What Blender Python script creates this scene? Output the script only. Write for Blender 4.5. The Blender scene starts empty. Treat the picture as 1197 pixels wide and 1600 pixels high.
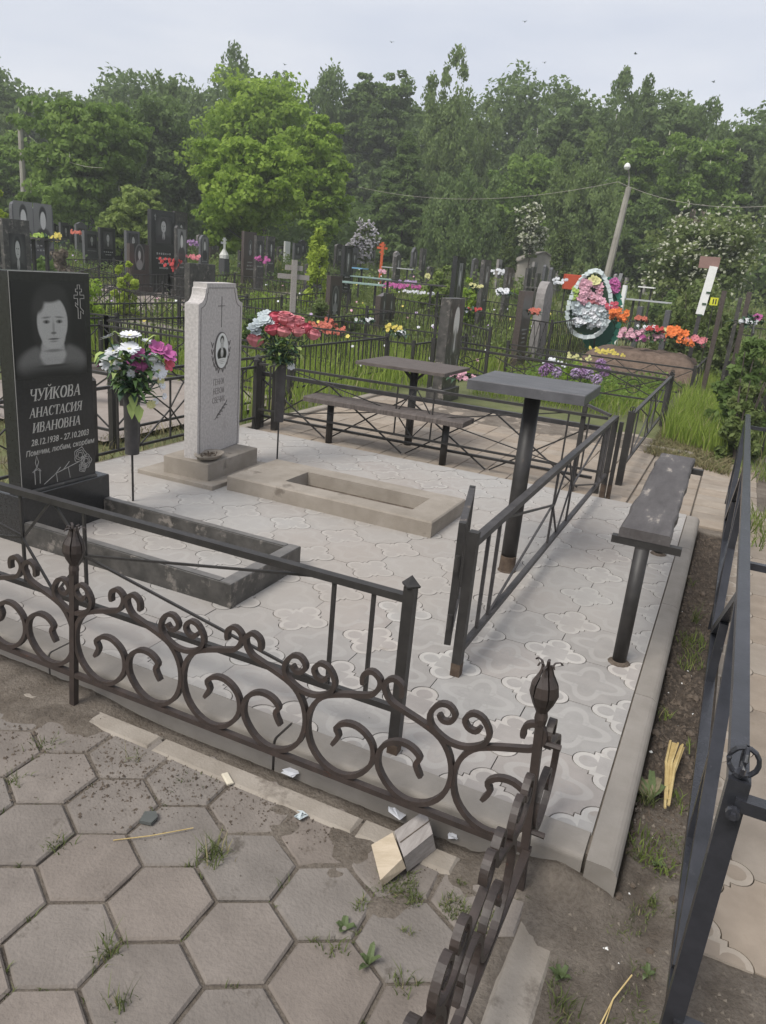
import bpy, math, random
import numpy as np
from mathutils import Vector, Matrix, noise

# ------------------------------------------------------------------ camera, sky, sun, exposure
scene = bpy.context.scene
col = scene.collection
R0, R1, R2 = (0.9012, 0.4257, 0.0862), (0.2070, -0.2467, -0.9467), (-0.3818, 0.8703, -0.3105)
PI = math.pi
yaw, pitch, roll = -0.4135004, 0.31572778, 0.09075159
fwd = Vector((math.sin(yaw)*math.cos(pitch), math.cos(yaw)*math.cos(pitch), -math.sin(pitch)))
rt0 = Vector((math.cos(yaw), -math.sin(yaw), 0)); up0 = rt0.cross(fwd)
rgt = rt0*math.cos(roll) + up0*math.sin(roll); upv = -rt0*math.sin(roll) + up0*math.cos(roll)
EYE = Vector((0, 0, 1.6)); FPX = 1175.15
cam = bpy.data.cameras.new('camera'); cam_o = bpy.data.objects.new('camera', cam); col.objects.link(cam_o)
cam.sensor_fit = 'HORIZONTAL'; cam.sensor_width = 36; cam.lens = 36*FPX/1197
cam.clip_start = 0.05; cam.clip_end = 1500
cam_o.matrix_world = Matrix.Translation(EYE) @ Matrix((rgt, upv, -fwd)).transposed().to_4x4()
scene.camera = cam_o

world = bpy.data.worlds.new('World'); scene.world = world; world.use_nodes = True
wn = world.node_tree.nodes; wl = world.node_tree.links
bg = wn['Background']; bg.inputs['Strength'].default_value = 0.1
sky = wn.new('ShaderNodeTexSky'); sky.sky_type = 'NISHITA'; sky.sun_disc = False
SUN_EL, SUN_AZ = math.radians(52), math.radians(200)
sky.sun_elevation = SUN_EL; sky.sun_rotation = SUN_AZ
wtc = wn.new('ShaderNodeTexCoord'); wnz = wn.new('ShaderNodeTexNoise'); wmp = wn.new('ShaderNodeMapping')
wmp.inputs['Scale'].default_value = (1.2, 1.2, 5)
wnz.inputs['Scale'].default_value = 1.6; wnz.inputs['Detail'].default_value = 5; wnz.inputs['Roughness'].default_value = .55
wl.new(wtc.outputs['Generated'], wmp.inputs[0]); wl.new(wmp.outputs[0], wnz.inputs['Vector'])
wr = wn.new('ShaderNodeValToRGB'); wr.color_ramp.elements[0].position = .36; wr.color_ramp.elements[1].position = .62
wr.color_ramp.elements[0].color = (4.95, 5.25, 6.0, 1); wr.color_ramp.elements[1].color = (6.0, 6.15, 6.6, 1)
wl.new(wnz.outputs['Fac'], wr.inputs[0])
wm = wn.new('ShaderNodeMixRGB'); wm.inputs[0].default_value = .93
wl.new(sky.outputs[0], wm.inputs[1]); wl.new(wr.outputs[0], wm.inputs[2]); wl.new(wm.outputs[0], bg.inputs[0])

sun = bpy.data.lights.new('sun', 'SUN'); sun.energy = 2.3; sun.angle = math.radians(28); sun.color = (1, .955, .88)
sun_o = bpy.data.objects.new('sun', sun); col.objects.link(sun_o)
sd = Vector((math.sin(SUN_AZ)*math.cos(SUN_EL), math.cos(SUN_AZ)*math.cos(SUN_EL), math.sin(SUN_EL)))
sun_o.rotation_euler = sd.to_track_quat('Z', 'Y').to_euler()
scene.view_settings.view_transform = 'Standard'; scene.view_settings.look = 'None'
scene.view_settings.exposure = 0.56; scene.view_settings.gamma = 1.0; scene.view_settings.use_curve_mapping = False
random.seed(7); rng = np.random.default_rng(7)

# ------------------------------------------------------------------ helpers
def tag(o, label=None, cat=None, group=None, kind=None):
    if label: o['label'] = label
    if cat: o['category'] = cat
    if group: o['group'] = group
    if kind: o['kind'] = kind
    return o

def thing(name, label, cat, loc=(0, 0, 0), rz=0, group=None):
    o = bpy.data.objects.new(name, None); col.objects.link(o)
    o.location = loc; o.rotation_euler = (0, 0, rz); o.empty_display_size = .1
    return tag(o, label, cat, group)

def node(name, parent=None, loc=(0, 0, 0), kind=None):
    o = bpy.data.objects.new(name, None); col.objects.link(o); o.location = loc; o.parent = parent
    if kind: o['kind'] = kind
    return o

class MB:
    def __init__(s): s.v = []; s.f = []; s.mi = []
    def poly(s, pts, mi=0):
        b = len(s.v); s.v += [tuple(p) for p in pts]; s.f.append(tuple(range(b, b+len(pts)))); s.mi.append(mi); return s
    def add(s, vs, fs, mi=0):
        b = len(s.v); s.v += [tuple(p) for p in vs]
        for f in fs: s.f.append(tuple(i+b for i in f)); s.mi.append(mi)
        return s
    def box(s, c, d, rz=0, mi=0, rot=None, taper=1.0):
        x, y, z = d[0]/2, d[1]/2, d[2]/2
        vs = [Vector((sx*x*(taper if sz > 0 else 1), sy*y*(taper if sz > 0 else 1), sz*z)) for sz in (-1, 1) for sx, sy in ((-1, -1), (1, -1), (1, 1), (-1, 1))]
        M = rot if rot is not None else Matrix.Rotation(rz, 3, 'Z')
        s.add([M @ v + Vector(c) for v in vs], [(3, 2, 1, 0), (4, 5, 6, 7), (0, 1, 5, 4), (1, 2, 6, 5), (2, 3, 7, 6), (3, 0, 4, 7)], mi); return s
    def bbox(s, a, b, bev=0, mi=0):
        """box from corner a to corner b, top edges chamfered"""
        if bev <= 0:
            return s.box([(a[i]+b[i])/2 for i in range(3)], [b[i]-a[i] for i in range(3)], mi=mi)
        x0, y0, z0 = a; x1, y1, z1 = b; e = bev
        lv = [(x0, y0, z0), (x1, y0, z0), (x1, y1, z0), (x0, y1, z0), (x0, y0, z1-e), (x1, y0, z1-e), (x1, y1, z1-e), (x0, y1, z1-e),
              (x0+e, y0+e, z1), (x1-e, y0+e, z1), (x1-e, y1-e, z1), (x0+e, y1-e, z1)]
        s.add(lv, [(3, 2, 1, 0), (8, 9, 10, 11)] + [(k*4+i, k*4+(i+1) % 4, k*4+4+(i+1) % 4, k*4+4+i) for k in (0, 1) for i in range(4)], mi); return s
    def bar(s, pts, w, h=None, up=(0, 0, 1), n=4, w1=None, mi=0):
        """sweep; n==4: rectangular section w (side) x h (along up); else round of radius w/2"""
        h = h or w; P = [Vector(p) for p in pts]; up = Vector(up); N = len(P); b = len(s.v)
        for i, p in enumerate(P):
            t = (P[min(i+1, N-1)] - P[max(i-1, 0)]); t = t.normalized() if t.length > 1e-9 else Vector((1, 0, 0))
            sd_ = t.cross(up)
            sd_ = sd_.normalized() if sd_.length > 1e-4 else t.cross(Vector((0, 1, 0.01))).normalized()
            u2 = sd_.cross(t).normalized(); k = 1.0 if w1 is None else 1+(w1/w-1)*i/(N-1)
            if n == 4: s.v += [tuple(p + sd_*(a*w/2*k) + u2*(c*h/2*k)) for a, c in ((-1, -1), (1, -1), (1, 1), (-1, 1))]
            else: s.v += [tuple(p + sd_*(math.cos(2*PI*j/n)*w/2*k) + u2*(math.sin(2*PI*j/n)*h/2*k)) for j in range(n)]
        for i in range(N-1):
            for j in range(n):
                a = b+i*n+j; c = b+i*n+(j+1) % n; s.f.append((a, c, c+n, a+n)); s.mi.append(mi)
        s.f.append(tuple(b+j for j in reversed(range(n)))); s.mi.append(mi)
        s.f.append(tuple(b+(N-1)*n+j for j in range(n))); s.mi.append(mi); return s
    def lathe(s, prof, n=12, c=(0, 0, 0), mi=0, sx=1, sy=1):
        b = len(s.v)
        for r, z in prof: s.v += [(c[0]+sx*r*math.cos(2*PI*j/n), c[1]+sy*r*math.sin(2*PI*j/n), c[2]+z) for j in range(n)]
        for i in range(len(prof)-1):
            for j in range(n):
                a = b+i*n+j; d = b+i*n+(j+1) % n; s.f.append((a, d, d+n, a+n)); s.mi.append(mi)
        if prof[0][0] > 1e-5: s.f.append(tuple(b+j for j in reversed(range(n)))); s.mi.append(mi)
        if prof[-1][0] > 1e-5: s.f.append(tuple(b+(len(prof)-1)*n+j for j in range(n))); s.mi.append(mi)
        return s
    def prism(s, poly, z0, z1, mi=0, mt=None):
        n = len(poly); b = len(s.v); s.v += [(x, y, z0) for x, y in poly] + [(x, y, z1) for x, y in poly]
        for i in range(n): s.f.append((b+i, b+(i+1) % n, b+n+(i+1) % n, b+n+i)); s.mi.append(mi)
        s.f.append(tuple(b+n+i for i in range(n))); s.mi.append(mi if mt is None else mt); return s
    def mesh(s, name, mats, smooth=False):
        me = bpy.data.meshes.new(name); me.from_pydata(s.v, [], s.f)
        for m in (mats if isinstance(mats, (list, tuple)) else [mats]): me.materials.append(m)
        if any(s.mi): me.polygons.foreach_set('material_index', s.mi)
        if smooth: me.polygons.foreach_set('use_smooth', [True]*len(s.f))
        me.update(); return me
    def build(s, name, mats, parent=None, loc=(0, 0, 0), rz=0, smooth=False):
        return put(name, s.mesh(name, mats, smooth), parent, loc, rz)

def put(name, me, parent=None, loc=(0, 0, 0), rz=0, rot=None, scale=None):
    o = bpy.data.objects.new(name, me); col.objects.link(o); o.parent = parent; o.location = loc
    o.rotation_euler = rot if rot is not None else (0, 0, rz)
    if scale is not None: o.scale = scale
    return o

def copy_tree(o, parent=None):
    c = o.copy(); col.objects.link(c); c.parent = parent
    for ch in list(o.children): copy_tree(ch, c)
    return c

def np_mesh(name, V, F, mats, shade=None, mi=None):
    """V (n,3), F (m,k) arrays; shade = per-face value stored as attribute"""
    me = bpy.data.meshes.new(name); n, m, k = len(V), len(F), F.shape[1]
    me.vertices.add(n); me.vertices.foreach_set('co', np.asarray(V, np.float32).ravel())
    me.loops.add(m*k); me.loops.foreach_set('vertex_index', np.asarray(F, np.int32).ravel())
    me.polygons.add(m); me.polygons.foreach_set('loop_start', np.arange(0, m*k, k, dtype=np.int32))
    try: me.polygons.foreach_set('loop_total', np.full(m, k, dtype=np.int32))
    except Exception: pass
    for q in (mats if isinstance(mats, (list, tuple)) else [mats]): me.materials.append(q)
    if mi is not None: me.polygons.foreach_set('material_index', np.asarray(mi, np.int32))
    if shade is not None:
        at = me.attributes.new('shade', 'FLOAT', 'FACE'); at.data.foreach_set('value', np.asarray(shade, np.float32))
    me.update(calc_edges=True); return me

def sight(px, py, dist):
    """the place seen at a photo position, at a horizontal distance"""
    d = rgt*((px-598.5)/FPX) - upv*((py-800)/FPX) + fwd
    return EYE + d*(dist/math.hypot(d.x, d.y))

# ------------------------------------------------------------------ materials
def mat(name, c1, c2=None, scale=8, rough=.8, bump=.15, bscale=None, detail=5, rnd=0, spec=.3, metal=0, c3=None, c3s=3, c3t=.58, stretch=None, rndhue=None, bdist=.004):
    m = bpy.data.materials.new(name); m.use_nodes = True; n = m.node_tree.nodes; l = m.node_tree.links; p = n['Principled BSDF']
    tc = n.new('ShaderNodeTexCoord'); vec = tc.outputs['Object']
    if stretch:
        mp = n.new('ShaderNodeMapping'); mp.inputs['Scale'].default_value = stretch; l.new(vec, mp.inputs[0]); vec = mp.outputs[0]
    oi = None
    if rnd or rndhue:
        oi = n.new('ShaderNodeObjectInfo'); va = n.new('ShaderNodeVectorMath'); va.operation = 'MULTIPLY_ADD'
        cx = n.new('ShaderNodeCombineXYZ')
        for i in range(3): l.new(oi.outputs['Random'], cx.inputs[i])
        va.inputs[1].default_value = (37, 53, 71); l.new(cx.outputs[0], va.inputs[0]); l.new(vec, va.inputs[2]); vec = va.outputs[0]
    nz = n.new('ShaderNodeTexNoise'); nz.inputs['Scale'].default_value = scale; nz.inputs['Detail'].default_value = detail; nz.inputs['Roughness'].default_value = .62
    l.new(vec, nz.inputs['Vector'])
    rp = n.new('ShaderNodeValToRGB'); rp.color_ramp.elements[0].position = .33; rp.color_ramp.elements[1].position = .67
    rp.color_ramp.elements[0].color = (*c1, 1); rp.color_ramp.elements[1].color = (*(c2 or c1), 1)
    l.new(nz.outputs['Fac'], rp.inputs[0]); out = rp.outputs[0]
    if c3:
        n3 = n.new('ShaderNodeTexNoise'); n3.inputs['Scale'].default_value = c3s; n3.inputs['Detail'].default_value = 8; n3.inputs['Roughness'].default_value = .7
        l.new(vec, n3.inputs['Vector'])
        r3 = n.new('ShaderNodeValToRGB'); r3.color_ramp.elements[0].position = c3t; r3.color_ramp.elements[1].position = c3t+.08
        l.new(n3.outputs['Fac'], r3.inputs[0]); mx = n.new('ShaderNodeMixRGB'); mx.inputs[2].default_value = (*c3, 1)
        l.new(r3.outputs[0], mx.inputs[0]); l.new(out, mx.inputs[1]); out = mx.outputs[0]
    if rnd:
        hs = n.new('ShaderNodeHueSaturation'); mr = n.new('ShaderNodeMapRange'); mr.inputs[3].default_value = 1-rnd; mr.inputs[4].default_value = 1+rnd
        l.new(oi.outputs['Random'], mr.inputs[0]); l.new(mr.outputs[0], hs.inputs['Value']); l.new(out, hs.inputs['Color']); out = hs.outputs[0]
    if rndhue:
        f2 = n.new('ShaderNodeMath'); f2.operation = 'MULTIPLY'; f2.inputs[1].default_value = 7.31; l.new(oi.outputs['Random'], f2.inputs[0])
        f3 = n.new('ShaderNodeMath'); f3.operation = 'FRACT'; l.new(f2.outputs[0], f3.inputs[0])
        f4 = n.new('ShaderNodeMath'); f4.operation = 'MULTIPLY'; f4.inputs[1].default_value = rndhue[3]; l.new(f3.outputs[0], f4.inputs[0])
        mx = n.new('ShaderNodeMixRGB'); mx.blend_type = 'MULTIPLY'; mx.inputs[2].default_value = (*rndhue[:3], 1); l.new(f4.outputs[0], mx.inputs[0]); l.new(out, mx.inputs[1]); out = mx.outputs[0]
    l.new(out, p.inputs['Base Color']); p.inputs['Roughness'].default_value = rough; p.inputs['Specular IOR Level'].default_value = spec; p.inputs['Metallic'].default_value = metal
    if bump:
        nb = n.new('ShaderNodeTexNoise'); nb.inputs['Scale'].default_value = bscale or scale*6; nb.inputs['Detail'].default_value = 6; l.new(vec, nb.inputs['Vector'])
        bp = n.new('ShaderNodeBump'); bp.inputs['Strength'].default_value = bump; bp.inputs['Distance'].default_value = bdist
        l.new(nb.outputs['Fac'], bp.inputs['Height']); l.new(bp.outputs[0], p.inputs['Normal'])
    return m

def leafmat(name, dark, light, trans=.3, rough=.6, third=None):
    m = bpy.data.materials.new(name); m.use_nodes = True; n = m.node_tree.nodes; l = m.node_tree.links; p = n['Principled BSDF']
    at = n.new('ShaderNodeAttribute'); at.attribute_name = 'shade'
    rp = n.new('ShaderNodeValToRGB'); rp.color_ramp.elements[0].color = (*dark, 1); rp.color_ramp.elements[1].color = (*light, 1)
    if third:
        e = rp.color_ramp.elements.new(.93); e.color = (*light, 1); rp.color_ramp.elements[2].position = 1.0; rp.color_ramp.elements[2].color = (*third, 1)
        rp.color_ramp.elements[1].position = .92
        rp.color_ramp.elements[2].position = .96
    l.new(at.outputs['Fac'], rp.inputs[0]); l.new(rp.outputs[0], p.inputs['Base Color'])
    p.inputs['Roughness'].default_value = rough; p.inputs['Specular IOR Level'].default_value = .25
    tr = n.new('ShaderNodeBsdfTranslucent'); l.new(rp.outputs[0], tr.inputs[0]); mx = n.new('ShaderNodeMixShader'); mx.inputs[0].default_value = trans
    l.new(p.outputs[0], mx.inputs[1]); l.new(tr.outputs[0], mx.inputs[2]); l.new(mx.outputs[0], n['Material Output'].inputs[0])
    return m

def flat(name, c, rough=.6, spec=.3):
    return mat(name, c, tuple(min(1, x*1.12) for x in c), scale=30, rough=rough, bump=0, spec=spec)

M = {}
M['paver'] = mat('hex_paver_concrete', (.160, .143, .128), (.215, .193, .173), scale=7, rough=.95, bump=.9, bscale=110, rnd=.06, rndhue=(1, .94, .90, .8), c3=(.115, .10, .085), c3s=9, c3t=.60, bdist=.004, detail=9)
M['tilerim'] = mat('tile_concrete_light', (.385, .370, .350), (.455, .438, .414), scale=14, rough=.88, bump=.3, bscale=150, rnd=.05, rndhue=(1, .94, .9, .7), c3=(.31, .285, .26), c3s=5, c3t=.6, bdist=.0015)
M['tilegrey'] = mat('tile_concrete_grey', (.295, .285, .272), (.350, .338, .323), scale=11, rough=.88, bump=.3, bscale=150, rnd=.07, rndhue=(1, .93, .9, .8), c3=(.29, .265, .24), c3s=4, c3t=.6, bdist=.0015)
M['beigerim'] = mat('beige_tile_light', (.33, .285, .235), (.40, .345, .285), scale=10, rough=.92, bump=.3, bscale=120, rnd=.06)
M['kerb'] = mat('kerb_concrete', (.215, .195, .172), (.265, .243, .218), scale=7, rough=.93, bump=.5, bscale=140, c3=(.20, .18, .155), c3s=3.5, c3t=.6, bdist=.002)
M['oldconc'] = mat('weathered_concrete', (.235, .205, .17), (.315, .28, .24), scale=5, rough=.95, bump=.8, bscale=110, c3=(.17, .145, .12), c3s=4, c3t=.6, bdist=.003)
M['mosaic'] = mat('pale_terrazzo', (.375, .352, .338), (.51, .48, .462), scale=55, rough=.85, bump=.6, bscale=170, c3=(.36, .33, .315), c3s=2.2, c3t=.62, detail=3, bdist=.002)
M['bed'] = mat('joint_sand', (.16, .135, .11), (.23, .20, .165), scale=40, rough=1, bump=.5)
M['beige'] = mat('beige_paver', (.245, .208, .17), (.325, .28, .232), scale=6, rough=.93, bump=.4, bscale=100, rnd=.09, rndhue=(1, .93, .86, .7), c3=(.22, .185, .145), c3s=3, c3t=.62, bdist=.002)
def granite(name, c, rough=.12):
    m = mat(name, c, tuple(x*1.5 for x in c), scale=60, rough=rough, bump=0, spec=.5, c3=tuple(min(1, x*2.2+.02) for x in c), c3s=9, c3t=.66); return m
M['granite'] = granite('polished_black_granite', (.020, .020, .020), .22)
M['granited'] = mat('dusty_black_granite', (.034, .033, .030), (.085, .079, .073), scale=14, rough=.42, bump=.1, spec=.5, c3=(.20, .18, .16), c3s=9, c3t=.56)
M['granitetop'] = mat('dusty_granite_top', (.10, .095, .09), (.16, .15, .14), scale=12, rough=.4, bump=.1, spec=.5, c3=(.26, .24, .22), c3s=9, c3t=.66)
M['paint'] = mat('black_metal_paint', (.021, .019, .018), (.036, .033, .031), scale=18, rough=.5, bump=.35, bscale=120, spec=.45, c3=(.085, .055, .042), c3s=14, c3t=.63, bdist=.001)
M['paintworn'] = mat('worn_dark_paint', (.038, .035, .035), (.068, .063, .063), scale=16, rough=.5, bump=.4, bscale=90, spec=.4, c3=(.16, .13, .11), c3s=12, c3t=.62)
M['forged'] = mat('forged_brown_iron', (.030, .023, .020), (.052, .038, .033), scale=22, rough=.5, bump=.5, bscale=150, spec=.45, c3=(.10, .04, .025), c3s=9, c3t=.61, bdist=.001)
M['gloss'] = mat('glossy_black_tube', (.020, .021, .025), (.034, .035, .042), scale=10, rough=.27, bump=.25, bscale=60, spec=.5, c3=(.10, .10, .11), c3s=16, c3t=.66)
M['tabletop'] = mat('painted_slate_grey_top', (.068, .067, .072), (.110, .108, .116), scale=6, rough=.42, bump=.25, bscale=60, spec=.4, c3=(.19, .185, .19), c3s=5, c3t=.63, stretch=(1, 3, 1))
M['board'] = mat('old_black_painted_board', (.062, .055, .054), (.105, .096, .094), scale=9, rough=.6, bump=.9, bscale=30, spec=.3, c3=(.30, .265, .23), c3s=9, c3t=.60, stretch=(1.6, .45, 1), bdist=.004)
M['boardold'] = mat('old_grey_brown_wood', (.075, .062, .056), (.135, .115, .105), scale=10, rough=.8, bump=.7, bscale=30, stretch=(1, 6, 1), bdist=.004)
M['rust'] = mat('rusty_post_foot', (.058, .040, .030), (.115, .085, .062), scale=25, rough=.9, bump=.4)
M['greywood'] = mat('weathered_grey_wood', (.26, .235, .22), (.37, .34, .32), scale=8, rough=.9, bump=.6, bscale=30, stretch=(8, 1, 8))
M['freshwood'] = mat('pale_cut_wood', (.40, .33, .24), (.50, .42, .32), scale=12, rough=.85, bump=.4, stretch=(1, 6, 1))
M['soil'] = mat('dark_soil', (.075, .058, .045), (.15, .12, .095), scale=30, rough=1, bump=1, bscale=90, bdist=.01)
M['bark'] = mat('tree_bark', (.06, .05, .042), (.12, .10, .085), scale=6, rough=.95, bump=.6, stretch=(3, 3, .6), bscale=14, bdist=.03)
M['birchbark'] = mat('birch_bark', (.42, .41, .38), (.55, .54, .5), scale=2, rough=.8, bump=.2, c3=(.05, .045, .04), c3s=5, c3t=.57, stretch=(1, 1, 2.4))
M['white'] = flat('white_paint', (.72, .72, .70)); M['engrave'] = flat('engraved_light_line', (.40, .385, .36))
M['engravedark'] = flat('engraved_dark_line', (.13, .12, .115)); M['engravefaint'] = flat('faint_engraving', (.20, .185, .175)); M['cementpole'] = mat('concrete_pole', (.27, .25, .22), (.36, .34, .30), scale=3, rough=.9, bump=.2)
M['redbrown'] = mat('red_brown_clay', (.105, .075, .058), (.18, .13, .10), scale=12, rough=1, bump=1, bscale=60, bdist=.01)
M['browngranite'] = mat('brown_granite', (.055, .042, .038), (.09, .07, .062), scale=40, rough=.3, bump=0, spec=.5)
M['greygranite'] = mat('grey_granite', (.065, .065, .07), (.12, .12, .125), scale=40, rough=.35, bump=0, spec=.5)
M['roughgrey'] = mat('rough_grey_stone', (.20, .185, .18), (.30, .28, .27), scale=10, rough=.95, bump=.6)

def two_tone_ground():
    m = bpy.data.materials.new('sand_and_soil'); m.use_nodes = True; n = m.node_tree.nodes; l = m.node_tree.links; p = n['Principled BSDF']
    tc = n.new('ShaderNodeTexCoord'); at = n.new('ShaderNodeAttribute'); at.attribute_name = 'soil'
    def nz(s, d=6, r=.65):
        a = n.new('ShaderNodeTexNoise'); a.inputs['Scale'].default_value = s; a.inputs['Detail'].default_value = d; a.inputs['Roughness'].default_value = r; l.new(tc.outputs['Object'], a.inputs['Vector']); return a
    def ramp(f, a, b, pa=.35, pb=.65):
        r = n.new('ShaderNodeValToRGB'); r.color_ramp.elements[0].position = pa; r.color_ramp.elements[1].position = pb
        r.color_ramp.elements[0].color = (*a, 1); r.color_ramp.elements[1].color = (*b, 1); l.new(f, r.inputs[0]); return r
    s1 = ramp(nz(6).outputs['Fac'], (.145, .122, .100), (.228, .197, .165)); s2 = ramp(nz(38).outputs['Fac'], (.034, .027, .022), (.105, .083, .065))
    n2 = nz(90, 4); mul = n.new('ShaderNodeMixRGB'); mul.blend_type = 'MULTIPLY'; mul.inputs[0].default_value = .6
    rr = ramp(n2.outputs['Fac'], (.62, .60, .58), (1.15, 1.15, 1.15), .3, .6); l.new(s1.outputs[0], mul.inputs[1]); l.new(rr.outputs[0], mul.inputs[2])
    mx = n.new('ShaderNodeMixRGB'); l.new(at.outputs['Fac'], mx.inputs[0]); l.new(mul.outputs[0], mx.inputs[1]); l.new(s2.outputs[0], mx.inputs[2]); l.new(mx.outputs[0], p.inputs['Base Color'])
    p.inputs['Roughness'].default_value = 1; p.inputs['Specular IOR Level'].default_value = .15
    b = n.new('ShaderNodeBump'); b.inputs['Strength'].default_value = 1.0; b.inputs['Distance'].default_value = .016; l.new(nz(70, 8, .7).outputs['Fac'], b.inputs['Height']); l.new(b.outputs[0], p.inputs['Normal'])
    return m
M['ground'] = two_tone_ground()

def dusty(m, dust, amount=.8):
    """fine dust trodden over the platform, thinnest at the front right corner; laid in the place's own coordinates"""
    n = m.node_tree.nodes; l = m.node_tree.links; p = n['Principled BSDF']; src = p.inputs['Base Color'].links[0].from_socket
    ge = n.new('ShaderNodeNewGeometry'); nz = n.new('ShaderNodeTexNoise'); nz.inputs['Scale'].default_value = 1.9; nz.inputs['Detail'].default_value = 7; nz.inputs['Roughness'].default_value = .62; l.new(ge.outputs['Position'], nz.inputs['Vector'])
    ds = n.new('ShaderNodeVectorMath'); ds.operation = 'DISTANCE'; ds.inputs[1].default_value = (-.1, 2.1, .1); l.new(ge.outputs['Position'], ds.inputs[0])
    mr = n.new('ShaderNodeMapRange'); mr.inputs[1].default_value = .3; mr.inputs[2].default_value = 1.6; mr.inputs[3].default_value = -.34; mr.inputs[4].default_value = .12; l.new(ds.outputs['Value'], mr.inputs[0])
    ad = n.new('ShaderNodeMath'); ad.operation = 'ADD'; l.new(nz.outputs['Fac'], ad.inputs[0]); l.new(mr.outputs[0], ad.inputs[1])
    m2 = n.new('ShaderNodeMapRange'); m2.interpolation_type = 'SMOOTHSTEP'; m2.inputs[1].default_value = .34; m2.inputs[2].default_value = .66; m2.inputs[4].default_value = amount; l.new(ad.outputs[0], m2.inputs[0])
    n2 = n.new('ShaderNodeTexNoise'); n2.inputs['Scale'].default_value = .8; n2.inputs['Detail'].default_value = 4; l.new(ge.outputs['Position'], n2.inputs['Vector']); r2 = n.new('ShaderNodeValToRGB'); r2.color_ramp.elements[0].position = .4; r2.color_ramp.elements[1].position = .62
    r2.color_ramp.elements[0].color = (*dust, 1); r2.color_ramp.elements[1].color = (dust[0]*.93, dust[1]*.87, dust[2]*.82, 1); l.new(n2.outputs['Fac'], r2.inputs[0])
    mx = n.new('ShaderNodeMixRGB'); l.new(m2.outputs[0], mx.inputs[0]); l.new(src, mx.inputs[1]); l.new(r2.outputs[0], mx.inputs[2]); l.new(mx.outputs[0], p.inputs['Base Color'])
def star_tile_mat(name, base, light, dark):
    """concrete tile with a cast flower: four-fold bands of lighter concrete round a rosette"""
    m = mat(name, tuple(x*.92 for x in base), tuple(x*1.08 for x in base), scale=11, rough=.88, bump=.3, bscale=150, rnd=.06, rndhue=(1, .93, .9, .8), bdist=.0015)
    n = m.node_tree.nodes; l = m.node_tree.links; p = n['Principled BSDF']; src = p.inputs['Base Color'].links[0].from_socket
    tc = n.new('ShaderNodeTexCoord'); sx = n.new('ShaderNodeSeparateXYZ'); l.new(tc.outputs['Object'], sx.inputs[0])
    def mt(op, a, b=None, c=None):
        q = n.new('ShaderNodeMath'); q.operation = op
        for i, v in enumerate((a, b, c)):
            if v is None: continue
            if isinstance(v, (int, float)): q.inputs[i].default_value = v
            else: l.new(v, q.inputs[i])
        return q.outputs[0]
    def sstep(v, a, b):
        q = n.new('ShaderNodeMapRange'); q.interpolation_type = 'SMOOTHSTEP'; l.new(v, q.inputs[0]); q.inputs[1].default_value = a; q.inputs[2].default_value = b; return q.outputs[0]
    x, y = sx.outputs[0], sx.outputs[1]
    r = mt('SQRT', mt('ADD', mt('MULTIPLY', x, x), mt('MULTIPLY', y, y))); th = mt('ARCTAN2', y, x)
    c4 = mt('COSINE', mt('MULTIPLY', th, 4.0)); c8 = mt('COSINE', mt('MULTIPLY', th, 8.0))
    pet = mt('ADD', .058, mt('MULTIPLY', c8, .016))                      # rosette radius
    d1 = mt('ABSOLUTE', mt('SUBTRACT', r, pet)); ring = sstep(d1, .008, .004)
    band_r = mt('ADD', .098, mt('MULTIPLY', c4, .030)); d2 = mt('ABSOLUTE', mt('SUBTRACT', r, band_r)); band = sstep(d2, .020, .012)
    for f, c, k in ((band, light, .42), (ring, dark, .45)):
        mx = n.new('ShaderNodeMixRGB'); l.new(mt('MULTIPLY', f, k), mx.inputs[0]); l.new(src, mx.inputs[1]); mx.inputs[2].default_value = (*c, 1); src = mx.outputs[0]
    l.new(src, p.inputs['Base Color']); return m
M['star'] = star_tile_mat('star_tile_concrete', (.305, .292, .277), (.40, .384, .362), (.285, .274, .262))
for k_ in ('tilerim', 'tilegrey', 'star'): dusty(M[k_], (.355, .342, .325), .66)

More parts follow.
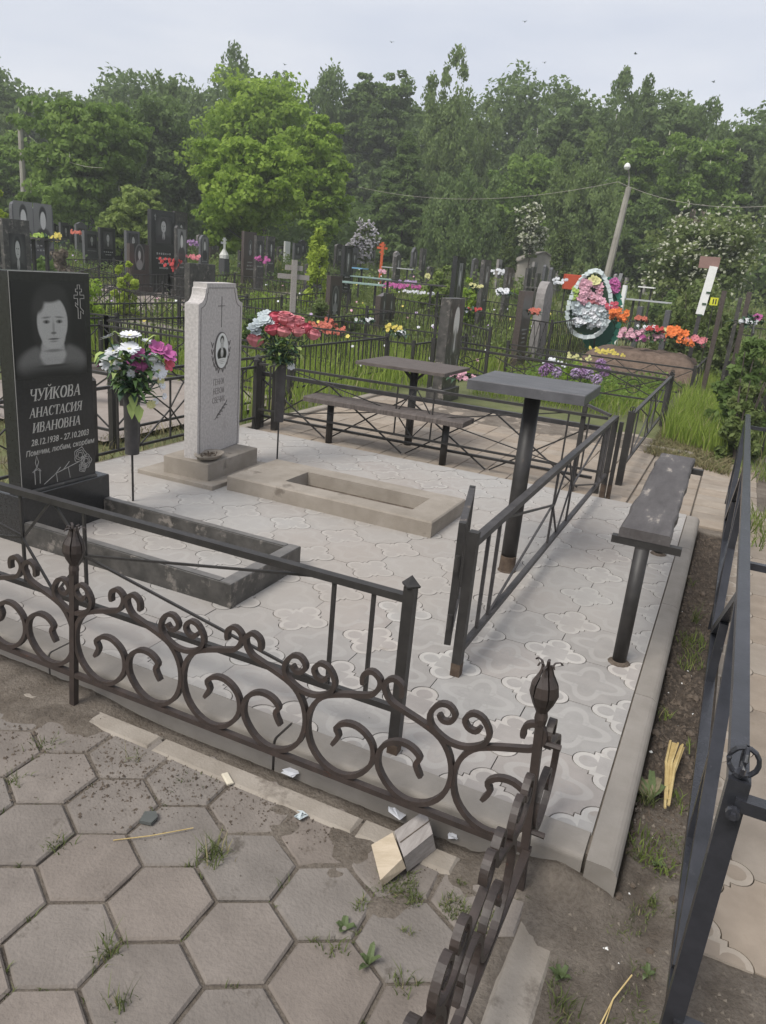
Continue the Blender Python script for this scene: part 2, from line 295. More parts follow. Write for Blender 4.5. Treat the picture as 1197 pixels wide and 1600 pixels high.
def portrait_mat(name, base, ells, grain=.25, rough=.3):
    """soft-edged ellipses, an image engraved by dots: (cx, cy, rx, ry, soft, value, rot) in the plane's own -0.5..0.5 units"""
    m = bpy.data.materials.new(name); m.use_nodes = True; n = m.node_tree.nodes; l = m.node_tree.links; p = n['Principled BSDF']
    tc = n.new('ShaderNodeTexCoord'); cur = None
    for (cx, cy, rx, ry, soft, v, rot) in ells:
        mp = n.new('ShaderNodeMapping'); mp.vector_type = 'TEXTURE'; mp.inputs['Location'].default_value = (cx, cy, 0); mp.inputs['Rotation'].default_value = (0, 0, rot); mp.inputs['Scale'].default_value = (rx, ry, 1)
        l.new(tc.outputs['Object'], mp.inputs[0]); ln = n.new('ShaderNodeVectorMath'); ln.operation = 'LENGTH'; l.new(mp.outputs[0], ln.inputs[0])
        mr = n.new('ShaderNodeMapRange'); mr.interpolation_type = 'SMOOTHSTEP'; mr.inputs[1].default_value = 1+soft; mr.inputs[2].default_value = max(0, 1-soft); l.new(ln.outputs['Value'], mr.inputs[0])
        mx = n.new('ShaderNodeMixRGB'); l.new(mr.outputs[0], mx.inputs[0]); mx.inputs[2].default_value = (v, v*.99, v*.95, 1)
        if cur is None: mx.inputs[1].default_value = (base, base, base*.97, 1)
        else: l.new(cur, mx.inputs[1])
        cur = mx.outputs[0]
    nz = n.new('ShaderNodeTexNoise'); nz.inputs['Scale'].default_value = 60; nz.inputs['Detail'].default_value = 3; l.new(tc.outputs['Object'], nz.inputs['Vector'])
    mr = n.new('ShaderNodeMapRange'); mr.inputs[1].default_value = .3; mr.inputs[2].default_value = .7; mr.inputs[3].default_value = 1-grain; mr.inputs[4].default_value = 1+grain; l.new(nz.outputs['Fac'], mr.inputs[0])
    hs = n.new('ShaderNodeHueSaturation'); l.new(cur, hs.inputs['Color']); l.new(mr.outputs[0], hs.inputs['Value']); l.new(hs.outputs[0], p.inputs['Base Color'])
    p.inputs['Roughness'].default_value = rough; p.inputs['Specular IOR Level'].default_value = .4
    return m
GB = .021
M['portrait_woman'] = portrait_mat('engraved_portrait', GB, [
    (.01, -.36, .48, .22, .14, .135, 0), (0, -.56, .75, .17, .55, GB, 0),
    (.01, .18, .275, .31, .14, .034, 0), (-.13, -.02, .12, .18, .3, .03, 0), (.15, -.02, .12, .18, .3, .03, 0), (.01, -.20, .165, .15, .12, .33, 0), (.01, -.27, .185, .09, .15, .35, 0), (.01, -.335, .15, .05, .3, .32, 0),
    (.02, .08, .212, .27, .06, .40, 0), (.025, -.08, .165, .135, .10, .39, 0), (.01, .37, .20, .085, .25, .040, .10), (-.16, .27, .07, .10, .4, .045, -.5),
    (-.065, .130, .055, .010, .7, .18, .06), (.115, .130, .055, .010, .7, .18, -.06),
    (-.065, .085, .045, .020, .4, .14, 0), (.115, .085, .045, .020, .4, .14, 0), (-.065, .083, .015, .014, .3, .03, 0), (.115, .083, .015, .014, .3, .03, 0),
    (.03, .02, .016, .07, .7, .26, 0), (.03, -.035, .036, .013, .5, .13, 0), (.028, -.098, .075, .010, .5, .10, 0), (.028, -.125, .05, .010, .7, .24, 0), (.02, -.222, .12, .016, .7, .18, 0), (.01, -.385, .20, .014, .6, .045, 0)], grain=.10)
M['portrait_man'] = portrait_mat('enamel_portrait', .70, [
    (0, -.10, .36, .20, .10, .03, 0), (0, -.30, .5, .09, .1, .66, 0), (.0, -.06, .10, .13, .2, .6, 0), (0, -.13, .022, .09, .2, .05, 0),
    (0, .30, .155, .13, .1, .05, 0), (0, .19, .125, .17, .06, .46, 0), (-.05, .21, .02, .01, .4, .1, 0), (.05, .21, .02, .01, .4, .1, 0), (0, .09, .04, .008, .4, .2, 0),
    (0, -.27, .2, .008, .4, .3, 0), (0, -.32, .22, .008, .4, .3, 0), (0, -.37, .12, .008, .4, .3, 0)], grain=.04)
M['portrait_far'] = portrait_mat('engraved_portrait_far', .024, [(0, .02, .44, .46, .4, .075, 0), (0, -.42, .46, .26, .12, .038, 0), (0, -.22, .085, .15, .2, .34, 0), (0, -.36, .02, .12, .3, .03, 0), (0, .20, .205, .25, .12, .028, 0), (0, .12, .150, .215, .10, .44, 0), (-.055, .15, .035, .014, .4, .10, 0), (.055, .15, .035, .014, .4, .10, 0), (0, .02, .05, .010, .4, .15, 0), (0, .08, .014, .05, .6, .28, 0)], grain=.12)
M['portrait_oval'] = portrait_mat('oval_portrait_far', .042, [(0, 0, .46, .49, .05, .17, 0), (0, .02, .36, .41, .1, .05, 0), (0, -.30, .28, .20, .15, .25, 0), (0, .12, .16, .22, .1, .10, 0), (0, .06, .12, .17, .1, .46, 0)], grain=.15)
M['portrait_grey'] = portrait_mat('light_portrait_far', .2, [(0, -.3, .42, .26, .15, .06, 0), (0, .22, .2, .22, .15, .04, 0), (0, .12, .15, .20, .1, .6, 0)], grain=.2)

# ------------------------------------------------------------------ ground, soil, sand
def fbm(x, y, s, o=3, seed=0.0):
    v = 0; a = 1.0; t = 0
    for _ in range(o):
        v += a*noise.noise(Vector((x*s+seed, y*s-seed, seed*.37))); t += a; s *= 2.1; a *= .5
    return v/t

def sm(a, b, x):
    t = min(1, max(0, (x-a)/(b-a))); return t*t*(3-2*t)

def near_height(x, y):
    n1 = fbm(x, y, 5, 4, 3.1); n2 = fbm(x, y, 28, 2, 9.7)
    soil = 0.0
    if -4.0 < x < -.005 and 1.81 < y < 5.62: return -.12, 0.0
    if y > 8.1 or (x < -4.0 and y > 1.8): z = .005 + .02*n1
    elif y > 5.62: z = -.016 + .002*n2
    elif x < -.0 :
        z = -.011 + .007*n2 + .004*n1
        if 1.745 < y: z = -.10 + .02*n1 + (.09*sm(-1.5, -1.9, x))
        if x < -1.05: # sand lies over the pavers near the left part of the low kerb
            k = sm(-1.35, -1.95, x + .25*n1)*sm(1.47, 1.66, y + .16*n1)*(1 if y < 1.74 else sm(-1.4, -1.9, x)); z = max(z, -.02 + .034*k*(1 + .5*n1) + .005*n2*k); soil = .5*k*sm(.10, .35, fbm(x, y, 7, 4, 21))
        d = math.hypot((x+.15)/.24, (y-1.80)/.12); z = max(z, -.02 + .085*max(0, 1-d)**.8 + .006*n2)
        if 1.44 < y < 1.74: z = max(z, -.010 + .030*max(0, fbm(x, y, 6, 4, 77) - .02 + .25*sm(1.50, 1.68, y)))
        if x > -.5 and y < 1.80: z = max(z, -.025 + .036*sm(-.5, -.3, x)*sm(.95, .0, abs(y-1.72)/.16)*(1+.5*n1)+.004*n2)
        if x > -.10: z = max(z, -.012*1 + .012*n1 + .006*n2)
    elif x < .17:
        z = -.012 + .020*n1 + .010*n2; soil = sm(2.0, 2.7, y + .3*n1)*.9 + .1*sm(0, .4, n1)
        if y > 2.0: z += .012*fbm(x, y, 16, 3, 5) - .02
        if x < .08: z = max(z, z + .02*sm(.08, .0, x))
        soil = max(soil, .55*sm(.05, .3, fbm(x, y, 6, 4, 30)))
    else:
        z = -.014 + .004*n2 + .03*sm(2.3, 1.2, y + .4*n1)*(.6+n1); soil = .25*sm(.1, .4, n1)
    return z, min(1, soil)

def grid(name, xs, ys, fn, m, kind='structure'):
    nx, ny = len(xs), len(ys); V = np.zeros((nx*ny, 3), np.float32); S = np.zeros(nx*ny, np.float32)
    k = 0
    for y in ys:
        for x in xs:
            z, s = fn(x, y); V[k] = (x, y, z); S[k] = s; k += 1
    i = np.arange(nx-1)[None, :] + nx*np.arange(ny-1)[:, None]; i = i.ravel()
    F = np.stack([i, i+1, i+1+nx, i+nx], 1); me = np_mesh(name, V, F, m)
    at = me.attributes.new('soil', 'FLOAT', 'POINT'); at.data.foreach_set('value', S)
    me.polygons.foreach_set('use_smooth', np.ones(len(F), bool))
    o = put(name, me); tag(o, kind=kind); return o
grid('ground', np.arange(-3.2, 1.61, .022), np.arange(-.2, 8.9, .03), near_height, M['ground'])
M['grassbase'] = mat('turf_soil', (.10, .115, .045), (.155, .165, .075), scale=2.2, rough=1, bump=.6, bscale=25, c3=(.14, .12, .08), c3s=.9, c3t=.58, bdist=.03)
def gz(x, y):
    """the land rises gently away from the plot"""
    return 1.25*sm(13, 42, math.hypot(x, y))
def axis_(a, b, extra): return sorted(set(list(np.arange(a, b+.1, 1.25)) + extra))
def terrain():
    hx, hy = (-3.15, 1.55), (-.15, 8.8); xs = [v for v in axis_(-90, 60, list(hx)) ]; ys = [v for v in axis_(-45, 100, list(hy))]
    V = [(x, y, gz(x, y)-.035) for y in ys for x in xs]; F = []; nx = len(xs)
    for j in range(len(ys)-1):
        for i in range(nx-1):
            cx, cy = (xs[i]+xs[i+1])/2, (ys[j]+ys[j+1])/2
            if hx[0] < cx < hx[1] and hy[0] < cy < hy[1]: continue
            F.append((j*nx+i, j*nx+i+1, (j+1)*nx+i+1, (j+1)*nx+i))
    b = len(V); z = 1.215; V += [(x, y, z) for x in (-700, -90, 60, 700) for y in (-700, -45, 100, 700)]; k = lambda i, j: b+i*4+j
    for i in range(3):
        for j in range(3):
            if (i, j) != (1, 1): F.append((k(i, j), k(i+1, j), k(i+1, j+1), k(i, j+1)))
    me = np_mesh('terrain', np.array(V), np.array(F), M['grassbase']); me.polygons.foreach_set('use_smooth', np.ones(len(F), bool)); return tag(put('terrain', me), kind='structure')
terrain()

# hexagonal pavers of the path in the foreground
pave = node('pavement', kind='structure')
HS, TH, OX, OY = .13972, .5330811, -1.04796674, 1.19807636
def hexmesh(k):
    mb = MB(); r = random.Random(k); g_ = .0046; R_ = HS - g_
    top = [(math.cos(PI/3*i), math.sin(PI/3*i)) for i in range(6)]
    j = [1 - r.random()*.018 for _ in range(6)]
    lo = [(R_*a*j[i], R_*b*j[i], -.04) for i, (a, b) in enumerate(top)]; mid = [(x, y, -.006) for x, y, z in lo]; hi = [(x*.955, y*.955, 0) for x, y, z in lo]
    fs = [(k*6+i, k*6+(i+1) % 6, k*6+6+(i+1) % 6, k*6+6+i) for k in (0, 1) for i in range(6)]
    mb.add(lo+mid+hi, fs); b = len(mb.v); mb.add([(0, 0, r.uniform(-.0015, .001))], []); 
    for i in range(6): mb.f.append((12+i, 12+(i+1) % 6, b)); mb.mi.append(0)
    return mb.mesh('paver', M['paver'])
hexes = [hexmesh(k) for k in range(7)]
ct, st = math.cos(TH), math.sin(TH)
for a in range(-16, 17):
    for b in range(-16, 17):
        lx = 1.5*HS*a; ly = math.sqrt(3)*HS*(b + .5*(a % 2))
        x = OX + ct*lx - st*ly; y = OY + st*lx + ct*ly
        if y > 1.66 or y < .25 or x > -.24 or x < -2.75: continue
        put('paver', random.choice(hexes), pave, (x, y, random.uniform(-.003, .002)), TH + PI/3*random.randrange(6), rot=(random.uniform(-.008, .008), random.uniform(-.008, .008), TH + PI/3*random.randrange(6)))
# low kerb strips round the hex path
strip = node('path_kerb', kind='structure')
def kstone(parent, a, b, bev=.006, m='kerb', name='kerb_stone', jit=.0):
    mb = MB().bbox([0, 0, 0], [b[0]-a[0], b[1]-a[1], b[2]-a[2]], bev); return mb.build(name, M[m], parent, (a[0], a[1], a[2]+random.uniform(-jit, jit)))
for x0, x1 in ((-3.1, -2.31), (-2.30, -1.505), (-1.495, -.735), (-.725, -.42)):
    kstone(strip, (x0, 1.655, -.12), (x1, 1.738, .008), .010, 'oldconc', jit=.003)
for y0, y1 in ((1.17, 1.66), (.62, 1.16), (.05, .61)):
    kstone(strip, (-.215, y0, -.08), (-.105, y1, -.002), .01, 'oldconc', jit=.003)

# ------------------------------------------------------------------ tiled platform
plot = node('plot_paving', kind='structure')
X0, PX_, Y0, PY_ = -.0885, .3512, 1.913, .3472
XL, XR, YF, YB, ZT = -3.93, -.094, 1.922, 5.60, .10
MB().bbox((-3.98, 1.84, -.1), (-.02, 5.60, .088)).build('mortar_bed', M['bed'], plot)
def quarter(r_off=0.0):
    """outline of a quarter clover from its right tip to its top tip"""
    cx, rad, s = .080, .051 + r_off, .068 + r_off; pts = []
    ang = math.acos(max(-1, min(1, (s-cx)/rad)))
    for i in range(7): t = ang*i/6; pts.append((cx + rad*math.cos(t), rad*math.sin(t)))
    pts.append((s, s)); return pts + [(y, x) for x, y in reversed(pts[:-1])]
def clover(r_off):
    q = quarter(r_off); out = []
    for k in range(4):
        c, s_ = [(1, 0), (0, 1), (-1, 0), (0, -1)][k]
        out += [(x*c - y*s_, x*s_ + y*c) for x, y in q[:-1]]
    return out
def starpoly(inset=.0):
    hx, hy, e = PX_/2, PY_/2, .0018 + inset; q = quarter(.0026 + inset); out = []
    for k, (cx, cy) in enumerate(((-hx, -hy), (hx, -hy), (hx, hy), (-hx, hy))):
        rot = [(1, 0), (0, 1), (-1, 0), (0, -1)][k]
        arc = [(x*rot[0]-y*rot[1]+cx, x*rot[1]+y*rot[0]+cy) for x, y in q]
        arc = list(reversed(arc))
        for x, y in arc: out.append((max(-hx+e, min(hx-e, x)), max(-hy+e, min(hy-e, y))))
    return out
def clip(poly, ax, lim, keep_less):
    out = []; n = len(poly)
    ins = lambda p: (p[ax] <= lim) if keep_less else (p[ax] >= lim)
    for i in range(n):
        a, b = poly[i], poly[(i+1) % n]
        if ins(a): out.append(a)
        if ins(a) != ins(b):
            t = (lim-a[ax])/(b[ax]-a[ax]); out.append((a[0]+(b[0]-a[0])*t, a[1]+(b[1]-a[1])*t))
    return out
def clipbox(poly, cx, cy, xl, xr, yf, yb):
    for ax, lim, less in ((0, xl-cx, False), (0, xr-cx, True), (1, yf-cy, False), (1, yb-cy, True)):
        poly = clip(poly, ax, lim, less)
        if len(poly) < 3: return []
    return poly
CL_O, CL_I, ST_O = clover(-.0011), clover(-.019), starpoly()
cross_ = [(.012, .012), (.026, .012), (.026, -.012), (.012, -.012), (.012, -.026), (-.012, -.026), (-.012, -.012), (-.026, -.012), (-.026, .012), (-.012, .012), (-.012, .026), (.012, .026)]
def tile_mesh(kind, cx, cy, box, mats, full=False):
    mb = MB(); g = (lambda p: p) if full else (lambda p: clipbox(p, cx, cy, *box))
    if kind == 'clover':
        o = g(CL_O)
        if not o: return None
        mb.prism(o, -.012, 0, 0)
        for pl_, z, mi in ((CL_I, .0005, 1),):
            i_ = g(pl_)
            if i_: mb.poly([(x, y, z) for x, y in i_], mi)
    else:
        o = g(ST_O)
        if not o: return None
        mb.prism(o, -.012, 0, 2)
    return mb.mesh(kind+'_tile', mats)
def lay(parent, box, mats, z, x0, px, y0, py, cols, rows):
    full = {k: tile_mesh(k, 0, 0, None, mats, True) for k in ('clover', 'star')}
    for i in range(*cols):
        for j in range(*rows):
            for kind, dx, dy, rad in (('clover', 0, 0, .135), ('star', -px/2, py/2, .18)):
                cx, cy = x0 - px*i + dx, y0 + py*j + dy
                inside = cx-rad > box[0] and cx+rad < box[1] and cy-rad > box[2] and cy+rad < box[3]
                me = full[kind] if inside else tile_mesh(kind, cx, cy, box, mats)
                if me: put('paving_tile', me, parent, (cx, cy, z + random.uniform(-.0012, .0012)), rot=(random.uniform(-.003, .003), random.uniform(-.003, .003), 0))
lay(plot, (XL, XR, YF, YB), [M['tilerim'], M['tilegrey'], M['star']], ZT, X0, PX_, Y0, PY_, (0, 12), (0, 12))
# kerbs: front and right, with a rounded outer edge
def kerbprofile(L, w=.112, h=.20, r=.03):
    prof = [(w, -h), (w, 0), (r, 0)] + [(r - r*math.sin(t), -r + r*math.cos(t)) for t in [PI/2*k/5 for k in range(1, 6)]] + [(0, -h)]
    mb = MB(); n = len(prof); mb.v = [(0, a, b) for a, b in prof] + [(L, a, b) for a, b in prof]
    mb.f = [(i, (i+1) % n, n+(i+1) % n, n+i) for i in range(n)] + [tuple(reversed(range(n))), tuple(range(n, 2*n))]; mb.mi = [0]*len(mb.f); return mb
for x0, x1 in ((-4.0, -3.13), (-3.12, -2.12), (-2.11, -1.11), (-1.10, -.098)):
    kerbprofile(x1-x0, .112, .2, .016).build('kerb_stone', M['kerb'], plot, (x0, 1.806, ZT+.002))
for y0, y1 in ((1.800, 2.80), (2.804, 3.80), (3.804, 4.80), (4.804, 5.575)):
    o = kerbprofile(y1-y0, .088, .2, .034).build('kerb_stone', M['kerb'], plot, (.0, y0, ZT+.003), PI/2)

# ------------------------------------------------------------------ neighbours' paving, paths
nb = node('paved_path', kind='structure')
pv = [MB().bbox((0, 0, -.03), (.229, .229, 0), .004).mesh('paver', M['beige']), MB().bbox((0, 0, -.03), (.464, .194, 0), .004).mesh('paver', M['beige'])]
plot_n = node('neighbour_paving', kind='structure')
for i in range(15):
    for j in range(15):
        x = -4.12 + .235*i; y = 5.68 + .235*j + (.118 if i % 2 else 0)
        if y > 8.9 or x > -.75 or (x < -3.9 and y < 5.9): continue
        put('paver', pv[0], plot_n, (x, y, .001+random.uniform(-.003, .003)), rot=(random.uniform(-.008, .008), random.uniform(-.008, .008), 0))
for x0 in (-.545, -.070):
    for j in range(14):
        y = 5.66 + .2*j + (.0 if x0 < -.3 else .09)
        if y > 8.15: continue
        put('paver', pv[1], nb, (x0+.004, y, random.uniform(-.004, .003)), rot=(random.uniform(-.01, .01), random.uniform(-.01, .01), 0))
for j in range(12):
    put('paver', pv[0], nb, (-.785, 5.66+.235*j, .001), 0)
for x0, y0, x1, y1 in ((-4.16, 5.7, -4.06, 8.9), (-.70, 8.3, -.2, 8.38)):
    kstone(nb, (x0, y0, -.06), (x1, y1, .035), .01, 'oldconc')
# clover tile path beyond the right-hand fence
cp = node('tile_path', kind='structure')
lay(cp, (.215, 1.25, 1.75, 6.5), [M['beigerim'], M['beige'], M['beige']], .002, 1.28, PX_, 2.10, PY_, (0, 4), (-1, 13))

# ------------------------------------------------------------------ forged scroll fence in front
SC = [(-.143, .241), (-.124, .278), (-.134, .303), (-.106, .327), (-.066, .330), (-.028, .308), (-.009, .272), (-.013, .221), (-.054, .169), (-.109, .148), (-.168, .164), (-.212, .21), (-.2295, .274),
      (-.22, .338), (-.186, .388), (-.134, .414), (-.07, .434), (-.030, .449), (-.009, .480), (-.010, .505), (-.032, .521), (-.054, .512), (-.062, .494), (-.060, .472)]
SP = [(-.060, .461), (-.047, .445), (-.025, .449), (-.014, .472), (-.034, .495), (-.064, .488), (-.085, .451), (-.074, .415), (-.035, .390), (0, .384)]
SP = SP + [(-x, z) for x, z in reversed(SP[:-1])]
def spline(pts, k=3):
    out = []; n = len(pts)
    for i in range(n-1):
        p0, p1, p2, p3 = pts[max(i-1, 0)], pts[i], pts[i+1], pts[min(i+2, n-1)]
        for j in range(k):
            t = j/k; out.append(tuple(.5*((2*b) + (-a+c)*t + (2*a-5*b+4*c-d)*t*t + (-a+3*b-3*c+d)*t**3) for a, b, c, d in zip(p0, p1, p2, p3)))
    out.append(pts[-1]); return out
def scroll_mesh(pts, w=.018, d=.02):
    return MB().bar([(x, 0, z) for x, z in spline(pts)], d, w, up=(0, 0, 1)) 
def planar_bar(pts, w, d):
    """square bar bent in the xz plane, its depth d along y"""
    mb = MB(); P = spline(pts); N = len(P)
    for i, (x, z) in enumerate(P):
        a, b = P[max(i-1, 0)], P[min(i+1, N-1)]; tx, tz = b[0]-a[0], b[1]-a[1]; L_ = math.hypot(tx, tz) or 1; nx, nz = -tz/L_*w/2, tx/L_*w/2
        k = .72 if i in (0, N-1) else 1
        mb.v += [(x+nx*k, -d/2, z+nz*k), (x-nx*k, -d/2, z-nz*k), (x-nx*k, d/2, z-nz*k), (x+nx*k, d/2, z+nz*k)]
    for i in range(N-1):
        for j in range(4): a = i*4+j; c = i*4+(j+1) % 4; mb.f.append((a, c, c+4, a+4)); mb.mi.append(0)
    mb.f += [(3, 2, 1, 0), tuple((N-1)*4+j for j in range(4))]; mb.mi += [0, 0]; return mb
me_sl = planar_bar(SC, .0148, .018).mesh('scroll', M['forged']); me_sr = planar_bar([(-x, z) for x, z in SC], .0148, .0185).mesh('scroll', M['forged'])
me_sp = planar_bar(SP, .0140, .017).mesh('spiral_scroll', M['forged'])
for m_ in (me_sl, me_sr, me_sp): m_.polygons.foreach_set('use_smooth', [False]*len(m_.polygons))
def finial_mesh():
    mb = MB(); mb.lathe([(.014, .525), (.018, .545), (.015, .565)], 8)
    for k in range(6):
        a = PI/3*k; ca, sa = math.cos(a), math.sin(a); P = []
        for r, z in ((.012, .535), (.024, .565), (.034, .60), (.031, .635), (.018, .668), (.013, .69), (.020, .706), (.034, .708), (.040, .698)):
            r *= .98
            if k % 2 and z > .69: r *= .6
            z = .562+(z-.535)*.80
            P.append((r*ca, r*sa, z))
        w = [.012, .022, .029, .025, .014, .009, .007, .006, .003]
        b = len(mb.v)
        for (x, y, z), q in zip(P, w):
            mb.v += [(x - sa*q*.6, y + ca*q*.6, z), (x+ca*.003, y+sa*.003, z), (x + sa*q*.6, y - ca*q*.6, z), (x-ca*.003, y-sa*.003, z)]
        for i in range(len(P)-1):
            for j in range(4): a_ = b+i*4+j; c_ = b+i*4+(j+1) % 4; mb.f.append((a_, c_, c_+4, a_+4)); mb.mi.append(0)
    return mb.mesh('finial', M['forged'])
me_fin = finial_mesh()
me_post = MB().bar([(0, 0, -.15), (0, 0, .56)], .022, .022).mesh('post', M['forged'])
def bolt_mesh():
    mb = MB(); mb.bar([(0, -.02, 0), (0, .02, 0)], .016, .016, n=6); return mb.mesh('bolt', M['forged'])
me_bolt = bolt_mesh()
iron = thing('scroll_fence', 'low forged iron fence with brown scrolls and tulip bud post tops along the hexagonal paving', 'fence', (-.236, 1.71, 0))
def fpost(x, y, lx=0, ly=0):
    p = put('post', me_post, iron, (x, y, 0), rot=(ly, lx, 0)); f = put('finial', me_fin, p, (0, 0, 0), random.random())
for x, lx in ((0, -.045), (-1.655, .055), (-3.32, .02)): fpost(x, 0, lx)
fpost(0.0, -1.66, -.02)
P_ = .4665
for k in range(8):
    mx = -P_*k
    if k > 0: put('scroll', me_sr, iron, (mx, .0, 0))
    put('scroll', me_sl, iron, (mx, .001, 0)); put('spiral_scroll', me_sp, iron, (mx - P_/2, -.001, 0))
for k in range(4):
    my = -P_*k
    if k > 0: put('scroll', me_sl, iron, (.001, my, 0), -PI/2 + PI)
    put('scroll', me_sr, iron, (0, my, 0), PI/2); put('spiral_scroll', me_sp, iron, (.001, my - P_/2, 0), PI/2)
MB().bar([(.01, 0, .137), (-3.75, 0, .137)], .020, .018).build('bottom_rail', M['forged'], iron)
MB().bar([(0, -.013, .137), (0, -1.7, .137)], .022, .018).build('bottom_rail', M['forged'], iron)
for z in (.475, .20): put('bolt', me_bolt, iron, (.018, 0, z), PI/2)

# ------------------------------------------------------------------ sunburst plot fences
def sq(pts, w, h=None): return MB().bar(pts, w, h)
def panel(par, a, b, zl, zh, m, bars=(.13, .27), half=.16, rw=.026, ww=.009, cap=True, nodez=.46, name='bar', mats=None, ext=0):
    """rails between a and b, two plain bars at each end and the sunburst of thin rods between"""
    a, b = Vector((*a, 0)), Vector((*b, 0)); L_ = (b-a).length; u = (b-a)/L_
    P = lambda d, z: tuple(a + u*d + Vector((0, 0, z)))
    Pz = lambda d, z, off=0: tuple(a + u*d + Vector((-u.y*off, u.x*off, z)))
    MB().bar([P(-ext, zh), P(L_+ext, zh)], rw, rw*.8).build('top_rail', m, par); MB().bar([P(0, zl), P(L_, zl)], rw*.7, rw*.7).build('bottom_rail', m, par)
    c = L_/2; t = ww
    for d in (*bars, L_-bars[0], L_-bars[1]): sq([P(d, zl), P(d, zh)], t*1.15).build('bar', m, par)
    for s in (-1, 1): sq([P(c+s*half, zl), P(c+s*half, zh)], t).build('bar', m, par)
    R_ = []
    for s in (-1, 1):
        e = c + s*(L_/2 - bars[1]); n_ = c + s*half
        R_ += [((n_, nodez), (e, zh)), ((n_, nodez), (e, zl)), ((n_, nodez), (c, zh)), ((n_, nodez), (c, zl))]
    for i, (p, q) in enumerate(R_):
        off = .004 if i % 2 else -.004
        sq([Pz(*p, off), Pz(*q, off)], t*.8).build('ray', m, par)
def sqpost(par, x, y, z0, z1, w, m, foot=None, lean=(0, 0), cap='pyramid'):
    mb = MB().bar([(0, 0, z0), (lean[0], lean[1], z1)], w, w, up=(0, 1, 0))
    o = mb.build('post', m, par, (x, y, 0))
    if cap == 'pyramid':
        MB().lathe([(w*.85, 0), (w*.9, .006), (w*.7, .012), (.001, .035)], 4, (lean[0], lean[1], z1)).build('post_cap', m, o)
    if foot: MB().bar([(0, 0, foot[0]), (0, 0, foot[1])], w*1.03, w*1.03, up=(0, 1, 0)).build('rusty_foot', M['rust'], o)
    return o
ff = thing('plot_fence', 'black welded fence with thin sunburst rods along the front edge of the tiled plot', 'fence', (-.745, 1.96, 0))
panel(ff, (0, 0), (-2.98, 0), .258, .648, M['paint'], bars=(.12, .26), half=.165, rw=.03, ww=.0105)
sqpost(ff, 0, 0, .10, .69, .035, M['paint'], (.10, .135)); sqpost(ff, -3.0, 0, .1, .69, .035, M['paint'], (.10, .13))
sf = thing('plot_fence', 'black sunburst fence with its small gate on the right of the square table', 'fence', (-.74, 2.56, 0))
panel(sf, (0, 0), (0, 3.34), .205, .655, M['paintworn'], bars=(.19, .34), half=.24, rw=.034, ww=.012, nodez=.44)
sqpost(sf, 0, -.02, .10, .70, .037, M['paint'], (.10, .155), cap=None); sqpost(sf, 0, 3.39, 0, .665, .039, M['paint'], (.0, .12), cap=None); sqpost(sf, .045, 3.41, 0, .62, .03, M['paint'], (.0, .12), cap=None)
# gate leaf, swung inwards, seen almost edge-on
gx0, gy0, gx1, gy1 = -.045, -.035, -.175, .46
gd = Vector((gx1-gx0, gy1-gy0, 0)); gl = gd.length; ga = math.atan2(gd.y, gd.x)
gate = node('gate', sf, (gx0, gy0, 0)); gate.rotation_euler = (0, 0, ga)
for i, (p, q, w) in enumerate((((0, 0, .23), (0, 0, .73), .026), ((gl, 0, .23), (gl, 0, .73), .026), ((.014, 0, .715), (gl-.014, 0, .715), .026), ((.014, 0, .25), (gl-.014, 0, .25), .022))):
    MB().bar([p, q], w, w, up=(0, 1, 0)).build('gate_frame', M['paint'] if i < 2 else M['paintworn'], gate)
for d in (.13, .25, .37): MB().bar([(d, 0, .26), (d, 0, .70)], .011, .011, up=(0, 1, 0)).build('gate_bar', M['paint'], gate)
for z in (.58, .34): MB().bar([(-.035, .0, z-.03), (-.035, 0, z+.03)], .02, .02, n=8, up=(0, 1, 0)).build('hinge', M['paint'], gate)
bf = thing('plot_fence', 'thin railed black sunburst fence along the back edge of the tiled plot', 'fence', (-.80, 5.96, 0))
panel(bf, (0, 0), (-3.22, 0), .205, .632, M['paint'], bars=(.14, .30), half=.17, rw=.026, ww=.011, nodez=.40)
sqpost(bf, -3.24, .03, 0, .68, .05, M['paint']); sqpost(bf, -.19, .03, 0, .73, .035, M['paint'], cap=None)
MB().bar([(-.19, .03, .71), (.02, -.02, .66)], .028, .02).build('brace', M['paintworn'], bf)
lf = thing('plot_fence', 'black bar fence on the left edge of the tiled plot behind both headstones', 'fence', (-4.03, 5.95, 0))
for a_, b_ in ((0, -2.0), (-2.03, -4.03)):
    panel(lf, (0, a_), (0, b_), .12, .60, M['paint'], bars=(.22, .44), half=.2, rw=.026, ww=.012, nodez=.36)
for y in (0, -2.015, -4.05): sqpost(lf, 0, y, 0, .66, .04, M['paint'])
cf = thing('plot_fence', 'thick railed black fence with crossed rods in front of the old bench', 'fence', (-.86, 6.08, 0))
MB().bar([(0, 0, .525), (-3.18, 0, .525)], .045, .035).build('top_rail', M['paintworn'], cf)
MB().bar([(0, 0, .12), (-3.18, 0, .12)], .03, .02).build('bottom_rail', M['paint'], cf)
for k in range(4):
    x = -.10 - .79*k
    sq([(x, .008, .51), (x-.76, .008, .02)], .012).build('rod', M['paint'], cf); sq([(x, -.008, .02), (x-.76, -.008, .51)], .012).build('rod', M['paint'], cf)
for x in (-3.2, -3.03): sqpost(cf, x, 0.0, 0, .64, .055, M['paint'], cap=None)
sqpost(cf, .05, 0, 0, .56, .04, M['paint'], cap=None)
rf = thing('plot_fence', 'black fence with round topped posts running back beside the tall green grass', 'fence', (-.69, 6.5, 0))
panel(rf, (0, .0), (0, 3.62), .16, .60, M['paintworn'], bars=(.25, .5), half=.3, rw=.03, ww=.012, nodez=.38)
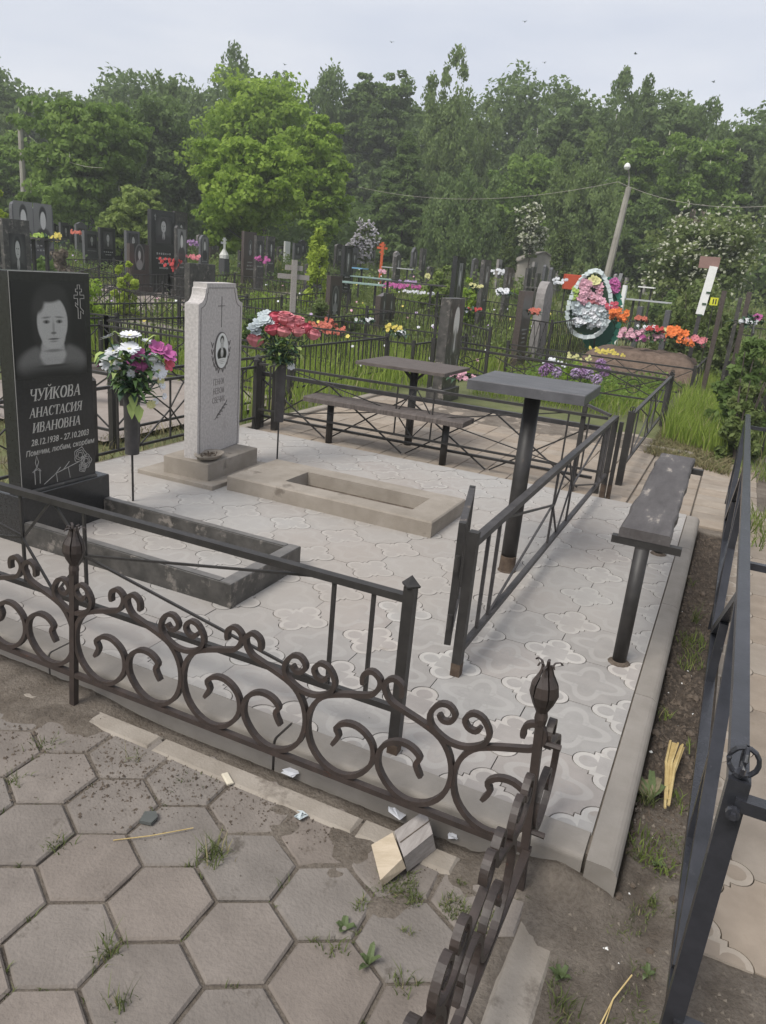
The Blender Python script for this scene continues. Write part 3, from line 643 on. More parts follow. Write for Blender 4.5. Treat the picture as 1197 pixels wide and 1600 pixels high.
def ringpost(par, x, y, z1, w=.055):
    sqpost(par, x, y, -.02, z1, w, M['paint'], cap=None)
    for s in (0, PI/2):
        MB().bar([(.022*math.cos(t)*math.cos(s), .022*math.cos(t)*math.sin(s), .022*math.sin(t)) for t in [PI*2*k/10 for k in range(11)]], .008, .008, n=5).build('ring', M['paint'], par, (x, y, z1+.02))
for y in (0, 3.68): ringpost(rf, 0, y, .63)
gf = thing('plot_fence', 'black railed fence crossing behind the purple alliums with curled rods', 'fence', (-.72, 10.05, 0))
MB().bar([(0, 0, .62), (-3.1, 0, .70)], .028, .02).build('top_rail', M['paint'], gf); MB().bar([(0, 0, .55), (-3.1, 0, .62)], .04, .03).build('rail', M['paint'], gf); MB().bar([(0, 0, .28), (-3.1, 0, .28)], .024, .02).build('bottom_rail', M['paint'], gf)
for k in range(4):
    sq([(-.05-.75*k, 0, .56), (-.75-.75*k, 0, .28)], .012).build('rod', M['paint'], gf); sq([(-.05-.75*k, .01, .28), (-.75-.75*k, .01, .56)], .012).build('rod', M['paint'], gf)
    MB().bar([(-.4-.75*k+.09*math.cos(t), .02, .42+.09*math.sin(t)) for t in [2*PI*i/12 for i in range(13)]], .01, .01, n=4, up=(0, 1, 0)).build('ring', M['paint'], gf)
ringpost(gf, .03, 0, .62); ringpost(gf, -3.15, 0, .7)

# ------------------------------------------------------------------ heavy tube fence on the right
hf = thing('tube_fence', 'glossy black square tube fence in the right foreground with a ring topped corner post', 'fence', (.168, 1.40, 0))
MB().bar([(0, .03, .725), (0, 5.15, .725)], .036, .03).build('top_rail', M['gloss'], hf)
MB().bar([(0, -.005, .135), (0, 5.15, .135)], .036, .032).build('bottom_rail', M['gloss'], hf)
for y in (2.55, 5.17): MB().bar([(0, y, -.05), (0, y, .71)], .032, .032, up=(0, 1, 0)).build('post', M['gloss'], hf)
sgn = 1
for k in range(5):
    y0 = .10 + 1.0*k; z = (.16, .70) if k % 2 == 0 else (.70, .16)
    MB().bar([(0, y0, z[0]), (0, y0+.98, z[1])], .034, .034).build('brace', M['gloss'], hf)
    MB().bar([(.0, y0+.5, .15), (.0, y0+.5, .40)], .032, .032, up=(0, 1, 0)).build('upright', M['gloss'], hf)
MB().bar([(0, 0, -.1), (0, 0, .745)], .040, .040, up=(0, 1, 0)).build('post', M['gloss'], hf)
MB().bar([(0, -.015, .70), (0.9, -.015, .70)], .03, .026).build('top_rail', M['gloss'], hf)
MB().bar([(0, -.015, .135), (0.9, -.015, .135)], .03, .026).build('bottom_rail', M['gloss'], hf)
for x in (.3, .6): MB().bar([(x, -.015, .15), (x, -.015, .69)], .018, .018, up=(0, 1, 0)).build('upright', M['gloss'], hf)
fin = MB()
for a_ in (0, PI/2):
    fin.bar([(.026*math.cos(t)*math.cos(a_), .026*math.cos(t)*math.sin(a_), .030*math.sin(t)) for t in [2*PI*i/14 for i in range(15)]], .010, .010, n=6)
fin.bar([(0, 0, -.03), (0, 0, -.022)], .03, .03, n=8, up=(0, 1, 0)); fin.build('finial', M['gloss'], hf, (0, 0, .778))
b_ = MB().bar([(0, -.03, 0), (0, -.018, 0)], .026, .026, n=10); b_.bar([(0, -.038, 0), (0, -.03, 0)], .015, .015, n=6); b_.build('bolt', M['gloss'], hf, (0, -.018, .69))
for y_ in (1.55, 5.0):
    MB().bar([(0, y_+.02, .66), (1.2, y_+.02, .66)], .026, .026).build('cross_rail', M['gloss'], hf)
wf = thing('tube_fence', 'thin black fence at the right edge beyond the ring topped post', 'fence', (.62, 5.2, 0))
MB().bar([(0, 0, .6), (.0, 3.0, .6)], .03, .03).build('top_rail', M['gloss'], wf); MB().bar([(0, 0, .15), (.0, 3.0, .15)], .03, .03).build('bottom_rail', M['gloss'], wf)
for k in range(9): MB().bar([(0, .05+.36*k, .0), (0, .05+.36*k, .62)], .024, .024, up=(0, 1, 0)).build('upright', M['gloss'], wf)

# ------------------------------------------------------------------ tables and benches
tb = thing('square_table', 'slate grey square table on one black pipe leg standing on the tiles', 'table', (-.885, 3.74, ZT))
MB().bar([(0, 0, 0), (-.02, .10, .945)], .083, .083, n=18, up=(0, 1, 0)).build('leg', M['paint'], tb, smooth=True)
MB().lathe([(.050, 0), (.0435, .008), (.0425, .05), (.042, .085)], 18, (0, 0, 0)).build('rusty_foot', M['rust'], tb)
MB().bbox((-.292, -.245, -.025), (.292, .245, .025), .004).build('table_top', M['tabletop'], tb, (-.02, .125, .975), .02)
be = thing('bench', 'narrow bench with peeling black seat board near the right kerb', 'bench', (-.185, 2.98, ZT))
def plank(w, L_, h, k=10, seed=1, rag=.006):
    r = random.Random(seed); mb = MB()
    for i in range(k+1):
        y = L_*i/k; a, b = r.uniform(-rag, rag), r.uniform(-rag, rag); e = .008
        mb.v += [(-w/2+a, y, 0), (w/2+b, y, 0), (w/2+b, y, h-e), (w/2+b-e, y, h), (-w/2+a+e, y, h), (-w/2+a, y, h-e)]
    for i in range(k):
        for j in range(6): a = i*6+j; c = i*6+(j+1) % 6; mb.f.append((a, a+6, c+6, c)); mb.mi.append(0)
    mb.f += [tuple(range(6)), tuple(reversed(range(k*6, k*6+6)))]; mb.mi += [0, 0]; return mb
plank(.195, 1.66, .042, 14, 3).build('seat', M['board'], be, (.0, .05, .545), .008)
for y in (.05, 1.60):
    MB().bar([(0, y, 0), (.0, y, .515)], .058, .058, n=14, up=(0, 1, 0)).build('leg', M['paint'], be, smooth=True)
    MB().lathe([(.048, 0), (.040, .006), (.0295, .012)], 12, (0, y, 0)).build('cement_collar', M['soil'], be)
    MB().box((0.01, y+.02, .529), (.27, .035, .03)).build('cross_bar', M['paint'], be)
nbn = thing('bench', 'long low bench with old brown plank seat behind the crossed rod fence', 'bench', (-3.27, 5.92, 0))
plank(.30, 1.52, .045, 14, 5, .008).build('seat', M['boardold'], nbn, (-.17, .06, .385), -PI/2 + .0)
for x in (.02, 1.15): MB().bar([(x, .09, 0), (x, .09, .39)], .062, .062, n=12, up=(0, 1, 0)).build('leg', M['paint'], nbn, smooth=True)
nbt = thing('square_table', 'worn dark rectangular table on one leg beside the old brown bench', 'table', (-2.66, 6.50, 0))
MB().bar([(0, 0, 0), (0, 0, .70)], .075, .075, n=12, up=(0, 1, 0)).build('leg', M['paint'], nbt, smooth=True)
for a_ in (1, -1): MB().bar([(0, 0, .60), (.12*a_, 0, .715)], .02, .03, up=(0, 1, 0)).build('bracket', M['paint'], nbt)
MB().bbox((-.44, -.34, -.015), (.44, .34, .015), .003).build('table_top', M['boardold'], nbt, (-.055, .09, .735), 0)

# ------------------------------------------------------------------ near headstones, grave borders
def text(body, size, mat_, parent, loc, rot, name='lettering', shear=0, bold=.0, align='CENTER', space=1, xs=1):
    cu = bpy.data.curves.new('t', 'FONT'); cu.body = body; cu.size = size; cu.shear = shear; cu.offset = bold; cu.align_x = align; cu.extrude = .0005; cu.resolution_u = 2; cu.space_character = space
    t_ = bpy.data.objects.new('t', cu); col.objects.link(t_); dg = bpy.context.evaluated_depsgraph_get(); me = bpy.data.meshes.new_from_object(t_.evaluated_get(dg)); bpy.data.objects.remove(t_)
    me.materials.clear(); me.materials.append(mat_); o = put(name, me, parent, loc, rot=rot); o.scale = (xs, 1, 1); return o
FX = (PI/2, 0, PI/2)      # a plane that faces +x, its text running along +y
hs = thing('headstone', 'polished black granite headstone with engraved woman\'s portrait and white lettering at the left edge', 'headstone', (-3.10, 2.54, .10))
MB().bbox((-.20, -.035, 0), (.035, .555, .25), .004).build('base', M['granite'], hs)
MB().bbox((-.085, 0, .25), (0, .49, 1.33), .003).build('stele', M['granite'], hs)
MB().bbox((-.10, .005, .25), (.014, .49, .262), .004).build('ledge', M['granited'], hs)
def frame_line(par, y0, y1, z0, z1, x, w, m, name='edge_line'):
    mb = MB()
    for a, b in (((x, y0, z0), (x, y0, z1)), ((x, y0, z1), (x, y1, z1))): mb.bar([a, b], w, w)
    return mb.build(name, m, par)
frame_line(hs, .004, .486, .262, 1.329, .0008, .0022, M['engrave'])
def plane(name, w, h, m, par, loc, rot=FX):
    me = MB().poly([(-.5, -.5, 0), (.5, -.5, 0), (.5, .5, 0), (-.5, .5, 0)]).mesh(name, m); return put(name, me, par, loc, rot=rot, scale=(w, h, 1))
plane('portrait', .44, .46, M['portrait_woman'], hs, (.0012, .235, 1.055))
M['letter'] = flat('engraved_letters', (.42, .405, .37), .8)
def serif_text(body, height, m, par, loc, width, slant=.20):
    """bold italic serif capitals drawn as strokes"""
    def ell(cx, cy, rx, ry, a0, a1, k=14): return [(cx+rx*math.cos(a0+(a1-a0)*i/k), cy+ry*math.sin(a0+(a1-a0)*i/k)) for i in range(k+1)]
    TK, TN, SR = .165, .07, .05
    def stem(x): return [([(x, .02), (x, .98)], TK), ([(x-.15, .025), (x+.15, .025)], SR), ([(x-.15, .975), (x+.15, .975)], SR)]
    def sr(x, y, w=.13): return [([(x-w, y), (x+w, y)], SR)]
    def bowl(pts, w): return [(pts, w)]
    G = {'И': (.92, stem(.16)+stem(.74)+[([(.22, .12), (.68, .88)], TN)]), 'Н': (.92, stem(.16)+stem(.74)+[([(.2, .5), (.7, .5)], TN)]),
      'Ч': (.86, stem(.66)+sr(.14, .975)+[([(.14, .97), (.14, .66)], TK*.9), ([(.14, .68), (.2, .52), (.36, .46), (.62, .54)], TN*1.2)]),
      'У': (.80, sr(.12, .975)+sr(.72, .975, .11)+[([(.12, .96), (.42, .36)], TK), ([(.72, .96), (.38, .22), (.26, .05), (.12, .04), (.08, .14)], TN)]),
      'К': (.86, stem(.16)+sr(.68, .975, .1)+sr(.72, .025, .12)+[([(.22, .48), (.46, .68), (.66, .95)], TN*1.1), ([(.34, .56), (.70, .04)], TK)]),
      'О': (.88, [(ell(.43, .5, .33, .47, PI/2-.5, PI/2+.5), TN), (ell(.43, .5, .33, .47, -PI/2-.5, -PI/2+.5), TN), (ell(.43, .5, .32, .47, PI/2+.35, 3*PI/2-.35), TK), (ell(.43, .5, .32, .47, -PI/2+.35, PI/2-.35), TK)]),
      'С': (.80, [(ell(.43, .5, .33, .47, PI/2-.9, PI/2+.5), TN), (ell(.43, .5, .33, .47, -PI/2-.5, -PI/2+.9), TN), (ell(.43, .5, .32, .47, PI/2+.35, 3*PI/2-.35), TK), ([(.70, .98), (.70, .70)], TN*.8)]),
      'В': (.80, stem(.16)+[([(.1, .975), (.42, .975)], SR), ([(.16, .53), (.46, .53)], TN), ([(.1, .025), (.44, .025)], SR), (ell(.40, .755, .17, .22, -PI/2, PI/2), TK*.75), (ell(.42, .28, .22, .25, -PI/2, PI/2), TK*.8)]),
      'А': (.86, sr(.08, .025, .1)+sr(.72, .025, .13)+[([(.08, .03), (.40, .98)], TN), ([(.40, .98), (.70, .03)], TK), ([(.2, .34), (.58, .34)], TN)]),
      'Т': (.80, stem(.40)+[([(.04, .97), (.76, .97)], TN), ([(.05, .98), (.03, .74)], TN*.8), ([(.75, .98), (.77, .74)], TN*.8)]),
      'Я': (.84, stem(.66)+[([(.66, .975), (.36, .975)], SR), ([(.62, .5), (.36, .5)], TN), (ell(.36, .74, .20, .23, PI/2, 3*PI/2), TK*.75), ([(.40, .5), (.12, .05)], TN*1.4)]+sr(.08, .025, .08))}
    G['Й'] = (G['И'][0], G['И'][1]+[(ell(.45, 1.30, .17, .17, PI+.2, 2*PI-.2, 6), TN)])
    tot = sum(G[c][0] for c in body); k = width/(tot*height); x0 = -width/2
    for ch in body:
        mb = MB(); adv, strokes = G[ch]; z_ = 0
        for pts, w in strokes:
            z_ += .00004; P = [((px+slant*py)*height*k, py*height) for px, py in pts]
            mb.bar([(x, y, z_) for x, y in P], w*height*(.5+.5*k), .0006, up=(0, 0, 1))
        mb.build('letter', m, par, (loc[0], loc[1]+x0, loc[2])).rotation_euler = FX; x0 += adv*height*k
for body, hh, z, wd in (('ЧУЙКОВА', .060, .712, .325), ('АНАСТАСИЯ', .049, .630, .335), ('ИВАНОВНА', .050, .553, .31)): serif_text(body, hh, M['letter'], hs, (.0012, .240, z), wd)
for body, size, z, yy, bo, xs in (('28.12.1938 - 27.10.2003', .046, .488, .262, .0004, .84), ('Помним, любим, скорбим', .040, .438, .262, .0003, .89)):
    text(body, size, M['letter'], hs, (.001, yy, z), FX, shear=.22, bold=bo, xs=xs)
def outline(par, pts, x, w, m, name, closed=False):
    P = [(x, a, b) for a, b in pts] + ([(x, *pts[0])] if closed else []); return MB().bar(P, w, w, up=(1, 0, 0)).build(name, m, par)
cr = [(.408, 1.17), (.408, 1.205), (.385, 1.205), (.385, 1.222), (.408, 1.222), (.408, 1.238), (.396, 1.238), (.396, 1.252), (.408, 1.252), (.408, 1.272), (.424, 1.272), (.424, 1.252), (.436, 1.252), (.436, 1.238), (.424, 1.238), (.424, 1.222), (.450, 1.222), (.450, 1.205), (.424, 1.205), (.424, 1.160), (.444, 1.142), (.444, 1.128), (.424, 1.143), (.424, 1.105), (.408, 1.105), (.408, 1.158), (.392, 1.17), (.392, 1.186), (.408, 1.172)]
cr = [(y, z - .0) for y, z in cr]
outline(hs, cr, .001, .0035, M['engrave'], 'engraved_cross', True)
cd = MB()
for pts in ([(.085, .285), (.085, .36), (.10, .372), (.118, .36), (.115, .285)], [(.085, .345), (.072, .352), (.10, .362), (.125, .35)], [(.10, .372), (.092, .40), (.102, .432), (.112, .40), (.10, .372)], [(.14, .275), (.22, .318), (.30, .335), (.37, .35)], [(.20, .305), (.25, .345)], [(.27, .33), (.31, .365)], [(.22, .318), (.225, .27)], [(.30, .335), (.31, .275)]):
    cd.bar([(.001, a, b) for a, b in pts], .0028, .0028, up=(1, 0, 0))
cd.build('engraved_candle', M['engrave'], hs)
rs = MB()
for cy, cz, r0 in ((.385, .385, .040), (.425, .345, .036), (.40, .315, .026)):
    for q in range(3):
        rs.bar([(.001, cy + r0*(1-.3*q)*math.cos(t)*(1+.12*math.cos(5*t+q)), cz + r0*(1-.3*q)*math.sin(t)*(1+.12*math.cos(5*t+q))) for t in [2*PI*i/20 for i in range(21)]], .0026, .0026, up=(1, 0, 0))
rs.build('engraved_roses', M['engrave'], hs)
bd = thing('grave_border', 'low black granite border framing tiles in front of the black headstone', 'grave border', (-3.06, 2.51, ZT))
MB().bbox((.0, 0, 0), (1.20, .045, .115), .002).build('border_stone', [M['granited']], bd)
MB().bbox((.0, .535, 0), (1.20, .58, .115), .002).build('border_stone', [M['granited']], bd)
MB().bbox((1.202, -.003, 0), (1.268, .583, .117), .002).build('border_stone', [M['granited']], bd)
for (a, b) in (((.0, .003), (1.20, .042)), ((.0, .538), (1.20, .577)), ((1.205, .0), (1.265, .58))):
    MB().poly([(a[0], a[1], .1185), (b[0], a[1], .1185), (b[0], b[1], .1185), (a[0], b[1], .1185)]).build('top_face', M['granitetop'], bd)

ws = thing('headstone', 'tall pale grey terrazzo headstone with oval photograph and scooped top corners', 'headstone', (-3.02, 3.93, ZT))
MB().bbox((-.54, -.07, 0), (.09, .68, .03), .004).build('slab', M['oldconc'], ws)
MB().bbox((-.36, 0, .03), (.0, .61, .150), .006).build('base', M['oldconc'], ws, rz=.04)
W_, H_, T_ = .585, 1.145, .10
def scoop(w, h, d):
    """outline with concave quarter-round shoulders"""
    pts = [(0, 0), (w, 0), (w, h-.13)]
    pts += [(w-.012, h-.128)] + [(w-.10 + .09*math.cos(t), h-.03 - .09*math.sin(t)) for t in [PI/2*(1-k/6)+.0 for k in range(0, 7)]][::-1][:0]
    for k in range(7):
        t = PI/2*k/6; pts.append((w-.012 - .075*math.sin(t), h-.035 - .09*math.cos(t)))
    pts.append((w-.10, h-.03)); pts.append((w-.10, h)); l_ = [(w-x, y) for x, y in pts[2:]]
    return pts + l_[::-1]
sc = scoop(W_, H_, 0)
mb = MB(); n_ = len(sc); mb.v = [(0, y, z) for y, z in sc] + [(-T_, y, z) for y, z in sc]
mb.f = [tuple(range(n_)), tuple(reversed(range(n_, 2*n_)))] + [(i, i+n_, (i+1) % n_+n_, (i+1) % n_) for i in range(n_)]; mb.mi = [0]*len(mb.f)
wst = node('stele', ws, (-.13, .035, .15)); 
wst_o = mb.build('stele', M['mosaic'], ws, (-.125, .045, .15), .13)
bpy.data.objects.remove(wst)
ins = [(y+ (W_/2-y)*.10, z*.97+.005) for y, z in sc]
outline(wst_o, ins[1:] + ins[:1], .0008, .003, M['engravedark'], 'inlay_line', True)
outline(wst_o, [(W_/2, .86), (W_/2, 1.06)], .0008, .004, M['engravedark'], 'engraved_cross'); outline(wst_o, [(W_/2-.045, 1.0), (W_/2+.045, 1.0)], .001, .004, M['engravedark'], 'engraved_cross')
med = MB(); med.prism([(.09*math.cos(t), .125*math.sin(t)) for t in [2*PI*i/32 for i in range(32)]], 0, .008); med.build('photo_rim', M['engravedark'], wst_o, (.0, W_/2, .705)).rotation_euler = FX
md = MB().poly([(.48*math.cos(t), .5*math.sin(t), 0) for t in [2*PI*i/32 for i in range(32)]]).mesh('photo', M['portrait_man']); put('photo', md, wst_o, (.0092, W_/2, .705), rot=FX, scale=(.175, .235, 1))
for i, b_ in enumerate(('ГЕННЖ', 'НЕВОМ', 'СВЕЧИХ')): text(b_, .058, M['engravefaint'], wst_o, (.0008, W_/2-.02, .475-.062*i), FX, xs=.72)
sprig = MB(); sprig.bar([(.001, W_/2-.07, .235), (.001, W_/2, .275), (.001, W_/2+.08, .33)], .003, .003, up=(1, 0, 0))
for k in range(5): 
    y = W_/2-.05+.03*k; z = .247+.019*k; sprig.bar([(.001, y, z), (.001, y+.028, z+.03)], .006, .003, up=(1, 0, 0)); sprig.bar([(.001, y, z), (.001, y+.03, z-.004)], .006, .003, up=(1, 0, 0))
for s in (-1, 1):
    for k in range(6):
        t = -PI/2 + s*(.25+.3*k); a, b = W_/2+.115*math.cos(t), .705+.155*math.sin(t); sprig.bar([(.001, a, b), (.001, a+s*.015, b+.035)], .006, .003, up=(1, 0, 0)); sprig.bar([(.001, a, b), (.001, a-s*.012, b+.03)], .005, .003, up=(1, 0, 0))
sprig.build('engraved_sprig', M['engravedark'], wst_o)
bw = thing('stone_bowl', 'shallow oval concrete bowl with dry leaves on the pale headstone base', 'bowl', (-3.085, 4.03, ZT+.151))
MB().lathe([(.02, 0), (.075, .012), (.105, .035), (.112, .045), (.100, .043), (.070, .022), (.001, .018)], 20, sx=.75, sy=1.15).build('bowl_body', M['oldconc'], bw, smooth=True)
rc = random.Random(3); lb = MB()
for k in range(40):
    a, r = rc.uniform(0, 6.28), rc.uniform(0, .07); x, y = r*.7*math.cos(a), r*1.1*math.sin(a); lb.box((x, y, .03+rc.uniform(0, .012)), (.018, .010, .002), rot=Matrix.Rotation(rc.uniform(0, 6), 3, Vector((rc.uniform(-1, 1), rc.uniform(-1, 1), 1)).normalized()))
lb.build('dry_leaves', M['soil'], bw)
gs = thing('grave_slab', 'weathered beige concrete grave slab with a long rectangular trough in it', 'grave slab', (-2.87, 3.94, ZT))
L_, D_, Hh = 1.46, .595, .10; ix0, ix1, iy0, iy1 = .355, 1.27, .15, .44
mb = MB(); o4 = [(0, 0), (L_, 0), (L_, D_), (0, D_)]; i4 = [(ix0, iy0), (ix1, iy0), (ix1, iy1), (ix0, iy1)]; e = .008
o4t = [(e, e), (L_-e, e), (L_-e, D_-e), (e, D_-e)]
mb.v = [(x, y, 0) for x, y in o4] + [(x, y, Hh-e) for x, y in o4] + [(x, y, Hh) for x, y in o4t] + [(x, y, Hh) for x, y in i4] + [(x+.006*(1 if x < .8 else -1), y+(.006 if y < .3 else -.006), .012) for x, y in i4]
for i in range(4):
    j = (i+1) % 4; mb.f += [(i, j, 4+j, 4+i), (4+i, 4+j, 8+j, 8+i), (8+i, 8+j, 12+j, 12+i), (12+i, 12+j, 16+j, 16+i)]
mb.f.append((16, 17, 18, 19)); mb.mi = [0]*len(mb.f); mb.build('slab_body', M['oldconc'], gs)
MB().poly([(ix0+.006, iy0+.006, .0135), (ix1-.006, iy0+.006, .0135), (ix1-.006, iy1-.006, .0135), (ix0+.006, iy1-.006, .0135)]).build('trough_earth', M['soil'], gs)

# ------------------------------------------------------------------ flower vases and bouquets
def petal_ring(mb, c, nrm, r, n, w, mi, lift=.2, r0=.1, seed=0):
    nrm = Vector(nrm).normalized(); t = nrm.orthogonal().normalized(); b = nrm.cross(t); c = Vector(c); q = random.Random(seed)
    for k in range(n):
        a = 2*PI*k/n + q.uniform(-.1, .1); d = t*math.cos(a) + b*math.sin(a); s = nrm.cross(d); L1 = r*q.uniform(.9, 1.08)
        p0 = c + d*r*r0; p1 = c + d*L1*.6 + nrm*L1*lift*.6; p2 = c + d*L1 + nrm*L1*lift*.8
        mb.add([p0 - s*w*.3, p0 + s*w*.3, p1 + s*w*.5, p2 + s*w*.28, p2 - s*w*.28, p1 - s*w*.5], [(0, 1, 2, 5), (5, 2, 3, 4)], mi)
def rose(mb, c, r, mi, seed=0, squash=1.0):
    q = random.Random(seed); c = Vector(c)
    mb.lathe([(r*.25, -r*.75), (r*.62, -r*.5), (r*.8, 0), (r*.62, r*.55), (r*.3, r*.62), (.001, r*.4)], 10, c, mi)
    for ring, (rr, nn, zt) in enumerate(((.55, 4, .85), (.8, 5, .75), (1.02, 6, .55))):
        for k in range(nn):
            a = 2*PI*k/nn + ring*.5 + q.uniform(-.2, .2); d = Vector((math.cos(a), math.sin(a), 0)); s = Vector((-d.y, d.x, 0)); w = r*.62
            b0 = c + d*r*rr*.5 + Vector((0, 0, -r*.6)); b1 = c + d*r*rr + Vector((0, 0, r*.1)); b2 = c + d*r*(rr*.88) + Vector((0, 0, r*zt)); b3 = c + d*r*(rr*1.12) + Vector((0, 0, r*(zt+.02)))
            mb.add([b0 - s*w*.4, b0 + s*w*.4, b1 + s*w, b1 - s*w, b2 + s*w*.75, b2 - s*w*.75, b3 + s*w*.45, b3 - s*w*.45], [(0, 1, 2, 3), (3, 2, 4, 5), (5, 4, 6, 7)], mi)
def leafq(mb, p, d, L1, w, mi, droop=.2, n=None):
    p = Vector(p); d = Vector(d).normalized(); s = d.cross(Vector((0, 0, 1))); s = s.normalized() if s.length > .01 else Vector((1, 0, 0)); u = s.cross(d)
    a = p + d*L1*.35 + u*L1*.05; b = p + d*L1*.75; c = p + d*L1 - Vector((0, 0, L1*droop))
    mb.add([p, a - s*w/2 + u*w*.15, a + s*w/2 + u*w*.15, a, b - s*w*.35 + u*w*.1, b + s*w*.35 + u*w*.1, b, c], [(0, 3, 1), (0, 2, 3), (1, 3, 6, 4), (3, 2, 5, 6), (4, 6, 7), (6, 5, 7)], mi)
C = {k: flat('petal_'+k, tuple(a*.86+.02 for a in v), .75) for k, v in dict(white=(.74, .75, .78), magenta=(.46, .10, .30), pink=(.66, .22, .25), deeppink=(.62, .10, .15), palepink=(.68, .38, .46), yellow=(.66, .55, .12), paleyellow=(.62, .60, .28), orange=(.80, .20, .04), red=(.50, .05, .05), coral=(.55, .15, .10), violet=(.34, .20, .38), lilac=(.45, .34, .52), bluewhite=(.50, .56, .58), lime=(.36, .50, .10)).items()}
C['leaf'] = flat('plastic_leaf_green', (.09, .16, .045), .5); C['leafdark'] = flat('plastic_leaf_dark', (.035, .075, .04), .5); C['leaflight'] = flat('plastic_leaf_light', (.30, .38, .12), .5)
def vase(loc, h, label, r=.042):
    v = thing('flower_vase', label, 'vase', loc); MB().bar([(0, 0, 0), (0, 0, .33)], .013, .013, n=8, up=(0, 1, 0)).build('rod', M['paint'], v)
    MB().lathe([(.001, .30), (r*.98, .30), (r*1.1, h), (r*.98, h), (r*.9, h-.05), (.001, h-.05)], 18).build('cup', M['paintworn'], v, smooth=False); return v
vase((-3.154, 3.376, ZT), .675, 'dark metal cone vase on a rod beside the black headstone', .042)
vase((-3.06, 4.84, ZT), .735, 'dark metal tube vase on a rod behind the beige grave slab', .036)
def cluster(par, pts, kind):
    """each flower head of a bouquet is a part"""
    for i, (x, y, z, r, c, k, nx, ny, nz) in enumerate(pts):
        mb = MB()
        if k == 'daisy': petal_ring(mb, (0, 0, 0), (nx, ny, nz), r, 15, r*.34, 0, .12, .12, i); petal_ring(mb, Vector((nx, ny, nz))*.002, (nx, ny, nz), r*.86, 13, r*.3, 0, .3, .1, i+9); mb.lathe([(r*.22, .0), (r*.15, r*.12), (.001, r*.14)], 8, mi=1)
        elif k == 'rose': rose(mb, (0, 0, 0), r, 0, i)
        elif k == 'lily': petal_ring(mb, (0, 0, 0), (nx, ny, nz), r, 6, r*.8, 0, .45, .05, i); petal_ring(mb, (0, 0, .003), (nx, ny, nz), r*.7, 5, r*.7, 0, .8, .05, i+5)
        o = mb.build('flower', [C[c], C['paleyellow']], par, (x, y, z))
        if k == 'rose': o.rotation_euler = (nx*.6, ny*.6, 0)
        elif k == 'daisy' and False: pass
def bq_leaves(par, c, n, R_, H1, seed, mats=('leaf', 'leafdark', 'leaflight'), L1=.09, w=.05, down=.3):
    q = random.Random(seed)
    for m_i, mname in enumerate(mats):
        mb = MB()
        for k in range(n[m_i]):
            a = q.uniform(0, 2*PI); rr = R_*math.sqrt(q.random()); z = q.uniform(0, H1); rr *= (.35 + .75*z/H1)
            leafq(mb, (c[0]+rr*math.cos(a), c[1]+rr*math.sin(a), c[2]+z), (math.cos(a+q.uniform(-.8, .8)), math.sin(a+q.uniform(-.8, .8)), q.uniform(-down, .8)), L1*q.uniform(.7, 1.2), w*q.uniform(.7, 1.2), 0, q.uniform(.0, .5))
        mb.build('foliage', C[mname], par)
def stems(par, c, tips, m='leafdark'):
    mb = MB()
    for t_ in tips: mb.bar([c, (c[0]+(t_[0]-c[0])*.5, c[1]+(t_[1]-c[1])*.5, c[2]+(t_[2]-c[2])*.6), t_], .006, .006)
    mb.build('stems', C[m], par)
# view-facing unit vectors: right along the photo and towards the viewer, used only to spread the heads round the stem
b1 = thing('bouquet', 'artificial bouquet of white daisies and magenta lilies in the cone vase', 'bouquet', (-3.154, 3.376, ZT+.66))
ur = Vector((.72, .69, 0)); un = Vector((.69, -.72, 0))
def bp(u, v, w): p = ur*u + un*w; return (p.x, p.y, v)
fl = [(-.105, .185, .05, .062, 'white', 'daisy', .5, -.7, .35), (-.005, .265, .05, .062, 'white', 'daisy', .3, -.5, .9), (-.09, .24, -.02, .055, 'white', 'daisy', -.1, -.4, .9), (.0, .335, .0, .062, 'white', 'daisy', .1, -.2, 1),
      (-.12, .315, -.03, .05, 'white', 'daisy', -.4, -.2, .9), (.155, .15, .05, .055, 'white', 'daisy', .8, -.2, .3), (.115, .215, .05, .035, 'white', 'rose', .3, 0, 0), (.10, .30, -.03, .04, 'white', 'daisy', .3, 0, .9),
      (.045, .20, .03, .07, 'magenta', 'lily', .2, -.5, .6), (.045, .165, .04, .045, 'magenta', 'rose', .1, 0, 0), (.15, .265, 0, .055, 'magenta', 'lily', .4, -.3, .6), (.20, .24, .0, .06, 'magenta', 'lily', .7, -.1, .5), (.205, .185, .0, .045, 'deeppink', 'lily', .7, 0, .1), (-.15, .165, -.02, .035, 'magenta', 'lily', -.6, 0, .2),
      (.0, .125, .055, .026, 'white', 'daisy', .5, -.7, .2), (.175, .06, .03, .024, 'white', 'daisy', .7, -.1, .2), (.185, -.005, .02, .022, 'white', 'daisy', .7, 0, 0), (.11, -.05, .05, .028, 'paleyellow', 'daisy', .6, -.6, -.1), (.165, .09, .03, .024, 'paleyellow', 'daisy', .6, -.3, .1), (.135, -.03, .05, .02, 'white', 'daisy', .5, -.6, -.1)]
heads = [(*bp(u, v, w), r, c, k, nx, ny, nz) for u, v, w, r, c, k, nx, ny, nz in fl]
cluster(b1, heads, 'x'); stems(b1, (0, 0, -.03), [h[:3] for h in heads]); bq_leaves(b1, (0, 0, .0), (80, 90, 14), .14, .24, 5)
q_ = MB()
for u, v in ((-.02, .29), (.09, .29), (-.04, .30), (.07, .27)): leafq(q_, bp(u, v, 0), (ur*(.5 if u > 0 else -.5) + Vector((0, 0, .6))), .09, .055, 0)
for u, v, w in ((.01, .02, .06), (.0, -.03, .06), (.04, -.05, .06)): leafq(q_, bp(u, v, w), (.2, -.2, -1), .09, .055, 0)
q_.build('foliage', C['leaflight'], b1)
b2 = thing('bouquet', 'artificial bouquet of pink roses with pale blue flowers in the tube vase', 'bouquet', (-3.06, 4.84, ZT+.72))
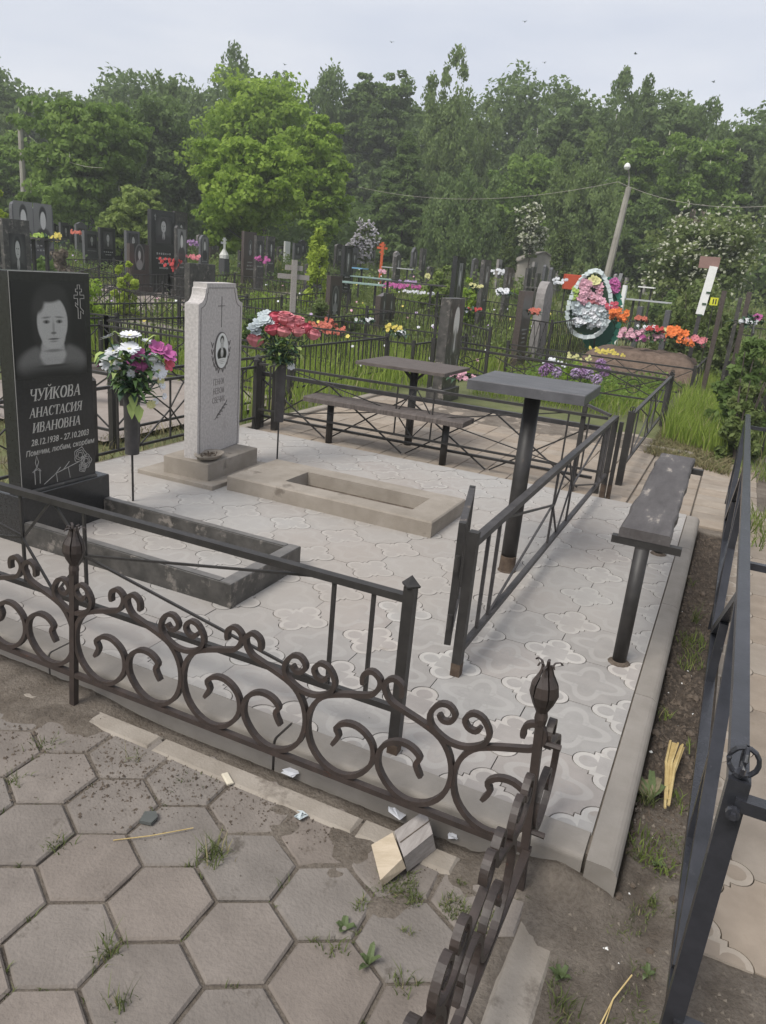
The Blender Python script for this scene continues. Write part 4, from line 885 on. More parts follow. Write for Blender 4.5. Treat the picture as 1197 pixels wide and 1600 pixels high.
ur = Vector((.80, .60, 0)); un = Vector((.60, -.80, 0))
fl = [(-.055, .345, 0, .052), (.01, .345, .02, .058), (.055, .30, .02, .045), (-.075, .265, .05, .052), (-.005, .255, .06, .052), (.10, .325, .0, .052), (.165, .285, -.01, .048), (.105, .265, .04, .05), (.225, .245, 0, .050), (.03, .32, -.06, .045), (-.20, .175, .04, .055)]
heads = [(*bp(u, v, w), r, 'pink' if i % 3 else 'deeppink', 'rose', .3 if i % 2 else -.2, .2 if i % 3 else -.3, 1) for i, (u, v, w, r) in enumerate(fl)]
heads += [(*bp(u, v, w), r, 'bluewhite', 'lily', .2, -.5, .6) for u, v, w, r in ((-.175, .30, .02, .05), (-.215, .265, .02, .045), (-.13, .325, .02, .05), (-.10, .31, .02, .045), (-.19, .235, .02, .045), (-.12, .37, -.02, .035), (-.16, .355, -.03, .03))] + [(*bp(.07, .01, .04), .03, 'white', 'lily', .4, -.5, 0)]
cluster(b2, heads, 'x'); stems(b2, (0, 0, -.03), [h[:3] for h in heads]); bq_leaves(b2, (0, 0, .0), (50, 70, 46), .15, .22, 8, L1=.085, w=.042)

# ------------------------------------------------------------------ small things on the ground near the camera
wb = thing('wood_block', 'short weathered grey timber offcut lying on edge near the low kerb', 'wood block', (-.55, 1.68, 0))
def hull8(pts, base, m, name, par):
    mb = MB(); T = [Vector(p)-Vector(base) for p in pts]; mb.v = [tuple(p) for p in T]; mb.f = [(0, 1, 2, 3), (7, 6, 5, 4), (0, 4, 5, 1), (1, 5, 6, 2), (2, 6, 7, 3), (3, 7, 4, 0)]; mb.mi = [0]*6; return mb.build(name, m, par)
hull8([(-.6005, 1.653, .078), (-.538, 1.578, .078), (-.502, 1.703, .078), (-.557, 1.784, .078)][:1] + [(-.538, 1.580, .074), (-.502, 1.703, .076), (-.557, 1.784, .078)] + [(-.585, 1.665, .012), (-.530, 1.600, .010), (-.492, 1.722, .010), (-.545, 1.79, .012)], (-.55, 1.68, 0), M['greywood'], 'offcut', wb)
MB().bar([(-.018, -.058, .0778), (.022, .068, .0785)], .003, .001).build('crack', M['soil'], wb)
wb2 = thing('wood_block', 'pale freshly sawn timber offcut leaning against the grey one', 'wood block', (-.59, 1.59, 0))
hull8([(-.652, 1.617, .034), (-.574, 1.513, .034), (-.541, 1.577, .070), (-.604, 1.650, .074), (-.645, 1.625, .004), (-.570, 1.524, .004), (-.530, 1.585, .036), (-.592, 1.660, .040)], (-.59, 1.59, 0), M['freshwood'], 'offcut', wb2)
def crumple(r, seed, n=14, sq_=(1, 1, .6)):
    q = random.Random(seed); mb = MB(); P = [Vector((q.uniform(-1, 1)*sq_[0], q.uniform(-1, 1)*sq_[1], q.uniform(0, 1)*sq_[2]))*r for _ in range(n)]
    for k in range(n): a, b, c = q.sample(P, 3); mb.poly([a, b, c])
    return mb
for (x, y, r, lab, c) in ((-1.03, 1.80, .032, 'crumpled white paper scrap under the scroll fence behind the low kerb', 'white'), (-.655, 1.80, .036, 'folded white packet just behind the timber offcuts', 'white'), (-.90, 1.64, .022, 'clear crushed wrapper lying on the hexagonal paver edge', 'bluewhite'), (-.465, 1.80, .02, 'thin white strip of litter below the kerb beside the corner post', 'white')):
    tag(crumple(r, int(x*100)).build('litter', C[c], None, (x, y, .004)), lab, 'litter')
tg = thing('broken_tag', 'small cream plastic piece lying by the low kerb', 'litter', (-1.185, 1.665, .006), -.6); MB().bbox((-.028, -.011, 0), (.028, .011, .008), .003).build('plastic', flat('cream_plastic', (.55, .50, .40)), tg)
ch = thing('slate_chip', 'dark flat stone chip on a hexagonal paver', 'stone chip', (-1.273, 1.405, .003), .4)
MB().prism([(-.022, -.02), (.014, -.024), (.024, .004), (.012, .026), (-.02, .02)], 0, .010).build('chip', flat('dark_slate', (.085, .09, .085)), ch)
bo = thing('straw_bundle', 'bundle of dry yellow stems lying between the kerb and tube fence', 'dry stems', (.085, 2.46, .01), 0)
qq = random.Random(4)
for k in range(11):
    dx = qq.uniform(-.028, .028); L1 = qq.uniform(.24, .40); MB().bar([(dx*1.0+.01, .20, .008+.006*(k % 3)), (dx*.7, .20-L1*.5, .012+.006*(k % 3)), (dx*.25-.002+.012, .20-L1, .006)], .0085, .0085, n=5).build('stem', mat('dry_straw', (.40, .29, .12), (.55, .43, .21), scale=20, rough=.8, bump=.2) if k == 0 else bpy.data.materials['dry_straw'], bo)
# weeds and grass tufts
BL = {}
M['grass'] = leafmat('grass_blades', (.095, .135, .032), (.23, .29, .075), .35, third=(.32, .28, .13))
M['grassbright'] = leafmat('bright_tall_grass', (.15, .22, .035), (.33, .42, .085), .42, third=(.42, .38, .20))
M['tuft'] = leafmat('dull_tuft_blades', (.075, .10, .030), (.17, .20, .075), .3, third=(.30, .26, .14))
M['straw'] = leafmat('dry_clippings', (.13, .12, .055), (.30, .26, .14), .2, third=(.12, .18, .04))
def blades(name, P, h, w, m, lean=.5, label=None, cat='grass', kind='stuff', group=None, seed=1, seg=2, flatn=1.0, base=None):
    """one mesh of curved grass blades, roots at P (n,3)"""
    r = np.random.default_rng(seed); n = len(P); P = np.asarray(P, float)
    H = h*r.uniform(.45, 1.15, n); a = r.uniform(0, 2*PI, n); ln = lean*r.uniform(.1, 1.0, n)*H; dx, dy = np.cos(a)*ln, np.sin(a)*ln; b = r.uniform(0, 2*PI, n); sx, sy = np.cos(b)*w/2, np.sin(b)*w/2
    wv = r.uniform(.6, 1.4, n); sx *= wv; sy *= wv; H = H*flatn
    V = np.zeros((n, 5, 3)); V[:, 0] = P + np.stack([-sx, -sy, np.zeros(n)], 1); V[:, 1] = P + np.stack([sx, sy, np.zeros(n)], 1)
    mid = P + np.stack([dx*.3, dy*.3, H*.58], 1); V[:, 2] = mid + np.stack([sx*.8, sy*.8, np.zeros(n)], 1); V[:, 3] = mid - np.stack([sx*.8, sy*.8, np.zeros(n)], 1); V[:, 4] = P + np.stack([dx, dy, H], 1)
    i = np.arange(n)*5; F = np.concatenate([np.stack([i, i+1, i+2], 1), np.stack([i, i+2, i+3], 1), np.stack([i+3, i+2, i+4], 1)]); sh = r.uniform(0, 1, n)
    me = np_mesh(name, V.reshape(-1, 3), F, m, np.concatenate([sh, sh, sh])); o = put(name, me)
    if base is not None: o.location = base
    return tag(o, label, cat, group, kind)
def disc(cx, cy, r, n, seed, sx=1, sy=1, z=0.0):
    q = np.random.default_rng(seed); a = q.uniform(0, 2*PI, n); d = r*np.sqrt(q.uniform(0, 1, n))*q.uniform(.2, 1, n); return np.stack([cx+d*np.cos(a)*sx, cy+d*np.sin(a)*sy, np.full(n, z)], 1)
tufts = [(-1.50, 1.60, .05, 26, .07, 'tall green tuft against the low kerb'), (-1.02, 1.385, .07, 150, .085, 'large feathery grass tuft on the hexagonal pavers'), (-1.80, 1.50, .07, 90, .04, 'flat tuft beside the left fence post foot'), (-1.42, 1.20, .05, 80, .05, 'tuft growing in the paver joint at left'),
         (-1.73, 1.33, .05, 60, .045, 'yellowish tuft near the left edge of the pavers'), (-1.05, 1.02, .06, 110, .06, 'spreading tuft in the joint of the front pavers'), (-.60, 1.29, .05, 60, .05, 'leafy tuft right of the front pavers'), (-.55, 1.55, .09, 170, .04, 'low tangled weeds beside the timber offcuts'),
         (-.40, 1.28, .05, 70, .05, 'tuft beside the right kerb strip'), (-.27, 1.12, .05, 60, .055, 'tuft by the side run of the scroll fence'), (-.93, .93, .05, 80, .06, 'tuft at the bottom of the front pavers'), (-.06, 1.42, .05, 90, .055, 'tuft in the sand by the kerb strip end'), (.10, 1.86, .05, 60, .045, 'tuft under the tube fence'),
         (.03, 2.30, .05, 70, .09, 'long weeds against the kerb near the dry stems'), (.08, 3.95, .05, 60, .11, 'grass blades at the far kerb end'), (-.24, 1.71, .05, 60, .04, 'grass at the corner post foot'), (-1.30, 1.62, .1, 60, .03, 'sparse weeds along the low kerb')]
for i, (x, y, r, n, h, lab) in enumerate(tufts):
    P = disc(0, 0, r, n, i); P[:, 2] = 0; o = blades('grass_tuft', P[::2], h*.85, .0034, M['tuft'], 1.3, lab, 'grass tuft', None, 'grass tufts among the pavers', i, base=(x, y, -.012)); 
jp = []
rj = random.Random(5)
for a in range(-16, 17):
    for b in range(-16, 17):
        lx = 1.5*HS*a; ly = math.sqrt(3)*HS*(b + .5*(a % 2)); x = OX + ct*lx - st*ly; y = OY + st*lx + ct*ly
        if .3 < y < 1.6 and -2.6 < x < -.3:
            for k in range(6):
                if rj.random() < .42:
                    t0, t1 = TH+PI/3*k, TH+PI/3*(k+1); f = rj.random(); m_ = rj.randrange(2, 10)
                    for _ in range(m_): g2 = f + rj.gauss(0, .06); jp.append((x+HS*(math.cos(t0)*(1-g2)+math.cos(t1)*g2)+rj.gauss(0, .003), y+HS*(math.sin(t0)*(1-g2)+math.sin(t1)*g2)+rj.gauss(0, .003), -.015))
blades('joint_grass', np.array(jp), .026, .003, M['tuft'], 1.3, 'short grass sprouting in the joints between hexagonal pavers', 'grass', 'stuff')
# crumbs of soil and pebbles
def crumbs(name, n, area, smin, smax, m, label, seed, zf=None):
    q = np.random.default_rng(seed); V = []; F = []
    base = np.array([(1, 0, 0), (-.5, .87, 0), (-.5, -.87, 0), (0, 0, 1.2)])
    P = area(q, n); S = q.uniform(0, 1, n)**3*(smax-smin)+smin; A = q.uniform(0, 6.28, n)
    for i in range(n):
        c, s = math.cos(A[i]), math.sin(A[i]); b = base*S[i]*q.uniform(.6, 1.3, (4, 3)); x = b[:, 0]*c-b[:, 1]*s; y = b[:, 0]*s+b[:, 1]*c
        z = zf(P[i][0], P[i][1]) if zf else P[i][2] if len(P[i]) > 2 else 0
        V += [(P[i][0]+x[j], P[i][1]+y[j], z+b[j, 2]-.002) for j in range(4)]; k = 4*i; F += [(k, k+1, k+3), (k+1, k+2, k+3), (k+2, k, k+3)]
    o = put(name, np_mesh(name, np.array(V), np.array(F), m)); return tag(o, label, 'debris', None, 'stuff')
gh = lambda x, y: near_height(x, y)[0]
hexz = lambda x, y: max(0.001, gh(x, y))
crumbs('soil_crumbs', 1500, lambda q, n: np.stack([q.normal(-1.62, .24, n), 1.50+.09*q.normal(0, 1, n)-.05*np.sin(np.arange(n))], 1), .001, .007, M['soil'], 'dark soil crumbs and bark scattered along the low kerb at left', 3, hexz)
crumbs('pebbles', 1500, lambda q, n: np.stack([q.uniform(-1.7, -.3, n), 1.67-np.abs(q.normal(0, .07, n))], 1), .0008, .0045, M['soil'], 'fine dirt and grit swept along the low kerb', 4, hexz)
crumbs('soil_clods', 4500, lambda q, n: np.stack([q.uniform(.01, .17, n), q.uniform(2.0, 5.6, n)], 1), .003, .013, M['soil'], 'dark clods of soil along the trench beside the right kerb', 5, gh)
crumbs('sand_grit', 2600, lambda q, n: np.stack([q.uniform(-.1, .9, n), q.uniform(1.0, 2.4, n)], 1), .0015, .009, M['bed'], 'grit on the sand in front of the kerb corner', 6, gh)
crumbs('chalk_bits', 26, lambda q, n: np.stack([q.uniform(.01, .14, n), q.uniform(1.6, 4.4, n)], 1), .003, .009, M['white'], 'white chips in the soil beside the kerb', 7, gh)
crumbs('tile_crumbs', 260, lambda q, n: np.stack([q.uniform(-3.6, -.15, n), q.uniform(1.95, 5.5, n), np.full(n, ZT+.001)], 1), .001, .003, M['soil'], 'dark specks scattered over the pale tiles', 8)

def broadleaf(label, loc, n, L1, w, h, seed, m='leaf', group='leafy weeds in the sand'):
    t = thing('weed', label, 'weed', loc, 0, group); q = random.Random(seed)
    for k in range(n):
        mb = MB(); a = 2*PI*k/n + q.uniform(-.4, .4); leafq(mb, (0, 0, .0), (math.cos(a), math.sin(a), q.uniform(.5, 1.6)), L1*q.uniform(.7, 1.1), w, 0, q.uniform(.1, .35)); mb.build('leaf', M['weedleaf'], t)
    return t
M['weedleaf'] = mat('weed_leaf', (.06, .085, .032), (.105, .135, .055), scale=20, rough=.6, bump=.3)
M['dryleaf'] = mat('withered_leaf', (.12, .10, .06), (.20, .17, .11), scale=20, rough=.9, bump=.5)
for lab, x, y, n, L1, w, h in (('broad green leaves at the bottom edge in the sand', .035, 1.30, 4, .10, .035, 0), ('dark broad leaf beside the tube fence at the bottom', .085, 1.36, 3, .075, .03, 0), ('small green sprout in the sand right of the fence', .205, 1.50, 5, .035, .014, 0),
                               ('sprig of green leaves between the two kerbs', -.60, 1.36, 4, .05, .02, 0), ('low leafy weed beside the kerb strip', -.075, 1.50, 6, .05, .016, 0), ('long leaf in the paver joint near the kerb strip', -.50, 1.30, 4, .06, .018, 0), ('small weed in the sand strip before the clods', .10, 2.02, 6, .035, .012, 0), ('light green sprout by the fence foot', .115, 1.62, 4, .032, .014, 0)):
    broadleaf(lab, (x, y, -.01), n, L1, w, h, int(abs(x)*1000))
wh = thing('withered_weed', 'withered grey green weed pulled out by the kerb', 'weed', (.045, 2.30, .01))
for k in range(8):
    mb = MB(); a = 1.2 + k*.25; leafq(mb, (0, 0, 0), (math.cos(a), math.sin(a), .2), .11+.03*(k % 3), .026, 0, .3); mb.build('leaf', M['dryleaf'] if k % 2 else M['weedleaf'], wh)
tw = thing('twig', 'forked pale straw lying in the sand at the bottom', 'twig', (.03, 1.45, .0)); MB().bar([(0, -.05, .0), (.02, .04, .012), (.05, .12, .02)], .003, .003).build('stalk', bpy.data.materials['dry_straw'], tw); MB().bar([(.01, -.05, .0), (.02, .04, .012)], .002, .002).build('stalk', bpy.data.materials['dry_straw'], tw)
ds = thing('straw', 'long dry straw across the pavers', 'straw', (-1.22, 1.33, .004)); MB().bar([(-.08, -.04, 0), (0, .02, .006), (.08, .11, .002)], .0022, .002).build('stalk', bpy.data.materials['dry_straw'], ds)

# ------------------------------------------------------------------ trees and woods behind the cemetery
def leaves_at(C_, r_cl, n_per, size, rg, flat_=.55, droop=False, elong=1.0):
    """leaf quads scattered about clump centres; returns V,F,shade"""
    n = len(C_)*n_per; c = np.repeat(C_, n_per, 0); d = rg.normal(0, 1, (n, 3)); d /= np.linalg.norm(d, axis=1)[:, None] + 1e-9
    rr = np.repeat(r_cl, n_per)*rg.uniform(.35, 1.0, n)**.6; p = c + d*rr[:, None]*np.array([1, 1, flat_])
    if droop: p[:, 2] -= rg.exponential(1.0, n)*np.repeat(r_cl, n_per)*.55; p[:, :2] = c[:, :2] + (p[:, :2]-c[:, :2])*.85
    s = size*rg.uniform(.55, 1.3, n); nrm = d*.6 + rg.normal(0, .6, (n, 3)) + np.array([0, 0, .35]); nrm /= np.linalg.norm(nrm, axis=1)[:, None]
    t = np.cross(nrm, rg.normal(0, 1, (n, 3))); t /= np.linalg.norm(t, axis=1)[:, None] + 1e-9; b = np.cross(nrm, t)
    if droop: t = t*.8 + np.array([0, 0, -1.0]); t /= np.linalg.norm(t, axis=1)[:, None]; b = np.cross(nrm, t); b /= np.linalg.norm(b, axis=1)[:, None] + 1e-9
    s = s[:, None]; V = np.stack([p - t*s*.5*elong, p + b*s*.32 + nrm*s*.08, p + t*s*.5*elong, p - b*s*.32 + nrm*s*.08], 1)
    sh = np.repeat(rg.uniform(0, .62, len(C_)), n_per) + rg.uniform(0, .38, n)
    i = np.arange(n)*4; F = np.stack([i, i+1, i+2, i+3], 1); return V.reshape(-1, 3), F, sh
def limbs(mb, H, rad, z0, nb, rg, r0, lean=(0, 0), up=.6):
    top = Vector((lean[0], lean[1], H*.82)); pts = [Vector((0, 0, -.1))]
    for k in range(1, 7): f = k/6; pts.append(Vector((top.x*f + rg.normal(0, r0*.35), top.y*f + rg.normal(0, r0*.35), H*.82*f)))
    mb.bar(pts, r0*2, n=7, w1=r0*.4); tips = []
    for k in range(nb):
        z = z0 + (H*.66-z0)*(k+.5)/nb; f = z/(H*.82); a = rg.uniform(0, 2*PI); L1 = rad*rg.uniform(.3, .5)*math.sqrt(max(.06, 1-((z-(z0+H)/2)/(H-z0)*1.9)**2))
        p = Vector((top.x*f, top.y*f, z)); q = p + Vector((math.cos(a)*L1*.5, math.sin(a)*L1*.5, L1*up*.5)); t = p + Vector((math.cos(a)*L1, math.sin(a)*L1, L1*up))
        mb.bar([p, q, t], r0*.6, n=4, w1=r0*.12); tips.append(t)
    return tips
def tree(name, label, px, py_top, D, wpx, kind, m, bark='bark', z0f=.2, n=110, per=70, leaf=.24, seed=1, group=None, base_rise=0.0, extra=None, clr=1.0):
    rg = np.random.default_rng(seed); P = sight(px, 400, D); g0 = gz(P.x, P.y); T_ = sight(px, py_top, D); H = T_.z-g0; rad = wpx*D/FPX/2*(1.04 if D < 36 else 1.28)
    t = thing(name, label, 'tree', (P.x, P.y, g0-.05), 0, group); mb = MB(); z0 = H*z0f; tips = limbs(mb, H, rad, z0, 9, rg, H*.013, (rg.normal(0, .02)*H, rg.normal(0, .02)*H), .55 if kind != 'birch' else .9)
    mb.build('trunk', M[bark], t)
    c = []
    if kind == 'round':
        n = int(n*1.5)
        nl = 11; lobes = [(rg.uniform(-.45, .45)*rad, rg.uniform(-.45, .45)*rad, z0 + (H-z0)*rg.uniform(.28, .80), rad*rg.uniform(.42, .62)) for _ in range(nl)] + [(0, 0, z0+(H-z0)*.5, rad*.78), (0, 0, H-rad*.42, rad*.42)]
        while len(c) < n:
            lx, ly, lz, lr = lobes[rg.integers(len(lobes))]; d = rg.normal(0, 1, 3); d /= np.linalg.norm(d); q = np.array([lx, ly, lz]) + d*lr*rg.uniform(.5, 1.0)*np.array([1, 1, min(1.25, (H-z0)/rad*.62)])
            if z0*.8 < q[2] < H and math.hypot(q[0], q[1]) < rad*1.05: c.append(q)
        rc_ = rg.uniform(.10, .20, len(c))*rad; V, F, S = leaves_at(np.array(c), rc_, int(per*.85), leaf*.85, rg)
    elif kind == 'birch':
        n = int(n*2.3); lead = [(0, 0, 1.0, .62)] + [(rg.uniform(-.62, .62), rg.uniform(-.5, .5), rg.uniform(.70, .96), rg.uniform(.30, .46)) for _ in range(5)]
        while len(c) < n:
            lx, ly, lh, lw = lead[rg.integers(6)] if rg.random() < .72 else (0, 0, .78, .95)
            f = rg.uniform(0, 1)**.85; z = z0 + (H*lh-z0)*f; w = rad*lw*(math.sin(PI*min(1, f*.86+.14))**.62); a = rg.uniform(0, 2*PI); r = w*rg.uniform(.1, 1)**.6
            k = f**1.2; q = np.array([lx*rad*k + r*math.cos(a), ly*rad*k + r*math.sin(a), z])
            if math.hypot(q[0], q[1]) < rad*1.05: c.append(q)
        rc_ = rg.uniform(.08, .16, len(c))*rad; V, F, S = leaves_at(np.array(c), rc_, int(per*.66), leaf*.62, rg, 1.0, 'semi', 1.3)
    elif kind == 'cone':
        while len(c) < n:
            f = rg.uniform(0, 1)**1.2; z = z0 + (H-z0)*f; w = rad*(1-f)**.85; a = rg.uniform(0, 2*PI); r = w*rg.uniform(.5, 1); c.append(np.array([r*math.cos(a), r*math.sin(a), z]))
        rc_ = rg.uniform(.10, .2, len(c))*rad*(1.25-np.array([(q[2]-z0)/(H-z0) for q in c])); V, F, S = leaves_at(np.array(c), rc_, per, leaf*.8, rg, .5, False, 1.6)
    elif kind == 'thuja':
        while len(c) < n:
            f = rg.uniform(0, 1); z = H*.03 + H*.95*f; w = rad*(1-f**2.2)**.8*(.75+.25*f if f < .3 else 1); a = rg.uniform(0, 2*PI); c.append(np.array([w*math.cos(a)*.8, w*math.sin(a)*.8, z]))
        rc_ = np.full(len(c), rad*.22); V, F, S = leaves_at(np.array(c), rc_, per, leaf*.6, rg, 1.6, False, 1.7)
    elif kind == 'bush':
        while len(c) < n:
            d = rg.normal(0, 1, 3); d /= np.linalg.norm(d); d[2] = abs(d[2]); q = d*np.array([rad, rad, H*.95])*rg.uniform(.55, .95)*(1+.12*math.sin(5*d[0]+seed)); c.append(q)
        rc_ = rg.uniform(.14, .28, len(c))*min(rad, H*.6); V, F, S = leaves_at(np.array(c), rc_, per, leaf, rg)
    put('crown', np_mesh('crown', V, F, m, S), t)
    if extra:
        em, cnt, sz, style = extra; c = np.array(c); idx = rg.choice(len(c), min(cnt, len(c)), replace=False); out_ = MB()
        for i in idx:
            q = c[i] + np.array([rg.normal(0, .1), rg.normal(0, .1), rg.normal(0, .1)])*rad*.5; q = q*np.array([1.08, 1.08, 1.0])
            if style == 'candle': out_.bar([tuple(q), tuple(q+np.array([0, 0, sz*1.9]))], sz*.7, n=5, w1=sz*.15)
            else:
                for _ in range(9): e = q + rg.normal(0, 1, 3)*rad*.12; out_.box(tuple(e), (sz, sz, sz*.35), rot=Matrix.Rotation(rg.uniform(0, 3), 3, Vector(tuple(rg.normal(0, 1, 3))).normalized()))
        o = out_.build('blossom', em, t); tag(o, kind='stuff')
    return t
LM = {
 'dark': leafmat('dark_leaves', (.100, .160, .044), (.200, .285, .088), .5),
 'birch': leafmat('birch_leaves', (.145, .210, .066), (.255, .335, .120), .52),
 'birchd': leafmat('deep_birch_leaves', (.118, .184, .058), (.220, .300, .104), .5),
 'mid': leafmat('chestnut_leaves', (.12, .205, .038), (.26, .37, .085), .5),
 'bright': leafmat('maple_leaves', (.175, .285, .032), (.360, .490, .080), .5),
 'yellow': leafmat('yellow_green_leaves', (.26, .35, .04), (.46, .56, .09), .45),
 'willow': leafmat('willow_leaves', (.16, .23, .05), (.30, .38, .11), .46),
 'cone': leafmat('spruce_needles', (.055, .080, .036), (.105, .138, .062), .25),
 'thuja': leafmat('thuja_scales', (.065, .100, .024), (.130, .175, .046), .3),
 'brown': leafmat('brownish_twigs', (.13, .11, .08), (.23, .19, .15), .2),
 'haw': leafmat('hawthorn_leaves', (.115, .165, .050), (.235, .285, .10), .42),
}
GRP = 'trees beyond the graves'
TR = [ # name,label,px,top,D,wpx,kind,mat,bark,z0f,n,per,leaf
 ('birch_tree', 'distant pale birch behind the left concrete pole', 15, 168, 56, 60, 'birch', 'birch', 'birchbark', .1, 90, 60, .3),
 ('spruce_tree', 'thin dark spruce top beside the left concrete pole', 54, 168, 56, 36, 'cone', 'cone', 'bark', .05, 110, 60, .3),
 ('linden_tree', 'dark round tree at the left edge of the photo', 28, 205, 42, 110, 'round', 'mid', 'bark', .12, 120, 70, .27),
 ('chestnut_tree', 'large round chestnut with pale blossom candles at the left', 142, 166, 34, 168, 'round', 'mid', 'bark', .12, 240, 80, .26),
 ('willow_bush', 'pale green low round tree in front of the chestnut', 212, 292, 27, 104, 'round', 'willow', 'bark', .12, 130, 70, .17),
 ('birch_tree', 'tall dark birch rising left of the bright maples', 256, 94, 50, 80, 'birch', 'birchd', 'birchbark', .2, 150, 70, .3),
 ('linden_tree', 'broad shaded green tree between the chestnut and the maple', 262, 158, 41, 140, 'round', 'dark', 'bark', .08, 230, 80, .27),
 ('birch_tree', 'tall dark birch whose twin top rises above the maples', 362, 70, 55, 118, 'birch', 'birchd', 'birchbark', .2, 210, 75, .32),
 ('maple_tree', 'bright green maple with the lowest crown in the left middle', 388, 214, 27, 180, 'round', 'bright', 'bark', .16, 270, 85, .21),
 ('maple_tree', 'tall yellow green maple behind the low bright maple', 410, 128, 37, 190, 'round', 'bright', 'bark', .2, 260, 85, .27),
 ('maple_tree', 'bright green maple right of the low one with upright crown', 492, 182, 31, 124, 'round', 'bright', 'bark', .15, 240, 85, .22),
 ('poplar_tree', 'dark tree with ragged top just right of the tall maple', 505, 96, 57, 110, 'birch', 'dark', 'bark', .1, 200, 75, .34),
 ('poplar_tree', 'dark narrow headed tree second right of the tall maple', 553, 100, 56, 80, 'round', 'dark', 'bark', .1, 190, 75, .32),
 ('poplar_tree', 'dark round headed tree left of the big birch', 596, 108, 55, 90, 'round', 'dark', 'bark', .1, 190, 75, .32),
 ('birch_tree', 'tallest birch with visible white trunk in the middle', 683, 70, 46, 104, 'birch', 'birch', 'birchbark', .34, 200, 70, .27),
 ('birch_tree', 'slender lower birch on the right flank of the tallest one', 738, 150, 49, 70, 'birch', 'birch', 'birchbark', .15, 150, 70, .28),
 ('spruce_tree', 'dull brown green spruce in front of the tallest birch', 622, 205, 41, 120, 'cone', 'dark', 'bark', .02, 240, 80, .26),
 ('linden_tree', 'low dark shaded tree right of the white birch trunk', 715, 262, 38, 120, 'birch', 'birchd', 'bark', .05, 210, 75, .24),
 ('birch_tree', 'dark birch with thin pointed top right of the sky gap', 818, 140, 52, 86, 'birch', 'birchd', 'birchbark', .15, 170, 70, .3),
 ('birch_tree', 'rounded dark birch left of the leaning lamp pole', 866, 160, 52, 90, 'round', 'birchd', 'birchbark', .15, 180, 75, .3),
 ('birch_tree', 'tall loose birch right above the lamp pole', 930, 106, 53, 100, 'birch', 'birchd', 'birchbark', .15, 210, 75, .3),
 ('birch_tree', 'broad dark birch to the right of the lamp pole', 1000, 126, 52, 120, 'round', 'birchd', 'birchbark', .15, 240, 75, .31),
 ('birch_tree', 'dark birch sloping down towards the right', 1064, 152, 51, 110, 'birch', 'birchd', 'birchbark', .1, 220, 75, .31),
 ('poplar_tree', 'lower dark tree near the right edge', 1122, 190, 52, 100, 'round', 'dark', 'bark', .1, 190, 75, .31),
 ('birch_tree', 'pale green birch cut by the right edge', 1185, 200, 47, 100, 'birch', 'birch', 'birchbark', .1, 190, 75, .28),
 ('chestnut_tree', 'low chestnut with broad leaves left of the shed', 815, 238, 43, 130, 'round', 'mid', 'bark', .05, 240, 75, .27),
 ('linden_tree', 'dense mid green tree above the shed', 745, 300, 40, 90, 'round', 'mid', 'bark', .0, 170, 75, .24),
 ('birch_tree', 'weeping pale birch in front left of the lamp pole', 900, 205, 39, 120, 'birch', 'birch', 'birchbark', .08, 230, 75, .23),
 ('chestnut_tree', 'yellowish chestnut with blossom candles behind the lamp pole', 972, 216, 43, 90, 'round', 'mid', 'bark', .1, 190, 75, .26),
 ('chestnut_tree', 'chestnut with many pale candles at the right', 1080, 216, 42, 110, 'round', 'mid', 'bark', .1, 220, 75, .26),
 ('spruce_tree', 'dark spruce behind the flowering hawthorn', 1135, 232, 43, 90, 'cone', 'cone', 'bark', .0, 220, 80, .27),
 ('linden_tree', 'shaded low tree filling the gap behind the lamp pole', 1005, 300, 41, 130, 'round', 'dark', 'bark', .0, 230, 75, .26),
 ('bare_tree', 'brownish thin twigged tree above the hawthorn', 1085, 312, 36, 80, 'birch', 'brown', 'bark', .2, 60, 50, .2),
 ('hawthorn_tree', 'flowering pale hawthorn at the right', 1085, 336, 27, 176, 'round', 'haw', 'bark', .12, 230, 75, .17),
 ('rowan_tree', 'small tree with white blossom left of the shed', 828, 318, 35, 50, 'round', 'haw', 'bark', .3, 80, 60, .18),
 ('lilac_tree', 'small pale lilac flowering tree behind the orange cross', 565, 344, 34, 46, 'round', 'haw', 'bark', .2, 80, 60, .18),
 ('thuja', 'narrow dark thuja left of the grey shed', 794, 352, 34, 30, 'thuja', 'thuja', 'bark', .0, 90, 90, .16),
 ('thuja', 'narrow dark thuja right of the grey shed', 876, 350, 34, 28, 'thuja', 'thuja', 'bark', .0, 90, 90, .16),
 ('maple_sapling', 'bright yellow green young tree behind the wooden cross', 497, 354, 20, 44, 'thuja', 'yellow', 'bark', .1, 46, 60, .17),
 ('maple_sapling', 'yellow green young tree at the left edge beside the twin portrait headstone', 2, 292, 19, 28, 'round', 'yellow', 'bark', .1, 60, 60, .14),
]
BL_C = leafmat('candle_blossom', (.50, .48, .38), (.60, .58, .48), .2); WB = flat('cream_blossom', (.38, .39, .29)); WL = flat('lilac_blossom', (.50, .47, .50)); WC = flat('white_candles', (.46, .46, .34))
for i, (nm, lab, px, top, D, w, kind, lm, bk, z0f, n, per, lf) in enumerate(TR):
    ex = None
    if 'candles' in lab: ex = (WC, 34 if 'many' not in lab else 70, .10, 'candle')
    if 'hawthorn' == nm.split('_')[0]: ex = (WB, 170, .07, 'bl')
    if nm == 'rowan_tree': ex = (WB, 80, .09, 'bl')
    if nm == 'lilac_tree': ex = (WL, 80, .10, 'bl')
    tree(nm, lab, px, top, D, w, kind, LM[lm], bk, z0f, n, per, lf, seed=11+i, group=GRP, extra=ex)
